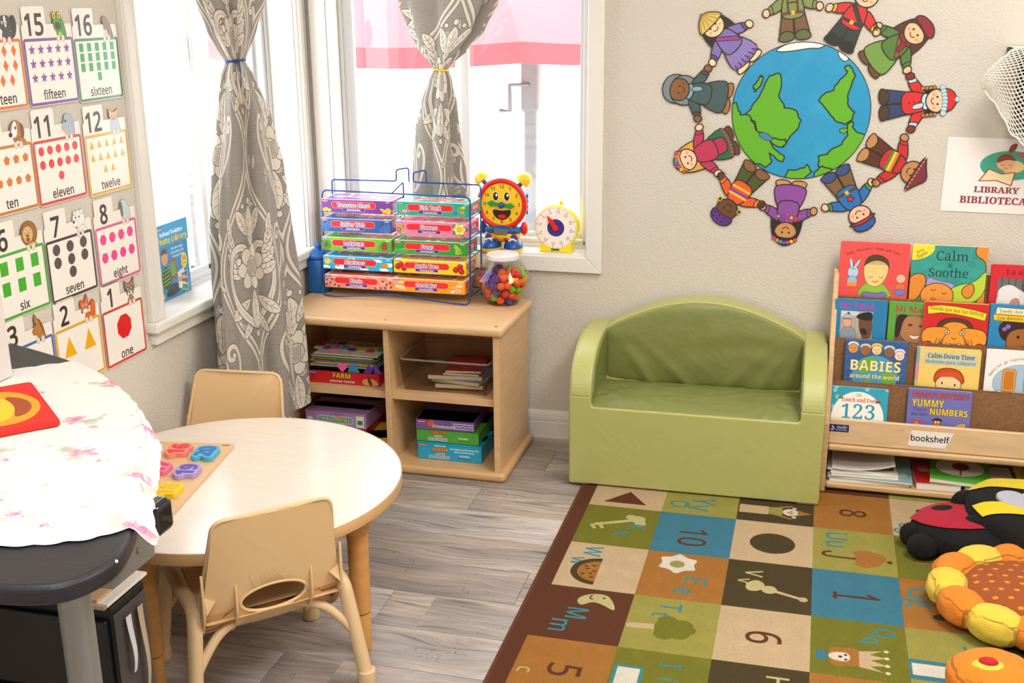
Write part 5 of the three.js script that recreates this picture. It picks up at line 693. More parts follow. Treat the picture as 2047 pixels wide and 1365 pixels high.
  cell(5, 1, LI);
  cell(0, 2, BR, () => { tx('M', 0, 16, 72, TE); tx('m', 64, 44, 72, TE); g.save(); g.translate(-66, -20); D.cv(g, [[-34, 30], [-44, -20], [-10, -44], [40, -58], [10, -20], [0, 10], [30, 34], [0, 52]], CR); D.arc(g, -20, 6, 12, 0.3, 2.4, BR, 4); D.ell(g, -22, -18, 4, 4, BR); g.restore(); });
  cell(1, 2, LI, () => { tx('T', -84, 10, 70, TE); tx('t', -44, 30, 62, TE); D.ln(g, [[22, 96], [16, 40]], BE, 24); for (const [x, y, r] of [[14, 0, 40], [-14, 10, 26], [44, 12, 26], [0, -26, 28], [34, -22, 28], [16, -40, 22]]) D.ell(g, x, y, r, r, GR); });
  cell(2, 2, BE, () => tx('6', 4, 0, 116, BR));
  cell(3, 2, GR, () => { tx('Q', -84, -60, 66, TE); tx('q', -44, -34, 62, TE); D.ell(g, 40, 20, 40, 34, OR); D.ell(g, 24, 48, 22, 20, OR); D.ell(g, 64, 46, 22, 20, OR); D.cv(g, [[22, 20], [64, 20], [62, 60], [44, 72], [26, 60]], WH); D.ell(g, 44, 42, 5, 5, '#7a2a10'); D.ell(g, 34, 30, 4, 4, BR); D.ell(g, 54, 30, 4, 4, BR); g.fillStyle = BL; g.fillRect(24, 72, 40, 26); D.pg(g, [[10, 0], [78, 0], [90, -54], [70, -24], [60, -62], [44, -26], [28, -62], [20, -24], [-2, -54]], BE); for (const x of [-2, 28, 60, 90]) D.ell(g, x, -62, 6, 6, WH); });
  cell(4, 2, LI, () => { g.fillStyle = BL; g.fillRect(14, -10, 84, 120); g.fillStyle = WH; g.fillRect(30, 0, 50, 104); tx('Jj', -40, -60, 80, BL); });
  cell(5, 2, OL);
  cell(0, 3, OR, () => { tx('5', 0, -6, 108, BR); tx('C', 18, 84, 40, CR); });
  cell(1, 3, GR, () => { tx('I', -76, -20, 66, TE); tx('i', -20, -20, 60, TE); D.rr(g, -50, 40, 80, 60, 4, WH, TE, 8); });
  cell(2, 3, OL, () => { tx('H', -70, -40, 70, CR); tx('h', -14, -20, 64, CR); });
  cell(3, 3, OR, () => tx('2', 0, 0, 104, BR)); cell(4, 3, BL); cell(5, 3, GR);
  const pal = [LI, OL, BE, GR, BL, OR]; for (let r = 4; r < 6; r++) for (let k = 0; k < 6; k++) cell(k, r, pal[(k * 2 + r * 3) % 6]);
  const im = g.getImageData(0, 0, Wp, Hp), d = im.data; for (let i = 0; i < d.length; i += 4) { const q = 1 + (rnd() - 0.5) * 0.22; d[i] *= q; d[i + 1] *= q; d[i + 2] *= q; } g.putImageData(im, 0, 0);
  const tex = ctex(c), pile = noiseTex(512, (x, y) => 128 + 90 * tn(x, y, 150, 2) + 40 * tn(x, y, 60, 6), false, [9, 10]);
  const m = std({ map: tex, color: 0xf4f1ec, roughness: 1, bumpMap: pile, bumpScale: 0.0035 });
  const t = thing('alphabet_rug', 'alphabet and number patchwork rug with brown border on the wood floor', 'rug', [0, 0, 0]);
  const g2 = rbm([xa, 0.0005, za], [xb, 0.0075, zb], 0.003), P = g2.attributes.position, u = g2.attributes.uv; for (let i = 0; i < P.count; i++) u.setXY(i, (P.getX(i) - xa) / (xb - xa), 1 - (P.getZ(i) - za) / (zb - za));
  obj('pile', g2, m, t);
  const br = std({ color: 0x5a3018, roughness: 0.9 });
  obj('binding', [wire([[xa, 0.0052, za], [xb, 0.0052, za], [xb, 0.0052, zb], [xa, 0.0052, zb]], 0.005, 0.012, 6, true)], br, t);
}
// ---------------------------------------------------------------- round children's table
const TC = [0.394, 1.385], TH = 0.39, TR = 0.4;
{
  const t = thing('activity_table', 'low round children\'s table with pale wood grain top and four tapered legs', 'table', [TC[0], 0, TC[1]]);
  const top = lathe([[0, TH - 0.003], [TR - 0.004, TH - 0.003], [TR - 0.0005, TH - 0.0005], [TR - 0.006, TH], [0, TH]], 120); obj('table_top', um(top), M.tableTop, t);
  obj('edge_band', um(lathe([[0, TH - 0.03], [TR - 0.004, TH - 0.03], [TR, TH - 0.026], [TR, TH - 0.004], [TR - 0.0015, TH - 0.001]], 120)), M.mapleEdge, t);
  for (let k = 0; k < 4; k++) {
    const a = (8 + 90 * k) * PI / 180, x = Math.cos(a) * 0.333, z = Math.sin(a) * 0.333;
    const leg = obj('leg', um(lathe([[0, 0.1], [0.0225, 0.1], [0.0235, 0.104], [0.0245, 0.28], [0.026, 0.31], [0.026, 0.312], [0, 0.312]], 28)), M.tableLeg, t); leg.position.set(x, 0, z);
    obj('leg_socket', um(lathe([[0.026, 0.306], [0.03, 0.308], [0.032, 0.318], [0.045, 0.356], [0.047, 0.36], [0, 0.36]], 28)), M.tableLeg, leg);
    obj('leg_extension', um(lathe([[0, 0], [0.019, 0], [0.0205, 0.004], [0.0215, 0.0985], [0, 0.0985]], 28)), M.tableLeg, leg);
  }
}
// ---------------------------------------------------------------- children's chairs
function kidsChair(label, pos, turn) {
  const t = thing('toddler_chair', label, 'chair', pos, turn, 'toddler chairs at the round table');
  // back shell: outline in x, y; bent and tilted afterwards. local front is -z
  const bend = (g) => { const P = g.attributes.position; for (let i = 0; i < P.count; i++) { const x = P.getX(i), y = P.getY(i), z = P.getZ(i), h = y - 0.2; const zz = 0.135 + h * 0.2 - 0.55 * x * x - (h < 0.065 ? 7 * (0.065 - h) ** 2 : 0) + z; P.setXYZ(i, x, y, zz); } g.computeVertexNormals(); return g; };
  const s = new THREE.Shape(); const w0 = 0.158, w1 = 0.126, y0 = 0.185, y1 = 0.484, r = 0.03;
  s.moveTo(-w0 + 0.01, y0); s.lineTo(w0 - 0.01, y0); s.quadraticCurveTo(w0, y0, w0, y0 + 0.012); s.lineTo(w1 + 0.002, y1 - r); s.quadraticCurveTo(w1, y1, w1 - r, y1); s.lineTo(-w1 + r, y1); s.quadraticCurveTo(-w1, y1, -w1 - 0.002, y1 - r); s.lineTo(-w0, y0 + 0.012); s.quadraticCurveTo(-w0, y0, -w0 + 0.01, y0);
  const hole = new THREE.Path(); hole.absellipse(0, 0.27, 0.071, 0.034, 0, 2 * PI, true); s.holes.push(hole);
  const dens = (g) => { // subdivide long triangles so that the bend shows
    g = g.index ? g.toNonIndexed() : g; let p = Array.from(g.attributes.position.array); for (let it = 0; it < 4; it++) { const o = []; for (let i = 0; i < p.length; i += 9) { const A = p.slice(i, i + 3), B = p.slice(i + 3, i + 6), C = p.slice(i + 6, i + 9), d = (a, b) => Math.hypot(a[0] - b[0], a[1] - b[1], a[2] - b[2]), m = (a, b) => a.map((q, k) => (q + b[k]) / 2), l = [d(A, B), d(B, C), d(C, A)], k = l.indexOf(Math.max(...l)); if (l[k] < 0.028) o.push(...A, ...B, ...C); else if (k === 0) { const M0 = m(A, B); o.push(...A, ...M0, ...C, ...M0, ...B, ...C); } else if (k === 1) { const M0 = m(B, C); o.push(...A, ...B, ...M0, ...A, ...M0, ...C); } else { const M0 = m(C, A); o.push(...A, ...B, ...M0, ...M0, ...B, ...C); } } p = o; } const h = new THREE.BufferGeometry(); h.setAttribute('position', new THREE.Float32BufferAttribute(p, 3)); return h; };
  const shell = toCreasedNormals(mergeVertices(bend(dens(extr(s, 0.006, 0.001, 1, 20))), 1e-5), 0.7); shell.setAttribute('uv', new THREE.Float32BufferAttribute(new Float32Array(shell.attributes.position.count * 2), 2));
  obj('backrest', shell, M.chairPlastic, t);
  const on = (x, y, dz = 0.003) => { const h = y - 0.2; return V(x, y, 0.135 + h * 0.2 - 0.55 * x * x - (h < 0.065 ? 7 * (0.065 - h) ** 2 : 0) + dz); };
  const rim = s.getPoints(10); obj('back_rim', sweep([...rim, rim[1]].map((p) => on(p.x, p.y)), 0.0048, 6), M.chairPlastic, t);
  obj('handle_rim', sweep(Array.from({ length: 41 }, (_, i) => on(Math.cos(i / 40 * 2 * PI) * 0.072, 0.27 + Math.sin(i / 40 * 2 * PI) * 0.035, 0.004)), 0.0042, 6), M.chairPlastic, t);
  // ribs and flanges on the rear face
  for (const q of [-1, 1]) {
    const fin = (x, ya, yb, depth, w) => { const pts = []; for (let i = 0; i <= 12; i++) { const y = ya + (yb - ya) * i / 12; pts.push(on(x, y, 0.004)); } const prof = poly([...pts.map((p) => [p.z, p.y]), ...pts.slice().reverse().map((p, i) => [p.z + depth * Math.sin(PI * Math.min(1, (i + 0.6) / 9) * 0.5 + (i > 9 ? 0 : 0)), p.y])]); const g = extr(prof, w, w * 0.3, 2); g.rotateY(-PI / 2); return T(g, x + w / 2, 0, 0); };
    obj('rib', fin(q * 0.082, 0.188, 0.325, 0.016, 0.005), M.chairPlastic, t);
    obj('side_flange', fin(q * 0.15, 0.165, 0.36, 0.022, 0.006), M.chairPlastic, t);
    obj('gusset', T(extr(poly([[0, 0], [q * 0.022, 0.012], [q * 0.022, -0.026]]), 0.004).rotateX(-0.2), q * 0.124, 0.292, on(0.124, 0.292).z + 0.004), M.chairPlastic, t);
  }
  // seat shell
  obj('seat', (() => { const a = grid(28, 28, (u, v) => { const x = (u - 0.5) * 0.29 * (1 - 0.12 * v), z = 0.15 - v * 0.3; return [x, 0.246 - 0.012 * Math.cos((u - 0.5) * PI) * Math.sin(PI * v) + (v < 0.1 ? 1.2 * (0.1 - v) ** 2 : 0) - (v > 0.9 ? 1.6 * (v - 0.9) ** 2 * 4 : 0), z]; }); const b = grid(28, 28, (u, v) => { const x = (0.5 - u) * 0.29 * (1 - 0.12 * v), z = 0.15 - v * 0.3; return [x, 0.238 - 0.012 * Math.cos((u - 0.5) * PI) * Math.sin(PI * v) - (v > 0.9 ? 1.6 * (v - 0.9) ** 2 * 4 : 0), z]; }); return mg([a, b]); })(), std({ color: 0xe3bf8e, roughness: 0.42, side: THREE.DoubleSide }), t);
  // tubular frame: one bent tube per side, its two ends are the legs
  for (const q of [-1, 1]) {
    const p = [[q * 0.19, 0.03, 0.168], [q * 0.182, 0.1, 0.156], [q * 0.17, 0.2, 0.138], [q * 0.165, 0.238, 0.128], [q * 0.16, 0.254, 0.1], [q * 0.158, 0.254, 0.0], [q * 0.16, 0.254, -0.09], [q * 0.163, 0.238, -0.118], [q * 0.168, 0.2, -0.13], [q * 0.176, 0.1, -0.15], [q * 0.182, 0.03, -0.164]];
    obj('leg_frame', sweep(catm(p, 60), 0.0165, 12), M.chairMetal, t);
    for (const e of [0, 10]) { const b = p[e]; const f = obj('foot_cap', lathe([[0, 0], [0.017, 0], [0.0195, 0.003], [0.0205, 0.012], [0.0205, 0.036], [0.0185, 0.0375], [0, 0.0375]], 24), M.chairMetal, t); f.position.set(b[0] + (e ? q * 0.001 : q * 0.002), 0, b[2] + (e ? -0.002 : 0.002)); }
  }
  for (const z of [1, -1]) obj('stretcher', sweep(catm([[-0.178, 0.125, z * 0.15], [-0.15, 0.165, z * 0.14], [-0.115, 0.2, z * 0.128], [-0.06, 0.222, z * 0.12], [0, 0.226, z * 0.118], [0.06, 0.222, z * 0.12], [0.115, 0.2, z * 0.128], [0.15, 0.165, z * 0.14], [0.178, 0.125, z * 0.15]], 40), 0.0105, 10), M.chairMetal, t);
  return t;
}
kidsChair('tan toddler chair seen from behind, pushed under the near side of the round table', [0.532, 0, 1.58], Math.atan2(0.70, 0.714));
kidsChair('tan toddler chair facing the viewer on the far side of the round table', [0.182, 0, 1.105], PI + 0.085);
// ---------------------------------------------------------------- number puzzle on the table
{
  const y = TH + 0.0005;
  const bd = thing('puzzle_board', 'thin wooden number puzzle board lying on the round table', 'puzzle', [0.208, y, 1.454], 0.155);
  const bg = extr(rrect(0.27, 0.43, 0.004), 0.011, 0.001); bg.rotateX(-PI / 2); obj('board', um(bg), M.maple, bd);
  obj('maker_mark', rb(0.018, 0.0004, 0.006, 0.0001, 0.118, 0.0112, -0.2), flat(0x2a63b0, 0.5), bd);
  const scr = canvas(420, 300);
  const piece = (txt, x, z, light, dark, word, size = 0.067) => {
    const g = scr.getContext('2d'), k = size / 200;
    g.clearRect(0, 0, 420, 300); D.t(g, txt, 210, 155, 170, '#000', 'bold', 'sans-serif', '#000', 56); const outer = trace(scr, [0, 0, 420, 300], k, 1.2).map((s) => { s.holes = []; return s; });
    g.clearRect(0, 0, 420, 300); D.t(g, txt, 210, 155, 170, '#000', 'bold', 'sans-serif', '#000', 10); const inner = trace(scr, [0, 0, 420, 300], k, 0.9);
    const t = thing('puzzle_number', `${word} wooden puzzle number ${txt} set in the puzzle board`, 'puzzle piece', [x, y + 0.0112, z], PI / 2 + 0.155, 'number pieces of the puzzle');
    const a = mg(outer.map((s) => extr(s, 0.012, 0.0012))); a.rotateX(-PI / 2); obj('piece_body', a, flat(light, 0.45), t);
    const b = mg(inner.map((s) => extr(s, 0.0008))); b.rotateX(-PI / 2); obj('numeral', T(b, 0, 0.012, 0), flat(dark, 0.45), t);
  };
  piece('16', 0.203, 1.313, 0xf08a7c, 0xdf2f3c, 'red'); piece('20', 0.277, 1.311, 0x4fb0d8, 0x1673b8, 'blue'); piece('19', 0.292, 1.425, 0xb49ad6, 0x5a4ca8, 'purple'); piece('17', 0.216, 1.425, 0xf2789a, 0xd8326a, 'pink'); piece('18', 0.306, 1.535, 0xf2cf1c, 0xe8b80c, 'yellow');
}
// ---------------------------------------------------------------- number cards on the left wall
const cardSheet = new Atlas(2048, null);
const cardMat = phys({ map: cardSheet.tex, roughness: 0.35, clearcoat: 0.5, clearcoatRoughness: 0.12 });
{
  const K = 1900, CW = 0.18, CH = 0.222, FW = 0.172, FH = 0.143;   // pixels per metre; card and frame sizes
  const w = Math.round(CW * K), h = Math.round(CH * K), fy = h - FH * K - 4;
  const eyes = (g, x, y, d, r = 3) => { for (const s of [-1, 1]) { D.ell(g, x + s * d, y, r + 2, r + 3, '#fff', '#333', 1); D.ell(g, x + s * d, y + 1, r - 1, r, '#222'); } };
  const animal = {   // small peeking animals, drawn for the top right corner of the card
    skunk(g) { D.cv(g, [[40, 0], [62, 10], [58, 60], [34, 80], [30, 40]], '#3a3a3c'); D.ell(g, 10, 30, 28, 26, '#4a4a4e', '#222', 2); D.cv(g, [[2, 6], [12, 2], [16, 40], [6, 40]], '#fff'); eyes(g, 4, 26, 9); D.cv(g, [[-10, 44], [30, 44], [44, 90], [-14, 90]], '#4a4a4e'); },
    frog(g) { D.cv(g, [[-22, 10], [20, 4], [36, 40], [44, 92], [-10, 92], [-8, 60], [-26, 44]], '#3f9a3f', '#1f5a22', 2); D.ell(g, -16, 6, 10, 12, '#f2d12a', '#1f5a22', 2); D.ell(g, 10, 6, 10, 12, '#f2d12a', '#1f5a22', 2); D.ell(g, -16, 7, 3, 6, '#222'); D.ell(g, 10, 7, 3, 6, '#222'); D.cv(g, [[-18, 32], [2, 26], [20, 34], [8, 52], [-10, 50]], '#5a1a2a', '#1f5a22', 2); D.cv(g, [[-4, 60], [18, 56], [20, 90], [0, 90]], '#b9c63a'); },
    sloth(g) { D.cv(g, [[-16, 10], [10, 0], [34, 30], [54, 92], [-6, 92], [-4, 40]], '#8a6a58', '#5a4438', 2); D.cv(g, [[-8, 50], [14, 48], [20, 92], [-8, 92]], '#d8cfc6'); },
    dog(g) { D.ell(g, 4, 34, 30, 30, '#b87a3a', '#5a3410', 2); D.cv(g, [[-6, 6], [8, 4], [10, 50], [-16, 58], [-24, 48]], '#fff'); D.cv(g, [[24, 12], [42, 20], [40, 60], [26, 56]], '#8a5220', '#5a3410', 2); D.ell(g, -24, 46, 9, 7, '#2a1a14'); D.ell(g, 2, 26, 4, 6, '#222'); D.cv(g, [[-16, 56], [4, 58], [0, 72], [-12, 72]], '#d8525a'); D.cv(g, [[2, 60], [34, 54], [56, 92], [-12, 92], [-10, 70]], '#b87a3a', '#5a3410', 2); D.cv(g, [[-6, 68], [14, 68], [12, 92], [-10, 92]], '#fff'); },
    dolphin(g) { D.cv(g, [[-10, 6], [14, -2], [38, 20], [44, 60], [34, 92], [-14, 92], [-8, 60], [-34, 44], [-14, 30]], '#aab6c8', '#6a7890', 2); D.cv(g, [[-30, 46], [-6, 48], [-12, 62], [-26, 58]], '#e8a0a8'); D.ell(g, -4, 26, 4, 5, '#222'); },
    cat(g) { D.pg(g, [[-26, 24], [-28, -4], [-8, 8], [12, 8], [30, -4], [28, 26], [0, 50]], '#e0a870', '#8a5a30', 2); D.cv(g, [[-24, 40], [0, 30], [28, 40], [40, 92], [-26, 92]], '#b8c4e0', '#7a88b0', 2); eyes(g, 0, 22, 11, 4); D.ell(g, 0, 34, 4, 3, '#c05a5a'); },
    lion(g) { D.ell(g, 6, 34, 40, 40, '#9a6a30', '#5a3a14', 2); D.ell(g, 0, 36, 26, 28, '#e0b070', '#7a4a1c', 2); eyes(g, -2, 28, 9); D.ell(g, -2, 40, 6, 4, '#5a2a1a'); D.cv(g, [[-12, 46], [8, 46], [4, 62], [-8, 60]], '#a0303a'); D.cv(g, [[-8, 66], [34, 62], [52, 92], [-18, 92]], '#e0b070', '#7a4a1c', 2); },
    bear(g) { D.ell(g, 6, 30, 34, 32, '#f2f0ec', '#a8a4a0', 2); D.ell(g, 26, 6, 9, 9, '#f2f0ec', '#a8a4a0', 2); D.ell(g, -14, 6, 8, 8, '#f2f0ec', '#a8a4a0', 2); D.ell(g, -14, 42, 14, 12, '#fff', '#b8b4b0', 2); D.ell(g, -22, 36, 6, 5, '#222'); D.ell(g, -10, 22, 3, 4, '#222'); D.ell(g, 10, 22, 3, 4, '#222'); D.cv(g, [[-18, 52], [-4, 52], [-8, 62], [-16, 60]], '#c05060'); D.cv(g, [[0, 56], [36, 50], [56, 92], [-14, 92]], '#f2f0ec', '#a8a4a0', 2); },
    badger(g) { D.cv(g, [[-20, 4], [10, -4], [34, 20], [46, 92], [-4, 92], [-20, 50]], '#c8d4dc', '#7a8690', 2); D.cv(g, [[-20, 8], [-6, 4], [-2, 60], [-16, 64]], '#6a6058'); },
    raccoon(g) { D.pg(g, [[-28, 22], [-30, -8], [-10, 6], [14, 4], [30, -12], [32, 22], [22, 48], [0, 58], [-20, 46]], '#a08068', '#5a4030', 2); D.ell(g, -13, 28, 11, 10, '#3a2a24'); D.ell(g, 14, 28, 11, 10, '#3a2a24'); eyes(g, 0, 28, 12, 4); D.ell(g, 0, 44, 14, 10, '#f4eee6'); D.ell(g, -2, 40, 5, 4, '#222'); D.ell(g, 0, 50, 6, 4, '#d04a50'); D.cv(g, [[-16, 56], [18, 54], [30, 92], [-24, 92]], '#a08068', '#5a4030', 2); },
    fox(g) { D.pg(g, [[-34, 12], [-26, 2], [-10, 14], [8, -12], [16, 14], [14, 40], [-8, 56], [-28, 40]], '#e0682a', '#8a3410', 2); D.cv(g, [[-26, 40], [0, 36], [10, 46], [-8, 58]], '#f8f0e6'); D.ell(g, -26, 46, 4, 4, '#222'); eyes(g, -8, 26, 9); D.cv(g, [[24, 20], [52, 10], [50, 80], [20, 92]], '#e0682a', '#8a3410', 2); D.cv(g, [[-10, 56], [20, 50], [26, 92], [-14, 92]], '#e0682a', '#8a3410', 2); },
    horse(g) { D.pg(g, [[-14, 6], [-8, -12], [2, 4], [22, 26], [40, 92], [-10, 92], [-6, 60], [-24, 56], [-28, 44], [-12, 22]], '#b8803f', '#6a4416', 2); D.cv(g, [[4, 2], [24, 22], [36, 70], [26, 66], [12, 30]], '#8a5a20'); D.ell(g, -8, 24, 3, 4, '#222'); },
  };
  const sh = { diamond: (g, x, y, r, c) => D.pg(g, [[x, y - r * 1.25], [x + r * 0.8, y], [x, y + r * 1.25], [x - r * 0.8, y]], c), star: (g, x, y, r, c) => D.star(g, x, y, r * 1.15, c), square: (g, x, y, r, c) => { g.fillStyle = c; g.fillRect(x - r * 0.8, y - r * 0.95, r * 1.6, r * 1.9); }, tri: (g, x, y, r, c) => D.pg(g, [[x, y - r], [x + r * 0.85, y + r * 0.8], [x - r * 0.85, y + r * 0.8]], c), oct: (g, x, y, r, c) => D.ngon(g, x, y, r, 8, c, PI / 8), pent: (g, x, y, r, c) => D.ngon(g, x, y, r, 5, c), hex: (g, x, y, r, c) => D.ngon(g, x, y, r, 6, c, 0), circ: (g, x, y, r, c) => D.ell(g, x, y, r, r, c) };
  const W3 = (n, m) => { const rows = []; for (let i = 0; i < n; i += m) rows.push(Math.min(m, n - i)); return rows; };
  // number, word, shape, colour, rows, animal, wall z of the centre, frame bottom y, colour word
  const cards = [[16, 'sixteen', 'square', '#2f9e62', [5, 5, 5, 1], 'sloth', 1.172, 1.254, 'green squares'], [15, 'fifteen', 'star', '#8c4aa6', [5, 5, 5], 'frog', 1.351, 1.260, 'purple stars'], [14, 'fourteen', 'diamond', '#ef6a1e', [5, 5, 4], 'skunk', 1.535, 1.262, 'orange diamonds'], [12, 'twelve', 'tri', '#eba91a', [5, 5, 2], 'cat', 1.175, 1.030, 'yellow triangles'], [11, 'eleven', 'oct', '#e8333c', [5, 5, 1], 'dolphin', 1.363, 1.039, 'red octagons'], [10, 'ten', 'pent', '#d8782a', [5, 5], 'dog', 1.542, 1.042, 'brown pentagons'], [8, 'eight', 'hex', '#ee3f96', [4, 4], 'badger', 1.176, 0.806, 'pink hexagons'], [7, 'seven', 'circ', '#54484a', [3, 3, 1], 'bear', 1.364, 0.811, 'grey circles'], [6, 'six', 'square', '#3fae2a', [3, 3], 'lion', 1.546, 0.815, 'bright green squares'], [1, 'one', 'oct', '#e0151c', [1], 'raccoon', 1.186, 0.596, 'one red octagon'], [2, 'two', 'tri', '#f0b012', [2], 'fox', 1.372, 0.600, 'two yellow triangles'], [3, 'three', 'circ', '#3d6cc0', [3], 'horse', 1.555, 0.602, 'blue circles']];
  const frameCol = { 1: '#d8322c', 2: '#e8b020', 3: '#3d6cc0', 6: '#3fae2a', 7: '#3a3436', 8: '#e0609a', 10: '#c87a30', 11: '#d83a3c', 12: '#e8b030', 14: '#e8762a', 15: '#8050a8', 16: '#3f8a62' };
  cards.forEach(([n, word, shape, col, rows, an, z, yb, what]) => {
    const r = cardSheet.add(w, h, (g) => {
      const a = 4, b = w - 4;
      // card outline: block plus tabs for numeral and animal
      g.beginPath(); g.roundRect(a, fy - 62, b - a, h - fy + 59, 12); D.f(g, '#f3ede6'); D.s(g, '#d9d0c8', 2);
      g.beginPath(); g.roundRect(14, 10, 150, fy + 30, 14); D.f(g, '#f3ede6');
      g.save(); g.translate(w - 96, fy - 104); g.scale(1.3, 1.3); animal[an](g); g.restore();
      // white rim around the animal
      D.rr(g, 160, fy - 40, 170, 54, 8, '#f3ede6'); g.save(); g.translate(w - 96, fy - 104); g.scale(1.3, 1.3); animal[an](g); g.restore();
      const s = String(n); D.t(g, s, 86, fy / 2 + 12, 118, '#332a2c', '', 'sans-serif', '#332a2c', 6, 'center', 130);
      D.rr(g, a + 6, fy, b - a - 12, h - fy - 12, 8, '#f6f1ea', frameCol[n], 11); D.rr(g, a + 12, fy + 6, b - a - 24, h - fy - 24, 5, null, 'rgba(40,30,30,0.55)', 1.5);
      const fh = h - fy - 20, areaH = fh * 0.68, rad = n === 1 ? 62 : n === 2 ? 52 : rows[0] <= 3 ? 30 : rows[0] === 4 ? 27 : 20, gapX = (w - 50) / rows[0];
      rows.forEach((m, i) => { const y = n === 2 ? fy + 90 : fy + 12 + areaH * (i + 0.5) / rows.length; const off = m < rows[0] && n !== 2 ? (rows[0] - m) / 2 : 0; for (let k = 0; k < m; k++) sh[shape](g, 25 + gapX * (k + 0.5 + off), y + (n === 2 ? 0 : 0), Math.min(rad, areaH / rows.length * 0.44, gapX * 0.44), col); });
      D.t(g, word, w / 2, h - 46, n === 1 ? 60 : 52, '#2e2628', '', 'sans-serif', '#2e2628', 2, 'center', w - 60);
      g.save(); g.translate(w - 96, fy - 92); for (const x of [-6, 26]) D.ell(g, x, 92, 11, 15, '#e8ddd0', '#8a7a6a', 1.5); g.restore();
    });
    const shapes = trace(cardSheet.c, r.px, 1 / K, 0.9), big = shapes.filter((s2) => Math.abs(THREE.ShapeUtils.area(s2.getPoints())) > 1e-4); big.forEach((s2) => { s2.holes = []; });
    const g = mg(big.map((s2) => extr(s2, 0.0012))); flatUV(g, r, CW, CH);
    const o = obj('number_card', g, cardMat); tag(o, `wall card for number ${n} with ${what} and a cartoon ${an}`, 'number card', 'number cards on the left wall');
    o.rotation.y = PI / 2; o.position.set(0.0025, yb - 0.006 + CH / 2, z);
  });
}
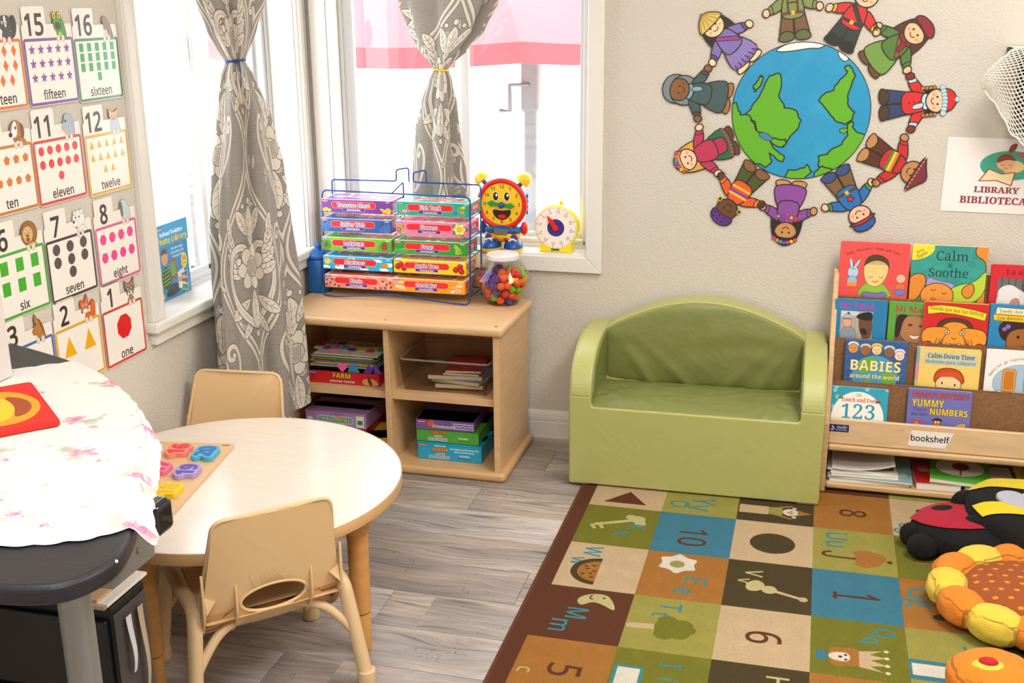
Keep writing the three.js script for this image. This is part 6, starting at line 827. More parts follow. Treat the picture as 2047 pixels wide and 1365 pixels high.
// ---------------------------------------------------------------- globe and children cut-outs on the back wall
const wallSheet = new Atlas(2048, null);
const printMat = phys({ map: wallSheet.tex, roughness: 0.4, clearcoat: 0.5, clearcoatRoughness: 0.15 });
{
  const R = 0.2065;
  const r = wallSheet.add(720, 720, (g, W) => {
    const k = 360 / 372, P = (l) => l.map(([x, y]) => [360 + (x - 815) * k, 360 + (y - 578) * k]);
    g.beginPath(); g.arc(360, 360, 352, 0, 2 * PI); g.save(); D.f(g, '#1797c9'); g.clip();
    for (let q = 0; q < 60; q++) D.ell(g, rr(60, 660), rr(60, 660), rr(60, 120), rr(40, 90), `rgba(${q % 2 ? '110,190,225' : '20,140,200'},0.06)`);
    const land = '#5fb11c', ol = '#1d2a14';
    const L = [[[640, 390], [700, 378], [710, 440], [700, 500], [735, 560], [790, 572], [822, 625], [800, 680], [755, 730], [740, 770], [690, 745], [640, 700], [590, 690], [575, 640], [545, 610], [515, 600], [550, 570], [580, 520], [612, 460]], [[592, 393], [612, 400], [605, 440], [572, 475], [560, 460], [575, 420]], [[430, 545], [475, 535], [490, 580], [500, 600], [545, 600], [570, 640], [590, 690], [640, 705], [690, 725], [740, 730], [752, 745], [730, 775], [690, 760], [640, 720], [700, 790], [745, 815], [735, 850], [690, 830], [660, 800], [680, 850], [640, 885], [600, 860], [560, 900], [480, 820], [430, 700]], [[1030, 340], [1060, 335], [1085, 390], [1060, 470], [1052, 530], [1092, 580], [1088, 622], [1050, 645], [1000, 620], [960, 575], [903, 520], [930, 482], [975, 462], [1010, 410], [1040, 370]], [[1060, 650], [1085, 625], [1100, 670], [1140, 690], [1190, 700], [1160, 790], [1090, 860], [1010, 910], [980, 880], [930, 880], [925, 820], [985, 790], [1040, 742], [1070, 700]], [[755, 925], [770, 900], [820, 895], [870, 865], [892, 900], [850, 950], [770, 960]], [[905, 900], [950, 870], [1000, 880], [960, 930], [905, 945]]];
    for (const l of L) { const p2 = P(l), jag = []; p2.forEach((a, i) => { const b = p2[(i + 1) % p2.length]; for (let k = 0; k < 3; k++) { const q = k / 3; jag.push([a[0] + (b[0] - a[0]) * q + rr(-5, 5), a[1] + (b[1] - a[1]) * q + rr(-5, 5)]); } }); D.pg(g, jag, land, ol, 7); }
    D.cv(g, P([[590, 700], [640, 690], [690, 735], [640, 740]]), '#2f86c0', ol, 3); D.cv(g, P([[1020, 665], [1070, 660], [1060, 690], [1030, 690]]), land, ol, 4);
    D.cv(g, P([[660, 262], [720, 225], [820, 205], [930, 220], [900, 250], [850, 246], [760, 262], [700, 268]]), '#f6f4f2', ol, 5); D.cv(g, P([[985, 265], [1010, 258], [1050, 300], [1030, 318], [1000, 300]]), '#f6f4f2', ol, 4);
    g.restore(); g.beginPath(); g.arc(360, 360, 351, 0, 2 * PI); D.s(g, '#1a2022', 5);
  });
  const gg = new THREE.ExtrudeGeometry(new THREE.Shape().absarc(0, 0, R, 0, 2 * PI), { depth: 0.002, bevelEnabled: false, curveSegments: 64 }); flatUV(gg, r, 2 * R * 360 / 353, 2 * R * 360 / 353);
  const o = obj('globe_poster', gg, printMat); tag(o, 'round blue and green world globe cut-out on the back wall', 'poster'); o.position.set(1.633, 1.138, 0.001);
  // children: drawn upright, feet at the bottom, in a 300 x 330 box
  const OL = '#2a2018';
  const doll = (g, q) => {
    const sk = q.skin, ov = (p, c) => D.cv(g, p, c, OL, 5), pgo = (p, c) => D.pg(g, p, c, OL, 5);
    if (q.hairBack) ov(q.long ? [[92, 60], [150, 18], [208, 60], [222, 170], [190, 196], [110, 196], [78, 170]] : [[96, 60], [150, 22], [204, 60], [212, 130], [180, 150], [120, 150], [88, 130]], q.hair);
    if (q.shawl) ov([[84, 80], [150, 10], [216, 80], [212, 150], [150, 172], [88, 150]], q.shawl);
    // legs and feet
    if (q.pants) { pgo([[104, 206], [148, 206], [148, 290], [88, 290]], q.pants); pgo([[152, 206], [196, 206], [212, 290], [152, 290]], q.pants); }
    else if (q.legs) { pgo([[112, 240], [144, 240], [144, 296], [108, 296]], q.legs); pgo([[156, 240], [188, 240], [192, 296], [156, 296]], q.legs); }
    ov([[84, 296], [110, 276], [150, 288], [146, 322], [82, 322]], q.boot); ov([[216, 296], [190, 276], [150, 288], [154, 322], [218, 322]], q.boot);
    if (q.skirt) { ov([[110, 176], [190, 176], [228, 282], [196, 300], [150, 304], [104, 300], [72, 282]], q.skirt); if (q.hem) { for (let k = 0; k < 9; k++) D.ell(g, 88 + k * 15.5, 284 + 8 * Math.sin(k / 8 * PI), 6, 6, q.hem); } if (q.apron) ov([[124, 180], [176, 180], [192, 270], [150, 282], [108, 270]], q.apron); if (q.stripes) for (let k = 0; k < 6; k++) D.ln(g, [[96 + k * 20, 276], [90 + k * 24, 300]], q.stripes, 6); }
    // arms
    for (const s of [-1, 1]) { const X = (x) => 150 + s * x; ov([[X(26), 142], [X(44), 136], [X(96), 168], [X(106), 190], [X(86), 206], [X(40), 186]], q.top); D.cv(g, [[X(88), 160], [X(108), 182], [X(92), 208], [X(78), 196]], q.cuff || q.top, OL, 4); D.cv(g, [[X(98), 176], [X(122), 178], [X(128), 202], [X(110), 216], [X(94), 204]], q.glove || sk, OL, 5); }
    // body
    ov([[116, 132], [150, 126], [184, 132], [198, 190], [194, 226], [150, 234], [106, 226], [102, 190]], q.top);
    if (q.belt) { g.fillStyle = q.belt; g.fillRect(108, 200, 84, 13); D.rr(g, 142, 198, 16, 17, 2, '#e0b83a'); }
    if (q.braces) { for (const x of [126, 166]) { g.fillStyle = q.braces; g.fillRect(x, 134, 9, 70); } g.fillStyle = q.braces; g.fillRect(126, 160, 48, 8); }
    if (q.sash) D.pg(g, [[112, 140], [128, 132], [194, 196], [186, 212]], q.sash, OL, 3);
    if (q.star) D.star(g, 150, 176, 18, q.star, OL, 3);
    if (q.band) { g.save(); g.translate(150, 184); g.rotate(-0.1); q.band.forEach((c, i) => { g.fillStyle = c; g.fillRect(-44, -24 + i * 11, 88, 11); }); g.restore(); }
    if (q.flowers) for (let k = 0; k < 9; k++) D.ell(g, 112 + (k % 5) * 19, 148 + Math.floor(k / 5) * 14 + 10 * Math.sin(k * 2), 8, 8, ['#e8402a', '#f2c42a', '#d83a9a', '#7a4ac0', '#f0802a'][k % 5], OL, 1.5);
    if (q.buttons) for (const y of [160, 180, 200]) D.ell(g, 150, y, 4, 4, q.buttons);
    if (q.scarf) { ov([[112, 128], [150, 118], [188, 128], [180, 148], [150, 154], [120, 148]], q.scarf); D.cv(g, [[150, 140], [176, 146], [180, 190], [160, 188]], q.scarf, OL, 3); }
    // head
    D.ell(g, 150, 88, 48, 46, sk, OL, 5);
    D.ell(g, 134, 88, 4, 5, OL); D.ell(g, 164, 88, 4, 5, OL); D.arc(g, 150, 98, 14, 0.35, 2.7, OL, 3.5); D.ell(g, 122, 102, 8, 5, q.blush || 'rgba(230,110,100,0.5)'); D.ell(g, 178, 102, 8, 5, q.blush || 'rgba(230,110,100,0.5)');
    if (q.hair) D.cv(g, [[100, 92], [106, 50], [150, 34], [194, 50], [200, 92], [184, 66], [150, 62], [116, 66]], q.hair, OL, 4);
    if (q.braids) for (const s of [-1, 1]) for (let k = 0; k < 4; k++) D.ell(g, 150 + s * 56, 100 + k * 15, 8, 9, q.hair, OL, 3);
    if (q.wreath) for (let k = 0; k < 7; k++) D.ell(g, 104 + k * 15.5, 58 - 16 * Math.sin(k / 6 * PI), 9, 9, ['#e8402a', '#f2c42a', '#d83a9a', '#7a4ac0', '#3aa0d0', '#f0802a', '#d83a9a'][k], OL, 1.5);
    const hat = { cone() { ov([[76, 78], [150, 2], [224, 78], [180, 84], [120, 84]], '#e0c060'); for (let k = 0; k < 6; k++) D.ln(g, [[150, 12], [92 + k * 23, 76]], '#8a6a28', 2.5); }, beret() { ov([[92, 60], [110, 24], [170, 14], [212, 40], [196, 66], [140, 56]], '#8f1f2c'); }, fur() { ov([[98, 66], [110, 26], [150, 8], [190, 26], [202, 66]], '#d8221f'); for (let k = 0; k < 8; k++) D.ell(g, 98 + k * 15, 66 - 8 * Math.sin(k / 7 * PI), 11, 11, '#b8dce6', '#4a7a8a', 2); D.ell(g, 150, 10, 11, 10, '#b8dce6', '#4a7a8a', 2); }, sombrero() { ov([[58, 74], [110, 48], [150, 14], [190, 48], [242, 74], [196, 82], [104, 82]], '#7a2a3c'); for (let k = 0; k < 10; k++) D.ln(g, [[70 + k * 17, 72], [78 + k * 17, 72]], '#e8b03a', 4); }, cap() { ov([[98, 66], [104, 30], [150, 16], [196, 30], [202, 66], [150, 56]], '#1f5fae'); ov([[98, 62], [150, 48], [202, 62], [214, 72], [150, 66], [86, 72]], '#c8242a'); }, wrap() { ov([[94, 70], [104, 22], [150, 6], [196, 22], [206, 70], [150, 54]], '#5a2f8a'); for (let k = 0; k < 8; k++) D.ell(g, 112 + (k % 4) * 24, 30 + Math.floor(k / 4) * 18, 4, 4, '#2a1450'); D.ell(g, 98, 110, 8, 10, null, '#e0b83a', 4); D.ell(g, 202, 110, 8, 10, null, '#e0b83a', 4); }, felt() { ov([[90, 60], [120, 50], [128, 16], [176, 14], [184, 50], [212, 58], [150, 68]], '#5a6a34'); }, busby() { ov([[106, 64], [104, 6], [196, 6], [194, 64], [150, 54]], '#2a2220'); }, hood() { D.cv(g, [[84, 96], [92, 34], [150, 8], [208, 34], [216, 96], [196, 60], [150, 44], [104, 60]], q.shawl, OL, 5); } }[q.hat];
    if (hat) hat();
  };
  const fig = [
    [-7.7, 0.322, 'boy in brown shorts and braces', { skin: '#f2c8a0', hair: '#8a5a2a', top: '#7f8f52', pants: '#7a5636', boot: '#5f6a3a', braces: '#5a3a20', belt: '#6a4428', hat: 'felt' }],
    [26.6, 0.322, 'guard in red jacket and black trousers', { skin: '#f2c8a0', hair: '#5a3a20', top: '#d8262f', pants: '#2e3838', boot: '#1f2224', sash: '#2e3838', belt: '#2e3838', cuff: '#d8a838', hat: 'busby' }],
    [53.4, 0.336, 'girl in green dress and red beret', { skin: '#f0c094', hair: '#5a2a1c', hairBack: 1, long: 1, top: '#4f7a34', skirt: '#6f9a42', legs: '#f0c094', boot: '#6a4426', scarf: '#8f1f2c', sash: '#8a5a2a', hat: 'beret' }],
    [84.5, 0.339, 'child in red parka and fur hat', { skin: '#f6c6a4', hair: '#b8823a', braids: 1, top: '#d8242a', cuff: '#b8dce6', glove: '#8a2420', pants: '#2f3f6a', boot: '#4a3424', scarf: '#b8dce6', buttons: '#6a1414', hat: 'fur' }],
    [117.4, 0.328, 'child with rainbow shawl and wide maroon hat', { skin: '#c08a52', hair: '#2a1a10', top: '#c8242a', pants: '#5a2a1a', boot: '#c08a52', band: ['#6a2a1a', '#e87a1f', '#f2d02a', '#3f8a3a'], hat: 'sombrero' }],
    [147.7, 0.318, 'boy in blue shirt with red star', { skin: '#f6c6a4', hair: '#8a4a20', top: '#1f6fc0', cuff: '#3f9a3a', pants: '#7a5a38', boot: '#2f4f8a', belt: '#5a3a1c', star: '#e0242a', hat: 'cap' }],
    [183.5, 0.322, 'girl in purple dress with flower garland', { skin: '#c8925a', hair: '#241a1c', hairBack: 1, long: 1, top: '#8a4aa0', skirt: '#8a4aa0', legs: '#c8925a', boot: '#c8925a', flowers: 1, wreath: 1 }],
    [214, 0.318, 'child in orange tunic and purple head wrap', { skin: '#6a4228', top: '#ea5a1c', pants: '#46541f', boot: '#8a5a34', band: ['#f2c42a', '#7a3ac0', '#e8402a', '#f2c42a'], cuff: '#e8802a', hat: 'wrap', blush: 'rgba(120,50,40,0.4)' }],
    [245.4, 0.32, 'blond girl in crimson and green dress', { skin: '#f8d0b0', hair: '#e0a83a', hairBack: 1, long: 1, top: '#c02f5a', skirt: '#1f6a44', apron: '#b82a58', legs: '#f8d0b0', boot: '#6a3a20', hem: '#c02f5a', wreath: 1 }],
    [279.5, 0.322, 'child in teal robe and grey head scarf', { skin: '#8a5a34', shawl: '#7a8a94', top: '#3f5a5c', skirt: '#3f5a5c', boot: '#a8703c', scarf: '#7fb0c0', cuff: '#5a4038', hat: 'hood', blush: 'rgba(120,50,40,0.4)' }],
    [312.6, 0.318, 'girl in lilac robe and straw cone hat', { skin: '#f8d8a8', hair: '#241a1c', hairBack: 1, long: 1, top: '#7f70b8', skirt: '#8a7cc0', boot: '#e8dca0', stripes: '#2f3a7a', hem: '#b04aa0', sash: '#a03a9a', cuff: '#5a4a8a', hat: 'cone' }]];
  const hM = 0.232, K = 330 / hM;
  fig.forEach(([deg, rad, word, q]) => {
    const rc = wallSheet.add(300, 330, (g) => doll(g, q));
    const shp = trace(wallSheet.c, rc.px, 1 / K, 0.9); shp.forEach((s) => { s.holes = []; });
    const g = mg(shp.filter((s) => Math.abs(THREE.ShapeUtils.area(s.getPoints())) > 1e-4).map((s) => extr(s, 0.0016))); flatUV(g, rc, 300 / K, 330 / K);
    const a = deg * PI / 180, m = obj('paper_child', g, printMat); tag(m, `paper cut-out of a ${word} beside the globe poster`, 'cut-out', 'paper children around the globe');
    m.position.set(1.633 + Math.sin(a) * rad, 1.138 + Math.cos(a) * rad, 0.0035); m.rotation.z = -a;
  });
  // library sign
  const lb = wallSheet.add(420, 400, (g, w, h) => {
    g.fillStyle = '#f4efec'; g.fillRect(0, 0, w, h); const k = 2.42, X = (x) => (x - 1880) * k, Y = (y) => (y - 274) * k * 1.05;
    D.ell(g, X(2000), Y(330), 134, 78, '#3aa88c'); D.cv(g, [[X(1984), Y(322)], [X(2020), Y(318)], [X(2030), Y(340)], [X(1990), Y(350)]], '#f2d48a'); D.pg(g, [[X(1992), Y(340)], [X(1988), Y(362)], [X(2004), Y(362)], [X(2006), Y(344)]], '#f4b890');
    D.ell(g, X(1992), Y(326), 42, 36, '#f4b890'); D.cv(g, [[X(1972), Y(328)], [X(1978), Y(308)], [X(1998), Y(304)], [X(2012), Y(322)], [X(1994), Y(316)]], '#8a3a1c'); D.cv(g, [[X(1992), Y(306)], [X(1996), Y(286)], [X(2010), Y(282)], [X(2006), Y(300)]], '#8a3a1c'); D.pg(g, [[X(2010), Y(306)], [X(2034), Y(296)], [X(2030), Y(322)]], '#d8525a'); D.ln(g, [[X(2026), Y(312)], [X(2040), Y(292)]], '#d8525a', 7);
    D.arc(g, X(1986), Y(328), 5, 0, PI, '#5a2a1c', 2); D.arc(g, X(2000), Y(328), 5, 0, PI, '#5a2a1c', 2); D.arc(g, X(1993), Y(334), 7, 0.2, 2.9, '#b03a2a', 2);
    D.pg(g, [[X(1946), Y(364)], [X(1962), Y(338)], [X(1986), Y(348)], [X(2010), Y(344)], [X(2006), Y(372)], [X(1978), Y(362)]], '#f6e6b8', '#b03028', 5);
    D.t(g, 'LIBRARY', X(1980), Y(382), 44, '#8a2f3a', 'bold', 'serif', '#c9a0a0', 3); D.t(g, 'BIBLIOTECA', X(1976), Y(405), 50, '#8a2f3a', 'bold', 'serif', '#c9a0a0', 3, 'center', 300);
  });
  const lg = bx(0.262, 0.222, 0.001); flatUV(lg, lb, 0.262, 0.222); const ls = obj('library_sign', lg, printMat); tag(ls, 'white laminated library sign in English and Spanish on the back wall', 'sign'); ls.position.set(2.195, 0.958, 0.002); ls.rotation.z = -0.012;
}
// ---------------------------------------------------------------- wall shelf with crocheted doily
{
  const t = thing('wall_shelf', 'black wall shelf under a crocheted doily at the right edge', 'shelf', [0, 0, 0]); const bk = flat(0x17151a, 0.5);
  obj('board', rbm([2.2, 1.31, 0.002], [2.75, 1.33, 0.17], 0.002), bk, t); obj('bracket', rbm([2.235, 1.1, 0.002], [2.26, 1.31, 0.03], 0.002), bk, t); obj('bracket', rbm([2.64, 1.1, 0.002], [2.665, 1.31, 0.03], 0.002), bk, t); obj('lower_bar', rbm([2.225, 1.1, 0.002], [2.72, 1.125, 0.12], 0.002), bk, t);
  const yarn = flat(0xe9e3d8, 0.9), d = thing('crochet_doily', 'white crocheted net doily hanging over the wall shelf edge', 'doily', [0, 0, 0]);
  // drape: from the board's left end the net hangs as a pointed flap
  const S = (u, v) => { const e = 0.14 * (1 - u) * Math.pow(v, 0.8) - 0.0; const x = 2.198 + u * 0.45 - 0.07 * Math.sin(PI * Math.min(1, v * 1.1) * 0.62) * (1 - u), drop = v * (0.235 - 0.05 * Math.cos(u * 9) * v) * (u < 0.16 ? 0.62 + 2.4 * u : 1); return V(x, 1.333 - drop, 0.176 - 0.035 * (1 - u) * v + 0.008 * Math.sin(u * 16 + v * 3)); };
  const parts = [], nu = 34, nv = 18;
  for (let k = -nv; k < nu; k++) { const A = [], B = []; for (let j = 0; j <= nv; j++) { const i = k + j; if (i >= 0 && i <= nu) A.push(S(i / nu, j / nv)); const i2 = k + nv - j; if (i2 >= 0 && i2 <= nu) B.push(S(i2 / nu, j / nv)); } if (A.length > 1) parts.push(sweep(A, 0.0017, 4)); if (B.length > 1) parts.push(sweep(B, 0.0017, 4)); }
  const net = obj('net', parts, yarn, d);
  const edge = []; for (let i = 0; i <= 80; i++) { const u = i / 80, p = S(u, 1); edge.push(V(p.x, p.y - 0.006 * Math.abs(Math.sin(i * 0.6)), p.z)); } const ed2 = []; for (let i = 0; i <= 30; i++) { const p = S(0, i / 30); ed2.push(V(p.x - 0.005 * Math.abs(Math.sin(i * 0.8)), p.y, p.z)); }
  obj('scalloped_edge', [sweep(edge, 0.003, 5), sweep(ed2, 0.003, 5)], yarn, d);
  obj('solid_centre', grid(20, 3, (u, v) => [2.2 + u * 0.45, 1.3325, 0.01 + v * 0.165]), std({ color: 0xe9e3d8, roughness: 0.9, side: THREE.DoubleSide }), d);
}
// ---------------------------------------------------------------- photo card box on the left window sill
{
  const r = boxSheet.add(300, 360, (g, w, h) => {
    g.fillStyle = '#1789c2'; g.fillRect(0, 0, w, h); g.fillStyle = '#1b9ad0'; g.fillRect(0, 0, w, 118); D.ln(g, [[0, 118], [w, 118]], '#0f6a9c', 4); brandMark(g, 12, 16, '#d8322c', 1.2);
    D.t(g, 'Infant/Toddler', 150, 52, 28, '#fff', 'bold', 'serif'); D.t(g, 'Photo Library', 152, 88, 44, '#f4e03a', 'bold', 'sans-serif', '#0f4a72', 5, 'center', 270);
    for (let k = 0; k < 3; k++) D.t(g, ['full-color images', 'help develop early', 'language skills'][k], 196, 138 + k * 18, 15, '#fff', ''); D.ell(g, 252, 210, 28, 36, '#f2d23a'); D.t(g, '50', 252, 200, 30, '#b03028', 'bold'); D.t(g, 'photos', 252, 222, 12, '#6a3a10', '');
    D.ell(g, 76, 166, 30, 36, '#d99a6a'); D.cv(g, [[46, 160], [56, 126], [96, 128], [106, 158], [76, 146]], '#6a3a1c'); D.cv(g, [[30, 300], [44, 216], [100, 206], [122, 250], [120, 320]], '#2f4a22'); for (let k = 0; k < 5; k++) D.ln(g, [[40, 226 + k * 16], [112, 218 + k * 16]], '#7ab03a', 6); D.pg(g, [[116, 190], [176, 180], [184, 268], [124, 276]], '#b0404a'); D.pg(g, [[124, 200], [168, 192], [174, 258], [130, 264]], '#6aa84a'); D.cv(g, [[60, 330], [120, 290], [190, 300], [200, 340], [80, 350]], '#26282c'); for (let k = 0; k < 6; k++) { g.save(); g.translate(214 + (k % 2) * 30, 262 + k * 14); g.rotate(-0.2 + k * 0.1); D.rr(g, -30, -14, 60, 26, 2, ['#e8e0d0', '#3a6a8a', '#d0a040', '#8a3a4a', '#e8e8e8', '#4a8a4a'][k], '#fff', 2); g.restore(); } D.ell(g, 34, 338, 16, 14, '#f2b01a');
  });
  const sd = boxSheet.add(120, 300, (g, w, h) => { g.fillStyle = '#1789c2'; g.fillRect(0, 0, w, h); D.t(g, 'Photo', 60, 60, 30, '#f4e03a', 'bold'); D.t(g, 'Library', 60, 92, 30, '#f4e03a', 'bold'); }), tp = solid('#c4dcec');
  const t = thing('photo_card_box', 'blue cardboard photo card box standing on the left window sill', 'box', [-0.075, 0.6585, 0.805], PI / 2);   // front faces the room
  obj('box', boxUV(rb(0.172, 0.155, 0.06, 0.0015, 0, 0.0775, -0.03), [sd, sd, tp, tp, { ...r, v1: r.v0 + (r.v1 - r.v0) * 0.67 }, sd]), boxMat, t);
  obj('lid', boxUV(rb(0.178, 0.064, 0.065, 0.0015, 0, 0.155 + 0.032, -0.03), [sd, sd, tp, tp, { ...r, v0: r.v0 + (r.v1 - r.v0) * 0.672 }, sd]), boxMat, t);
}
// ---------------------------------------------------------------- what the cabinet holds
{
  const pbox = (name, label, x, y, z, w, h, d, turn, base, draw, cat = 'box') => {
    const f = boxSheet.add(Math.min(360, w * 1500), Math.max(40, h * 1500), (g, W, H) => { g.fillStyle = base; g.fillRect(0, 0, W, H); draw(g, W, H); }), s = solid(base);
    const t = thing(name, label, cat, [x, y, z], turn); obj('box_body', boxUV(rb(w, h, d, 0.0018, 0, h / 2, 0), [s, s, s, s, f, s]), boxMat, t); obj('box_lid', boxUV(rb(w + 0.003, h * 0.06, d + 0.003, 0.0008, 0, h * 0.97, 0), [s, s, s, s, s, s]), boxMat, t); return t;
  };
  const Sy = 0.2685, By = 0.0305;
  // right lower: three boxes
  pbox('game_box', 'light blue patterning game box, bottom of three in the lower right compartment', 0.595, By, 0.26, 0.218, 0.058, 0.2, 0, '#1fa8d4', (g, W, H) => { brandMark(g, 8, 8, '#d8322c', 0.9); D.t(g, 'HANDS-ON', 116, 14, 11, '#fff', 'bold'); D.t(g, 'MATH', 116, 34, 28, '#f4b02a', 'bold', 'sans-serif', '#7a3a10', 4); D.t(g, 'CENTER', 116, 54, 13, '#fff', 'bold', 'sans-serif', '#1a5a8a', 2); D.t(g, 'PATTERNING', 110, 72, 17, '#163a6a', 'bold', 'sans-serif', '#fff', 3); D.t(g, 'Strengthen patterning skills', 240, 24, 11, '#fff', 'bold'); D.t(g, 'with colorful blocks', 240, 38, 11, '#fff', 'bold'); D.t(g, 'Includes:', 240, 58, 12, '#fff', 'bold'); D.t(g, 'cards, tiles & mat', 240, 72, 9, '#0f4a6a'); });
  pbox('game_box', 'green measuring game box in the middle of three boxes, lower right compartment', 0.588, By + 0.0595, 0.255, 0.212, 0.042, 0.2, 0, '#4fae3a', (g, W, H) => { D.t(g, 'MATH', 112, 12, 26, '#f4902a', 'bold', 'sans-serif', '#7a3a10', 4); D.t(g, 'CENTER', 112, 30, 12, '#fff', 'bold', 'sans-serif', '#2a5a1a', 2); D.t(g, 'MEASURING', 108, 47, 17, '#163a6a', 'bold', 'sans-serif', '#fff', 3); D.t(g, 'Includes:', 240, 34, 12, '#fff', 'bold'); D.t(g, 'rulers & cards', 240, 48, 9, '#1f5a1a'); });
  pbox('game_box', 'purple dinosaurs puzzle box, top of three in the lower right compartment', 0.578, By + 0.1035, 0.262, 0.196, 0.034, 0.19, 0.03, '#7a5aa8', (g, W, H) => { brandMark(g, 8, 6, '#d8322c', 0.9); D.star(g, 78, 20, 22, '#e8602a', null, 1, 9, 0.7); D.t(g, 'Dinosaurs', 142, 32, 24, '#f6f0d8', 'bold', 'sans-serif', '#4a2f7a', 3); for (let k = 0; k < 3; k++) D.t(g, '• ' + ['4 puzzle wooden puzzles', 'Each puzzle has 12 pieces', 'Puzzles measure 5" x 6"'][k], 240, 14 + k * 12, 9, '#fff', 'bold'); });
  // left upper: farm sorting box and a clear case of flat shapes
  pbox('game_box', 'red farm sorting box under the clear case of shapes, upper left compartment', 0.235, Sy, 0.265, 0.255, 0.042, 0.2, 0, '#cf1820', (g, W, H) => { brandMark(g, 12, 6, '#2f4fa8', 0.9); D.t(g, 'FARM', 176, 20, 34, '#f2d02a', 'bold', 'sans-serif', '#5a3a10', 4); D.t(g, 'SORTING CENTER', 178, 48, 15, '#fff', 'bold', 'sans-serif', '#5a0a0a', 2); D.cv(g, [[272, 40], [290, 24], [330, 22], [356, 40], [356, 62], [286, 62]], '#d8a060', '#7a4a1c', 2); D.cv(g, [[300, 10], [316, 20], [330, 60], [310, 60]], '#5a3218'); });
  {
    const t = thing('clear_case', 'clear plastic case of foam shapes and cards on the red farm box', 'case', [0.23, Sy + 0.0445, 0.262]);
    obj('case_wall', mg([rb(0.27, 0.075, 0.19, 0.008, 0, 0.0385, 0)]), M.clearPlastic, t);
    const cols = ['#e8e0cc', '#3f9ad0', '#f0c83a', '#efe6d4', '#7a4aa8', '#e8e0cc', '#4aa84a', '#efe8dc', '#d84a6a', '#efe6d4'];
    const X0 = 0.23, Y0 = Sy + 0.0445, Z0 = 0.262, cw = ['cream', 'blue', 'yellow', 'pale', 'purple', 'cream', 'green', 'white', 'rose', 'ivory'];
    cols.forEach((c, k) => { const o = obj('activity_card', rb(0.225 - 0.006 * (k % 3), 0.0038, 0.15, 0.001), flat(c, 0.6)); o.position.set(X0 + rr(-0.01, 0.01), Y0 + 0.006 + k * 0.0046, Z0 + rr(-0.006, 0.006)); tag(o, `${cw[k]} activity card, ${['lowest', 'second', 'third', 'fourth', 'fifth', 'sixth', 'seventh', 'eighth', 'ninth', 'topmost'][k]} from the bottom in the clear case`, 'card', 'cards in the clear case'); });
    const fc = ['#e8409a', '#2f9ad0', '#5a3aa8', '#e8c02a', '#d83a2a', '#4aa84a', '#e87a2a', '#2f6ac0', '#d0d8e8', '#8a3aa8'], fw = ['pink', 'sky blue', 'violet', 'yellow', 'red', 'green', 'orange', 'royal blue', 'pale grey', 'purple'];
    for (let k = 0; k < 16; k++) { const sh = k % 3 === 0 ? new THREE.Shape().absarc(0, 0, 0.0145, 0, 2 * PI) : k % 3 === 1 ? poly([[0, 0.017], [0.015, -0.011], [-0.015, -0.011]]) : rrect(0.027, 0.026, 0.005); const o = obj('foam_shape', extr(sh, 0.004, 0.0008).rotateX(-PI / 2), flat(fc[k % 10], 0.55)); o.position.set(X0 - 0.11 + (k % 8) * 0.031, Y0 + 0.0502, Z0 - 0.03 + Math.floor(k / 8) * 0.05 + rr(-0.008, 0.008)); tag(o, `${fw[k % 10]} foam ${['circle', 'triangle', 'square'][k % 3]} in the ${k < 8 ? 'rear' : 'front'} row inside the clear case`, 'foam shape', 'foam shapes in the clear case'); }
    const heart = new THREE.Shape(); heart.moveTo(0, -0.016); heart.bezierCurveTo(-0.03, 0.006, -0.014, 0.026, 0, 0.01); heart.bezierCurveTo(0.014, 0.026, 0.03, 0.006, 0, -0.016);
    [[heart, '#e86aa8', -0.002, 'pink heart'], [poly([[0, 0.021], [0.021, -0.014], [-0.021, -0.014]]), '#2f8fb4', 0.036, 'teal triangle'], [poly([[-0.02, -0.014], [0.0, -0.014], [0.02, -0.014], [0.022, 0.016], [0.008, 0.002], [0, 0.018], [-0.01, 0.0]]), '#5a3a98', 0.09, 'purple crown'], [poly([[0, 0.019], [0.018, -0.014], [-0.018, -0.014]]), '#6a48a8', 0.116, 'purple triangle']].forEach(([s, c, x, w]) => { const o = obj('charm', extr(s, 0.006, 0.0015), phys({ color: c, roughness: 0.3, clearcoat: 0.5 })); tag(o, `${w} shaped plastic charm on the front of the clear case`, 'charm', 'charms on the clear case'); o.position.set(0.238 + x, Sy + 0.046 + 0.012, 0.3605); });
  }
  // left lower: boxes
  pbox('game_box', 'yellow button game box lying askew at the bottom of the lower left compartment', 0.3, By, 0.28, 0.14, 0.05, 0.15, 0.35, '#f0b81c', (g, W, H) => { g.save(); g.translate(W / 2, H / 2); D.t(g, 'Buttons', 20, 0, 40, '#fff', 'bold', 'sans-serif', '#3a2a7a', 5); g.restore(); brandMark(g, 10, 8, '#d8322c'); });
  pbox('game_box', 'dark blue counting game box in the lower left compartment', 0.13, By, 0.235, 0.15, 0.05, 0.2, 0, '#2f3f86', (g, W, H) => { for (let k = 0; k < 12; k++) D.ell(g, rr(0, W), rr(0, H), 9, 9, ['#e8402a', '#f2c42a', '#fff'][k % 3]); });
  pbox('game_box', 'dark red game box beneath the lilac box, lower left compartment', 0.2, By + 0.0515, 0.255, 0.2, 0.03, 0.19, 0.03, '#a01a2c', (g, W, H) => { D.t(g, 'Puzzle', W / 2, H / 2, 20, '#f2c8c8', 'bold'); });
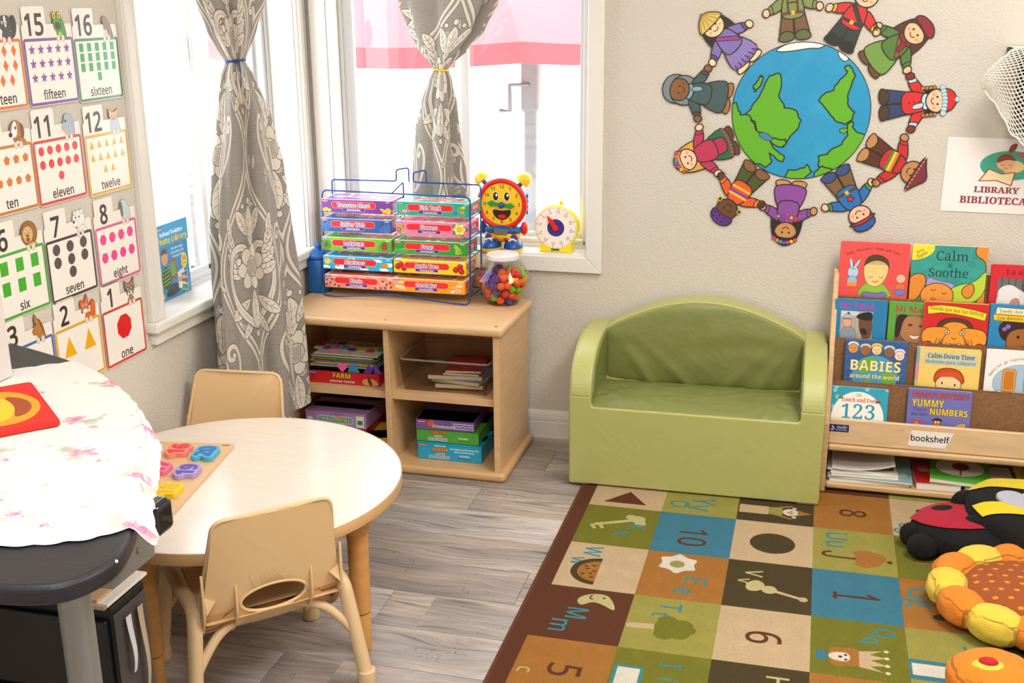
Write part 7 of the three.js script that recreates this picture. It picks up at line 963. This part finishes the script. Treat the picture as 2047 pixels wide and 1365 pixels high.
  pbox('game_box', 'lilac food matching box lying upside down, lower left compartment', 0.2, By + 0.083, 0.266, 0.216, 0.052, 0.19, 0.0, '#b88ac0', (g, W, H) => { g.translate(W, H); g.rotate(PI); D.rr(g, 68, 22, 190, 34, 16, '#4fb0d8', '#fff', 2); D.t(g, 'Things I Eat', 164, 40, 28, '#f2d63a', 'bold', 'sans-serif', '#7a4a10', 3); D.rr(g, 110, 8, 100, 12, 4, '#e8c02a'); D.t(g, '25 piece puzzle', 160, 66, 10, '#5a3a6a'); D.rr(g, 10, 6, 44, 62, 6, '#f4f0ea', '#7a6a7a', 2); g.fillStyle = '#2f8a3a'; g.fillRect(18, 22, 28, 22); D.ell(g, W - 24, 34, 16, 14, '#e8e0e0'); });
  // right upper: clear bin with thin books
  {
    const t = thing('clear_bin', 'clear plastic bin of thin books in the upper right compartment', 'bin', [0.59, Sy, 0.255]);
    const w = 0.30, h = 0.105, d = 0.25, sl = 0.012, wl = (p) => grid(1, 1, (u, v) => p(u, v));
    const wallG = mg([grid(12, 8, (u, v) => [(u - 0.5) * (w - 2 * sl * (1 - v)), 0.002 + v * h, d / 2 - sl * (1 - v)]), grid(12, 8, (u, v) => [(u - 0.5) * (w - 2 * sl * (1 - v)), 0.002 + v * h, -d / 2 + sl * (1 - v)]), grid(12, 8, (u, v) => [w / 2 - sl * (1 - v), 0.002 + v * h, (u - 0.5) * (d - 2 * sl * (1 - v))]), grid(12, 8, (u, v) => [-w / 2 + sl * (1 - v), 0.002 + v * h, (u - 0.5) * (d - 2 * sl * (1 - v))]), grid(2, 2, (u, v) => [(u - 0.5) * (w - 2 * sl), 0.002, (v - 0.5) * (d - 2 * sl)])]);
    obj('bin_wall', wallG, phys({ color: 0xe4ddd4, transmission: 1, thickness: 0, roughness: 0.08, ior: 1.45, side: THREE.DoubleSide }), t);
    obj('rim', wire([[-w / 2, h + 0.002, -d / 2], [w / 2, h + 0.002, -d / 2], [w / 2, h + 0.002, d / 2], [-w / 2, h + 0.002, d / 2]], 0.0035, 0.02, 8, true), phys({ color: 0xd8cfc6, transmission: 0.7, thickness: 0, roughness: 0.2 }), t);
    obj('handle', mg([T(new THREE.TorusGeometry(0.028, 0.004, 8, 24, PI).scale(1.6, 0.5, 1), -0.02, h - 0.004, d / 2 - 0.002)]), flat(0x2a2622, 0.5), t);
    const bk = [['cream board book at the bottom of the clear bin', 0.01, 0.004, 0.16, 0.014, 0.08, '#efe4c8', '#4a8a3a'], ['blue and white picture book lying in the clear bin', 0.012, 0.0195, 0.17, 0.012, -0.12, '#ece4d8', '#7a8ac0'], ['white paged book lying crosswise in the clear bin', -0.005, 0.033, 0.18, 0.014, 0.1, '#f0e8d4', '#8a6a4a'], ['thin black edged book near the top of the clear bin', 0.02, 0.0485, 0.12, 0.008, 0.05, '#efe8dc', '#2a2426'], ['red covered book topping the pile in the clear bin', 0.022, 0.058, 0.12, 0.007, 0.12, '#f0e8dc', '#a8282c']];
    for (const [lab, x, y, ww, hh, turn, pg, cv] of bk) { const b = thing('thin_book', lab, 'book', [0.61 + x, Sy + 0.003 + y, 0.26], turn); obj('pages', rb(ww - 0.003, hh, 0.16, 0.001, 0, hh / 2, 0), flat(pg, 0.8), b); obj('cover', rb(ww, 0.0014, 0.163, 0.0005, 0, hh + 0.0007, 0), flat(cv, 0.4), b); }
  }
}
// ---------------------------------------------------------------- desk at the left with cloth and things
{
  const DY = 0.768, out = [[0.012, 1.618], [0.15, 1.67], [0.236, 1.708], [0.435, 1.845], [0.615, 2.05], [0.735, 2.26], [0.803, 2.39], [0.822, 2.465], [0.8, 2.527], [0.75, 2.552], [0.62, 2.565], [0.3, 2.62], [0.012, 2.68]];
  const black = std({ color: 0x222127, roughness: 0.42, bumpMap: wallBump, bumpScale: 0.0003 });
  const d = thing('desk', 'black desk with rounded end and grey tube leg at the left', 'desk', [0, 0, 0]);
  const cv = new THREE.CatmullRomCurve3(out.map(([x, z]) => V(x, 0, z)), false, 'centripetal').getPoints(70), sh = poly(cv.map((p) => [p.x, -p.z]));
  const tg = extr(sh, 0.03, 0.009, 4); tg.rotateX(-PI / 2); obj('desktop', um(T(tg, 0, DY - 0.03, 0)), black, d);
  const legM = flat(0x9a9c9a, 0.35, { metalness: 0.35 });
  for (const [x, z] of [[0.61, 2.28], [0.16, 2.5]]) { const l = obj('leg', lathe([[0, 0], [0.034, 0], [0.034, 0.008], [0.026, 0.014], [0.026, 0.725], [0.04, 0.73], [0.04, 0.738], [0, 0.738]], 32), legM, d); l.position.set(x, 0, z); }
  obj('side_drawer', [rbm([0.6, 0.672, 2.27], [0.757, 0.738, 2.38], 0.002)], flat(0x8c8b89, 0.4, { metalness: 0.3 }), d);
  obj('drawer_edge', [rbm([0.745, 0.674, 2.262], [0.757, 0.735, 2.27], 0.001)], flat(0xcfc9b4, 0.5), d);
  obj('screw', T(cyl(0.006, 0.006, 0.003, 0, 0, 0, 16).rotateZ(-PI / 2), 0.757, 0.703, 2.31), M.steel, d);
  obj('drawer_handle', [rbm([0.728, 0.693, 2.212], [0.762, 0.747, 2.262], 0.012)], phys({ color: 0x15131a, roughness: 0.18, clearcoat: 0.6 }), d);
  obj('edge_chip', T(new THREE.SphereGeometry(0.006, 8, 6).scale(1, 0.5, 0.7), 0.817, DY - 0.006, 2.452), flat(0xd8d0c4, 0.8), d);
  // tablecloth
  const cw = canvas(1024, 1024), g = cw.getContext('2d'); g.fillStyle = '#e3e0d9'; g.fillRect(0, 0, 1024, 1024);
  for (let i = 0; i < 500; i++) D.ell(g, rr(0, 1024), rr(0, 1024), rr(3, 16), rr(2, 7), `rgba(${rnd() < 0.6 ? '226,224,214' : '240,226,214'},0.5)`, null, 1, rr(0, 3));
  const rose = (x, y, s) => { for (let k = 0; k < 5; k++) D.ell(g, x + rr(-60, 60) * s, y + rr(-44, 44) * s, rr(18, 30) * s, rr(7, 12) * s, 'rgba(168,172,150,0.55)', null, 1, rr(0, 3)); for (let k = 0; k < 26; k++) { const a = rr(0, 6.28), r = rr(0, 34) * s; D.ell(g, x + r * Math.cos(a), y + r * Math.sin(a) * 0.8, rr(7, 17) * s, rr(5, 11) * s, `rgba(${['232,120,150', '240,165,185', '247,205,214', '224,98,132'][k % 4]},0.5)`, null, 1, a); } for (let k = 0; k < 4; k++) D.arc(g, x, y, (8 + k * 8) * s, rr(0, 3), rr(3, 5), 'rgba(214,96,130,0.5)', 2 * s); };
  for (const [x, y, s] of [[120, 140, 1], [390, 90, 0.8], [640, 190, 1.1], [890, 110, 0.9], [240, 360, 1.1], [520, 400, 0.9], [790, 420, 1.05], [960, 330, 0.7], [90, 600, 0.9], [360, 640, 1.1], [640, 640, 0.85], [880, 690, 1.1], [180, 860, 1.05], [450, 890, 0.8], [720, 900, 1.1], [950, 930, 0.85]]) { rose(x, y, s); D.ell(g, (x + 130) % 1024, (y + 70) % 1024, 9, 6, 'rgba(236,170,110,0.6)'); rose((x + 80) % 1000, (y - 60 + 1024) % 1000, 0.35); }
  const clothM = std({ map: ctex(cw, [1.55, 1.55]), roughness: 0.8, bumpMap: M.trim.bumpMap, bumpScale: 0.0005, side: THREE.DoubleSide });
  const co = [[0.03, 1.84], [0.09, 1.81], [0.148, 1.785], [0.244, 1.715], [0.30, 1.738], [0.366, 1.785], [0.475, 1.868], [0.567, 1.96], [0.625, 2.022], [0.655, 2.073], [0.7, 2.151], [0.738, 2.222], [0.776, 2.289], [0.822, 2.36], [0.79, 2.378], [0.758, 2.417], [0.653, 2.468], [0.5, 2.5], [0.3, 2.53], [0.05, 2.56], [0.03, 2.3], [0.03, 2.05]];
  const cc = [0.4, 2.14], cp = new THREE.CatmullRomCurve3(co.map(([x, z]) => V(x, 0, z)), true, 'centripetal').getSpacedPoints(420);
  const inDesk = (x, z) => { let c = false; for (let i = 0, j = cv.length - 1; i < cv.length; j = i++) if ((cv[i].z > z) !== (cv[j].z > z) && x < (cv[j].x - cv[i].x) * (z - cv[i].z) / (cv[j].z - cv[i].z) + cv[i].x) c = !c; return c; };
  const edgeD = (x, z) => Math.min(...cv.map((p) => Math.hypot(p.x - x, p.z - z)));
  const cl = obj('tablecloth', grid(420, 60, (u, v) => {
    const p = cp[Math.min(420, Math.round(u * 420))], sc = 1 - 0.013 * (1 - Math.abs(Math.sin(u * PI * 62))), k = Math.pow(v, 0.7) * (v > 0.9 ? 1 - (1 - sc) * (v - 0.9) / 0.1 : 1);
    let x = cc[0] + (p.x - cc[0]) * k, z = cc[1] + (p.z - cc[1]) * k, y = DY + 0.0018 + 0.0008 * n2(x * 14, z * 14) + 0.0008;
    if (!inDesk(x, z)) { const e = edgeD(x, z); y -= Math.min(0.03, e * 1.1); }
    return [x, y, z, x, z];
  }), clothM); tag(cl, 'white tablecloth with pink roses and scalloped edge on the black desk', 'tablecloth');
  // storage box at the frame edge
  const b = thing('storage_box', 'light grey storage box with metal corner standing on the tablecloth', 'box', [0.107, DY + 0.0035, 1.88]);
  obj('box_body', rb(0.15, 0.165, 0.1, 0.003, 0, 0.0825, 0), flat(0xd6d0cc, 0.6), b); obj('metal_corner', [rbm([0.073, 0.06, 0.005], [0.0765, 0.085, 0.03], 0.001), T(new THREE.TorusGeometry(0.009, 0.0025, 8, 20).rotateY(PI / 2), 0.077, 0.072, 0.018)], M.steel, b); obj('metal_corner', [rbm([0.073, 0.01, 0.02], [0.0765, 0.032, 0.0502], 0.001)], M.steel, b);
  // red fabric picture page
  const fr = playSheet.add(420, 280, (q, w, h) => { q.fillStyle = '#d9281d'; q.fillRect(0, 0, w, h); q.save(); q.translate(210, 140); q.rotate(-PI / 2); q.scale(0.7, 1.4); q.translate(-225, -140); D.cv(q, [[30, 140], [120, 30], [320, 26], [420, 150], [320, 258], [120, 256]], '#ec9a20'); D.cv(q, [[60, 144], [140, 60], [250, 56], [300, 140], [250, 226], [140, 230]], '#f4c030'); D.cv(q, [[262, 66], [340, 96], [368, 150], [330, 206], [256, 222], [298, 146]], '#a04a26'); q.restore(); D.rr(q, 5, 5, w - 10, h - 10, 16, null, '#b01c14', 3); });
  const pg = extr(rrect(0.257, 0.16, 0.012), 0.01, 0.003, 3); flatUV(pg, fr, 0.257, 0.16); pg.rotateX(-PI / 2);
  const pm = obj('fabric_page', pg, std({ map: playSheet.tex, roughness: 0.85, bumpMap: M.trim.bumpMap, bumpScale: 0.0006 })); tag(pm, 'red fabric picture page with orange and brown shape on the tablecloth', 'fabric page'); pm.position.set(0.3, DY + 0.0042, 2.022); pm.rotation.y = -Math.atan2(0.173, 0.19);
  // pedestal under the desk
  const p = thing('drawer_pedestal', 'black drawer pedestal under the desk behind the grey leg', 'cabinet', [0.39, 0, 2.118]), bk = flat(0x141214, 0.5);
  obj('carcass', rb(0.4, 0.49, 0.1, 0.003, 0, 0.255, 0), bk, p); for (let k = 0; k < 3; k++) { const dr = obj('drawer', rb(0.385, 0.145, 0.012, 0.003, 0, 0.095 + k * 0.155, 0.055), flat(0x1b181a, 0.45), p); obj('pull', rb(0.1, 0.012, 0.012, 0.004, 0, 0.05, 0.01), M.steel, dr); }
  obj('side_skin', rb(0.003, 0.47, 0.095, 0.001, 0.2015, 0.25, 0), flat(0x4a4446, 0.5), p); obj('plinth', rb(0.38, 0.012, 0.09, 0.002, 0, 0.006, 0), bk, p);
  [[0xd9b58a, 0.4, 0.0, 'tan folder at the bottom of the pile'], [0xe8e0d6, 0.39, 0.012, 'white folder in the middle of the pile'], [0xc9a07a, 0.395, -0.01, 'light brown folder on top of the pile']].forEach(([c, w, x, lab], k) => { const o = obj('folder', rb(w, 0.006, 0.12, 0.001, 0, 0.003, 0), flat(c, 0.7)); o.position.set(0.385 + x, 0.5005 + k * 0.0062, 2.118); tag(o, lab + ' on the black pedestal', 'folder', 'folders under the desk'); });
  const bb = thing('blue_binder', 'blue binder standing on the folders under the desk', 'binder', [0.53, 0.52, 2.1]); obj('cover', rb(0.05, 0.12, 0.07, 0.004, 0, 0.06, 0), flat(0x27408f, 0.35), bb); obj('pages', rb(0.04, 0.11, 0.004, 0.001, 0, 0.058, 0.0345), M.paper, bb);
  for (const [z, h, c, w] of [[2.135, 0.11, 0xd8d4de, 'white'], [2.1, 0.16, 0xb9a48a, 'tan']]) { const o = obj('paper_tag', grid(3, 10, (u, v) => [0.5935 + 0.006 + 0.01 * Math.sin(v * 3) * v, 0.47 - v * h, z + (u - 0.5) * 0.016 * (1 - 0.5 * v)]), std({ color: c, roughness: 0.7, side: THREE.DoubleSide })); tag(o, `${w} paper tag hanging on the side of the black pedestal`, 'tag', 'tags on the pedestal'); }
}
// ---------------------------------------------------------------- plush floor toys at the right
{
  const fz = noiseTex(256, (x, y) => 128 + 80 * tn(x, y, 80, 3) + 40 * tn(x, y, 30, 7), false, [9, 9]);
  const plush = (c, s = 0.5) => phys({ color: c, roughness: 1, bumpMap: fz, bumpScale: 0.003, sheen: s, sheenRoughness: 0.6, sheenColor: new THREE.Color(c).lerp(new THREE.Color(0xffffff), 0.25) });
  const K = plush(0x09080b, 0.04), YE = plush(0xe6cf22), RD = plush(0xb3112f), OG = plush(0xee8a24), PY = plush(0xefd04a), BN = plush(0x9a4a1c), GY = plush(0xbdbcc8), GN = plush(0x7fc79a);
  const S = (x, y, z) => V(x, y, z);
  // squashed cushion: superellipsoid sitting on the rug
  const blob = (rx, ry, rz, e = 0.75, seedO = 0, wob = 0.03, nu = 56, nv = 32) => { const p = (c, k) => Math.sign(c) * Math.pow(Math.abs(c), k); return um(grid(nu, nv, (u, v) => { const a = u * 2 * PI, b = (0.5 - v) * PI; const w = 1 + wob * n3(Math.cos(a) * 1.6 + seedO, Math.sin(a) * 1.6, b * 1.2); return [p(Math.cos(b), e) * Math.cos(a) * rx * w, p(Math.sin(b), 0.9) * ry, p(Math.cos(b), e) * Math.sin(a) * rz * w]; }, true)); };
  const top = (rx, ry, rz, e, seedO, wob, fx, fz2, off = 1.015, n = 30) => um(grid(n, n, (u, v) => { // patch of the blob's upper half, fx / fz2 give plan coordinates in -1..1
    const X = fx(u, v), Z = fz2(u, v), rho = Math.min(0.998, Math.hypot(X, Z)), a = Math.atan2(Z, X), cb = Math.pow(rho, 1 / e), b = Math.acos(Math.min(1, cb)), w = 1 + wob * n3(Math.cos(a) * 1.6 + seedO, Math.sin(a) * 1.6, b * 1.2); return [X * rx * w * off, Math.pow(Math.sin(b), 0.9) * ry * off + 0.0025, Z * rz * w * off]; }));
  const at = (o, x, y, z, ry = 0) => { o.position.set(x, y, z); o.rotation.y = ry; return o; };
  const RY = 0.0085;
  // ladybird
  {
    const t = thing('ladybird_plush', 'red and black ladybird plush cushion partly under the bee plush', 'plush toy', [2.2, RY, 0.56], 0.18);
    const B = [0.19, 0.05, 0.145, 0.7, 3, 0.03]; at(obj('body', blob(...B), K, t), 0, 0.05, 0);
    at(obj('shell', top(...B, (u, v) => -0.08 + 0.86 * v * Math.cos(u * 2 * PI), (u, v) => -0.2 + (0.72 - 0.12 * Math.cos(u * 2 * PI)) * v * Math.sin(u * 2 * PI), 1.03, 40), RD, t), 0, 0.05, 0);
    for (const [x, z] of [[-0.095, -0.05], [-0.03, 0.028], [0.05, -0.06], [0.1, 0.02]]) { const s = obj('spot', top(...B, (u, v) => x / 0.19 + Math.cos(u * 2 * PI) * v * 0.14, (u, v) => z / 0.145 + Math.sin(u * 2 * PI) * v * 0.14, 1.05, 16), K, t); s.position.y = 0.05; }
    at(obj('foot', blob(0.036, 0.034, 0.03, 0.85, 5), K, t), -0.185, 0.036, -0.005); at(obj('foot', blob(0.042, 0.034, 0.036, 0.85, 6), K, t), -0.175, 0.034, 0.062); at(obj('head', blob(0.05, 0.04, 0.07, 0.85, 8), K, t), 0.2, 0.05, 0.05);
  }
  // bee lies on top
  {
    const t = thing('bee_plush', 'black and yellow bee plush cushion by the bookshelf', 'plush toy', [2.36, RY + 0.024, 0.515], 0.05);
    t.rotation.z = -0.1; const B = [0.215, 0.058, 0.225, 0.72, 9, 0.03]; at(obj('body', blob(...B), K, t), 0, 0.058, 0);
    const band = (z0, z1, x0 = -1, x1 = 1) => at(obj('stripe', top(...B, (u, v) => { const z = z0 + v * (z1 - z0); const m = Math.sqrt(Math.max(0.01, 0.93 - z * z)); return m * (x0 + u * (x1 - x0)); }, (u, v) => z0 + v * (z1 - z0) + 0.05 * Math.sin(u * 5), 1.02, 26), YE, t), 0, 0.058, 0);
    band(-0.7, -0.3); band(0.14, 0.42);
    const heart = new THREE.Shape(); heart.moveTo(0, -0.05); heart.bezierCurveTo(-0.075, -0.02, -0.09, 0.04, -0.04, 0.046); heart.bezierCurveTo(-0.015, 0.048, -0.005, 0.036, 0, 0.03); heart.bezierCurveTo(0.005, 0.036, 0.015, 0.048, 0.04, 0.046); heart.bezierCurveTo(0.09, 0.04, 0.075, -0.02, 0, -0.05);
    const w = obj('wings', um(extr(heart, 0.018, 0.007, 3).rotateX(-PI / 2)), GY, t); w.position.set(-0.075, 0.108, 0.03); w.rotation.set(0.15, 0.1, 0.12);
    at(obj('head', blob(0.12, 0.055, 0.085, 0.8, 12), K, t), 0.0, 0.062, 0.165);
    for (const x of [-0.058, -0.012]) { const e = at(obj('eye', new THREE.SphereGeometry(0.017, 20, 14).scale(1, 0.45, 0.75), flat(0xf2f0ee, 0.3), t), x, 0.108, 0.2); e.rotation.x = 0.5; obj('pupil', T(new THREE.SphereGeometry(0.008, 14, 10).scale(1, 0.5, 0.8), 0.002, 0.0065, 0.002), flat(0x101014, 0.2), e); }
    at(obj('arm', blob(0.045, 0.035, 0.03, 0.85, 15), K, t), -0.2, 0.05, -0.06, 0.4); at(obj('arm', blob(0.06, 0.035, 0.035, 0.85, 16), K, t), -0.17, 0.04, 0.08, -0.5);
  }
  // flower cushion
  {
    const t = thing('flower_plush', 'flower plush cushion with brown dotted centre and yellow and orange petals', 'plush toy', [2.262, RY, 0.9]);
    const c = canvas(512, 512), g = c.getContext('2d'); g.fillStyle = '#9c4e20'; g.fillRect(0, 0, 512, 512); for (let i = 0; i < 2500; i++) { g.fillStyle = `rgba(${rnd() < 0.5 ? '130,60,24' : '176,96,48'},0.25)`; g.fillRect(rr(0, 512), rr(0, 512), rr(3, 12), rr(2, 5)); } for (let i = 0; i < 9; i++) for (let j = 0; j < 9; j++) D.ell(g, 28 + i * 57 + (j % 2) * 28, 28 + j * 57, 11, 9, '#dc9426');
    const cm = phys({ map: ctex(c, [3.2, 3.2]), roughness: 1, bumpMap: fz, bumpScale: 0.002, sheen: 0.3, sheenRoughness: 0.6, sheenColor: new THREE.Color(0xd09060) });
    at(obj('flower_centre', blob(0.158, 0.045, 0.158, 0.6, 20, 0.01), cm, t), 0, 0.045, 0);
    for (let k = 0; k < 12; k++) { const a = (k * 30) * PI / 180, y = k % 2 === 0; const o = at(obj('petal', blob(0.052, 0.043 + 0.004 * n2(k, 3), 0.07, 0.82, k * 3, 0.04), y ? PY : OG, t), Math.cos(a) * 0.184, 0.0475, -Math.sin(a) * 0.184, a); }
  }
  // bird cushion at the corner of the picture
  {
    const t = thing('bird_plush', 'orange and mint green bird plush at the bottom right corner', 'plush toy', [2.13, RY, 1.335]);
    at(obj('head', blob(0.098, 0.06, 0.092, 0.8, 31), OG, t), 0, 0.06, 0); at(obj('body', blob(0.15, 0.07, 0.13, 0.8, 33), GN, t), 0.19, 0.07, 0.05);
    const e = at(obj('eye_ring', blob(0.036, 0.008, 0.028, 0.9, 35, 0.02), PY, t), -0.022, 0.112, 0.015, -0.35); e.rotation.z = 0.12; obj('eye', T(blob(0.02, 0.009, 0.016, 0.9, 36, 0.02), 0.004, 0.006, 0), plush(0xc8202c), e);
  }
}
renderer.render(scene, camera);
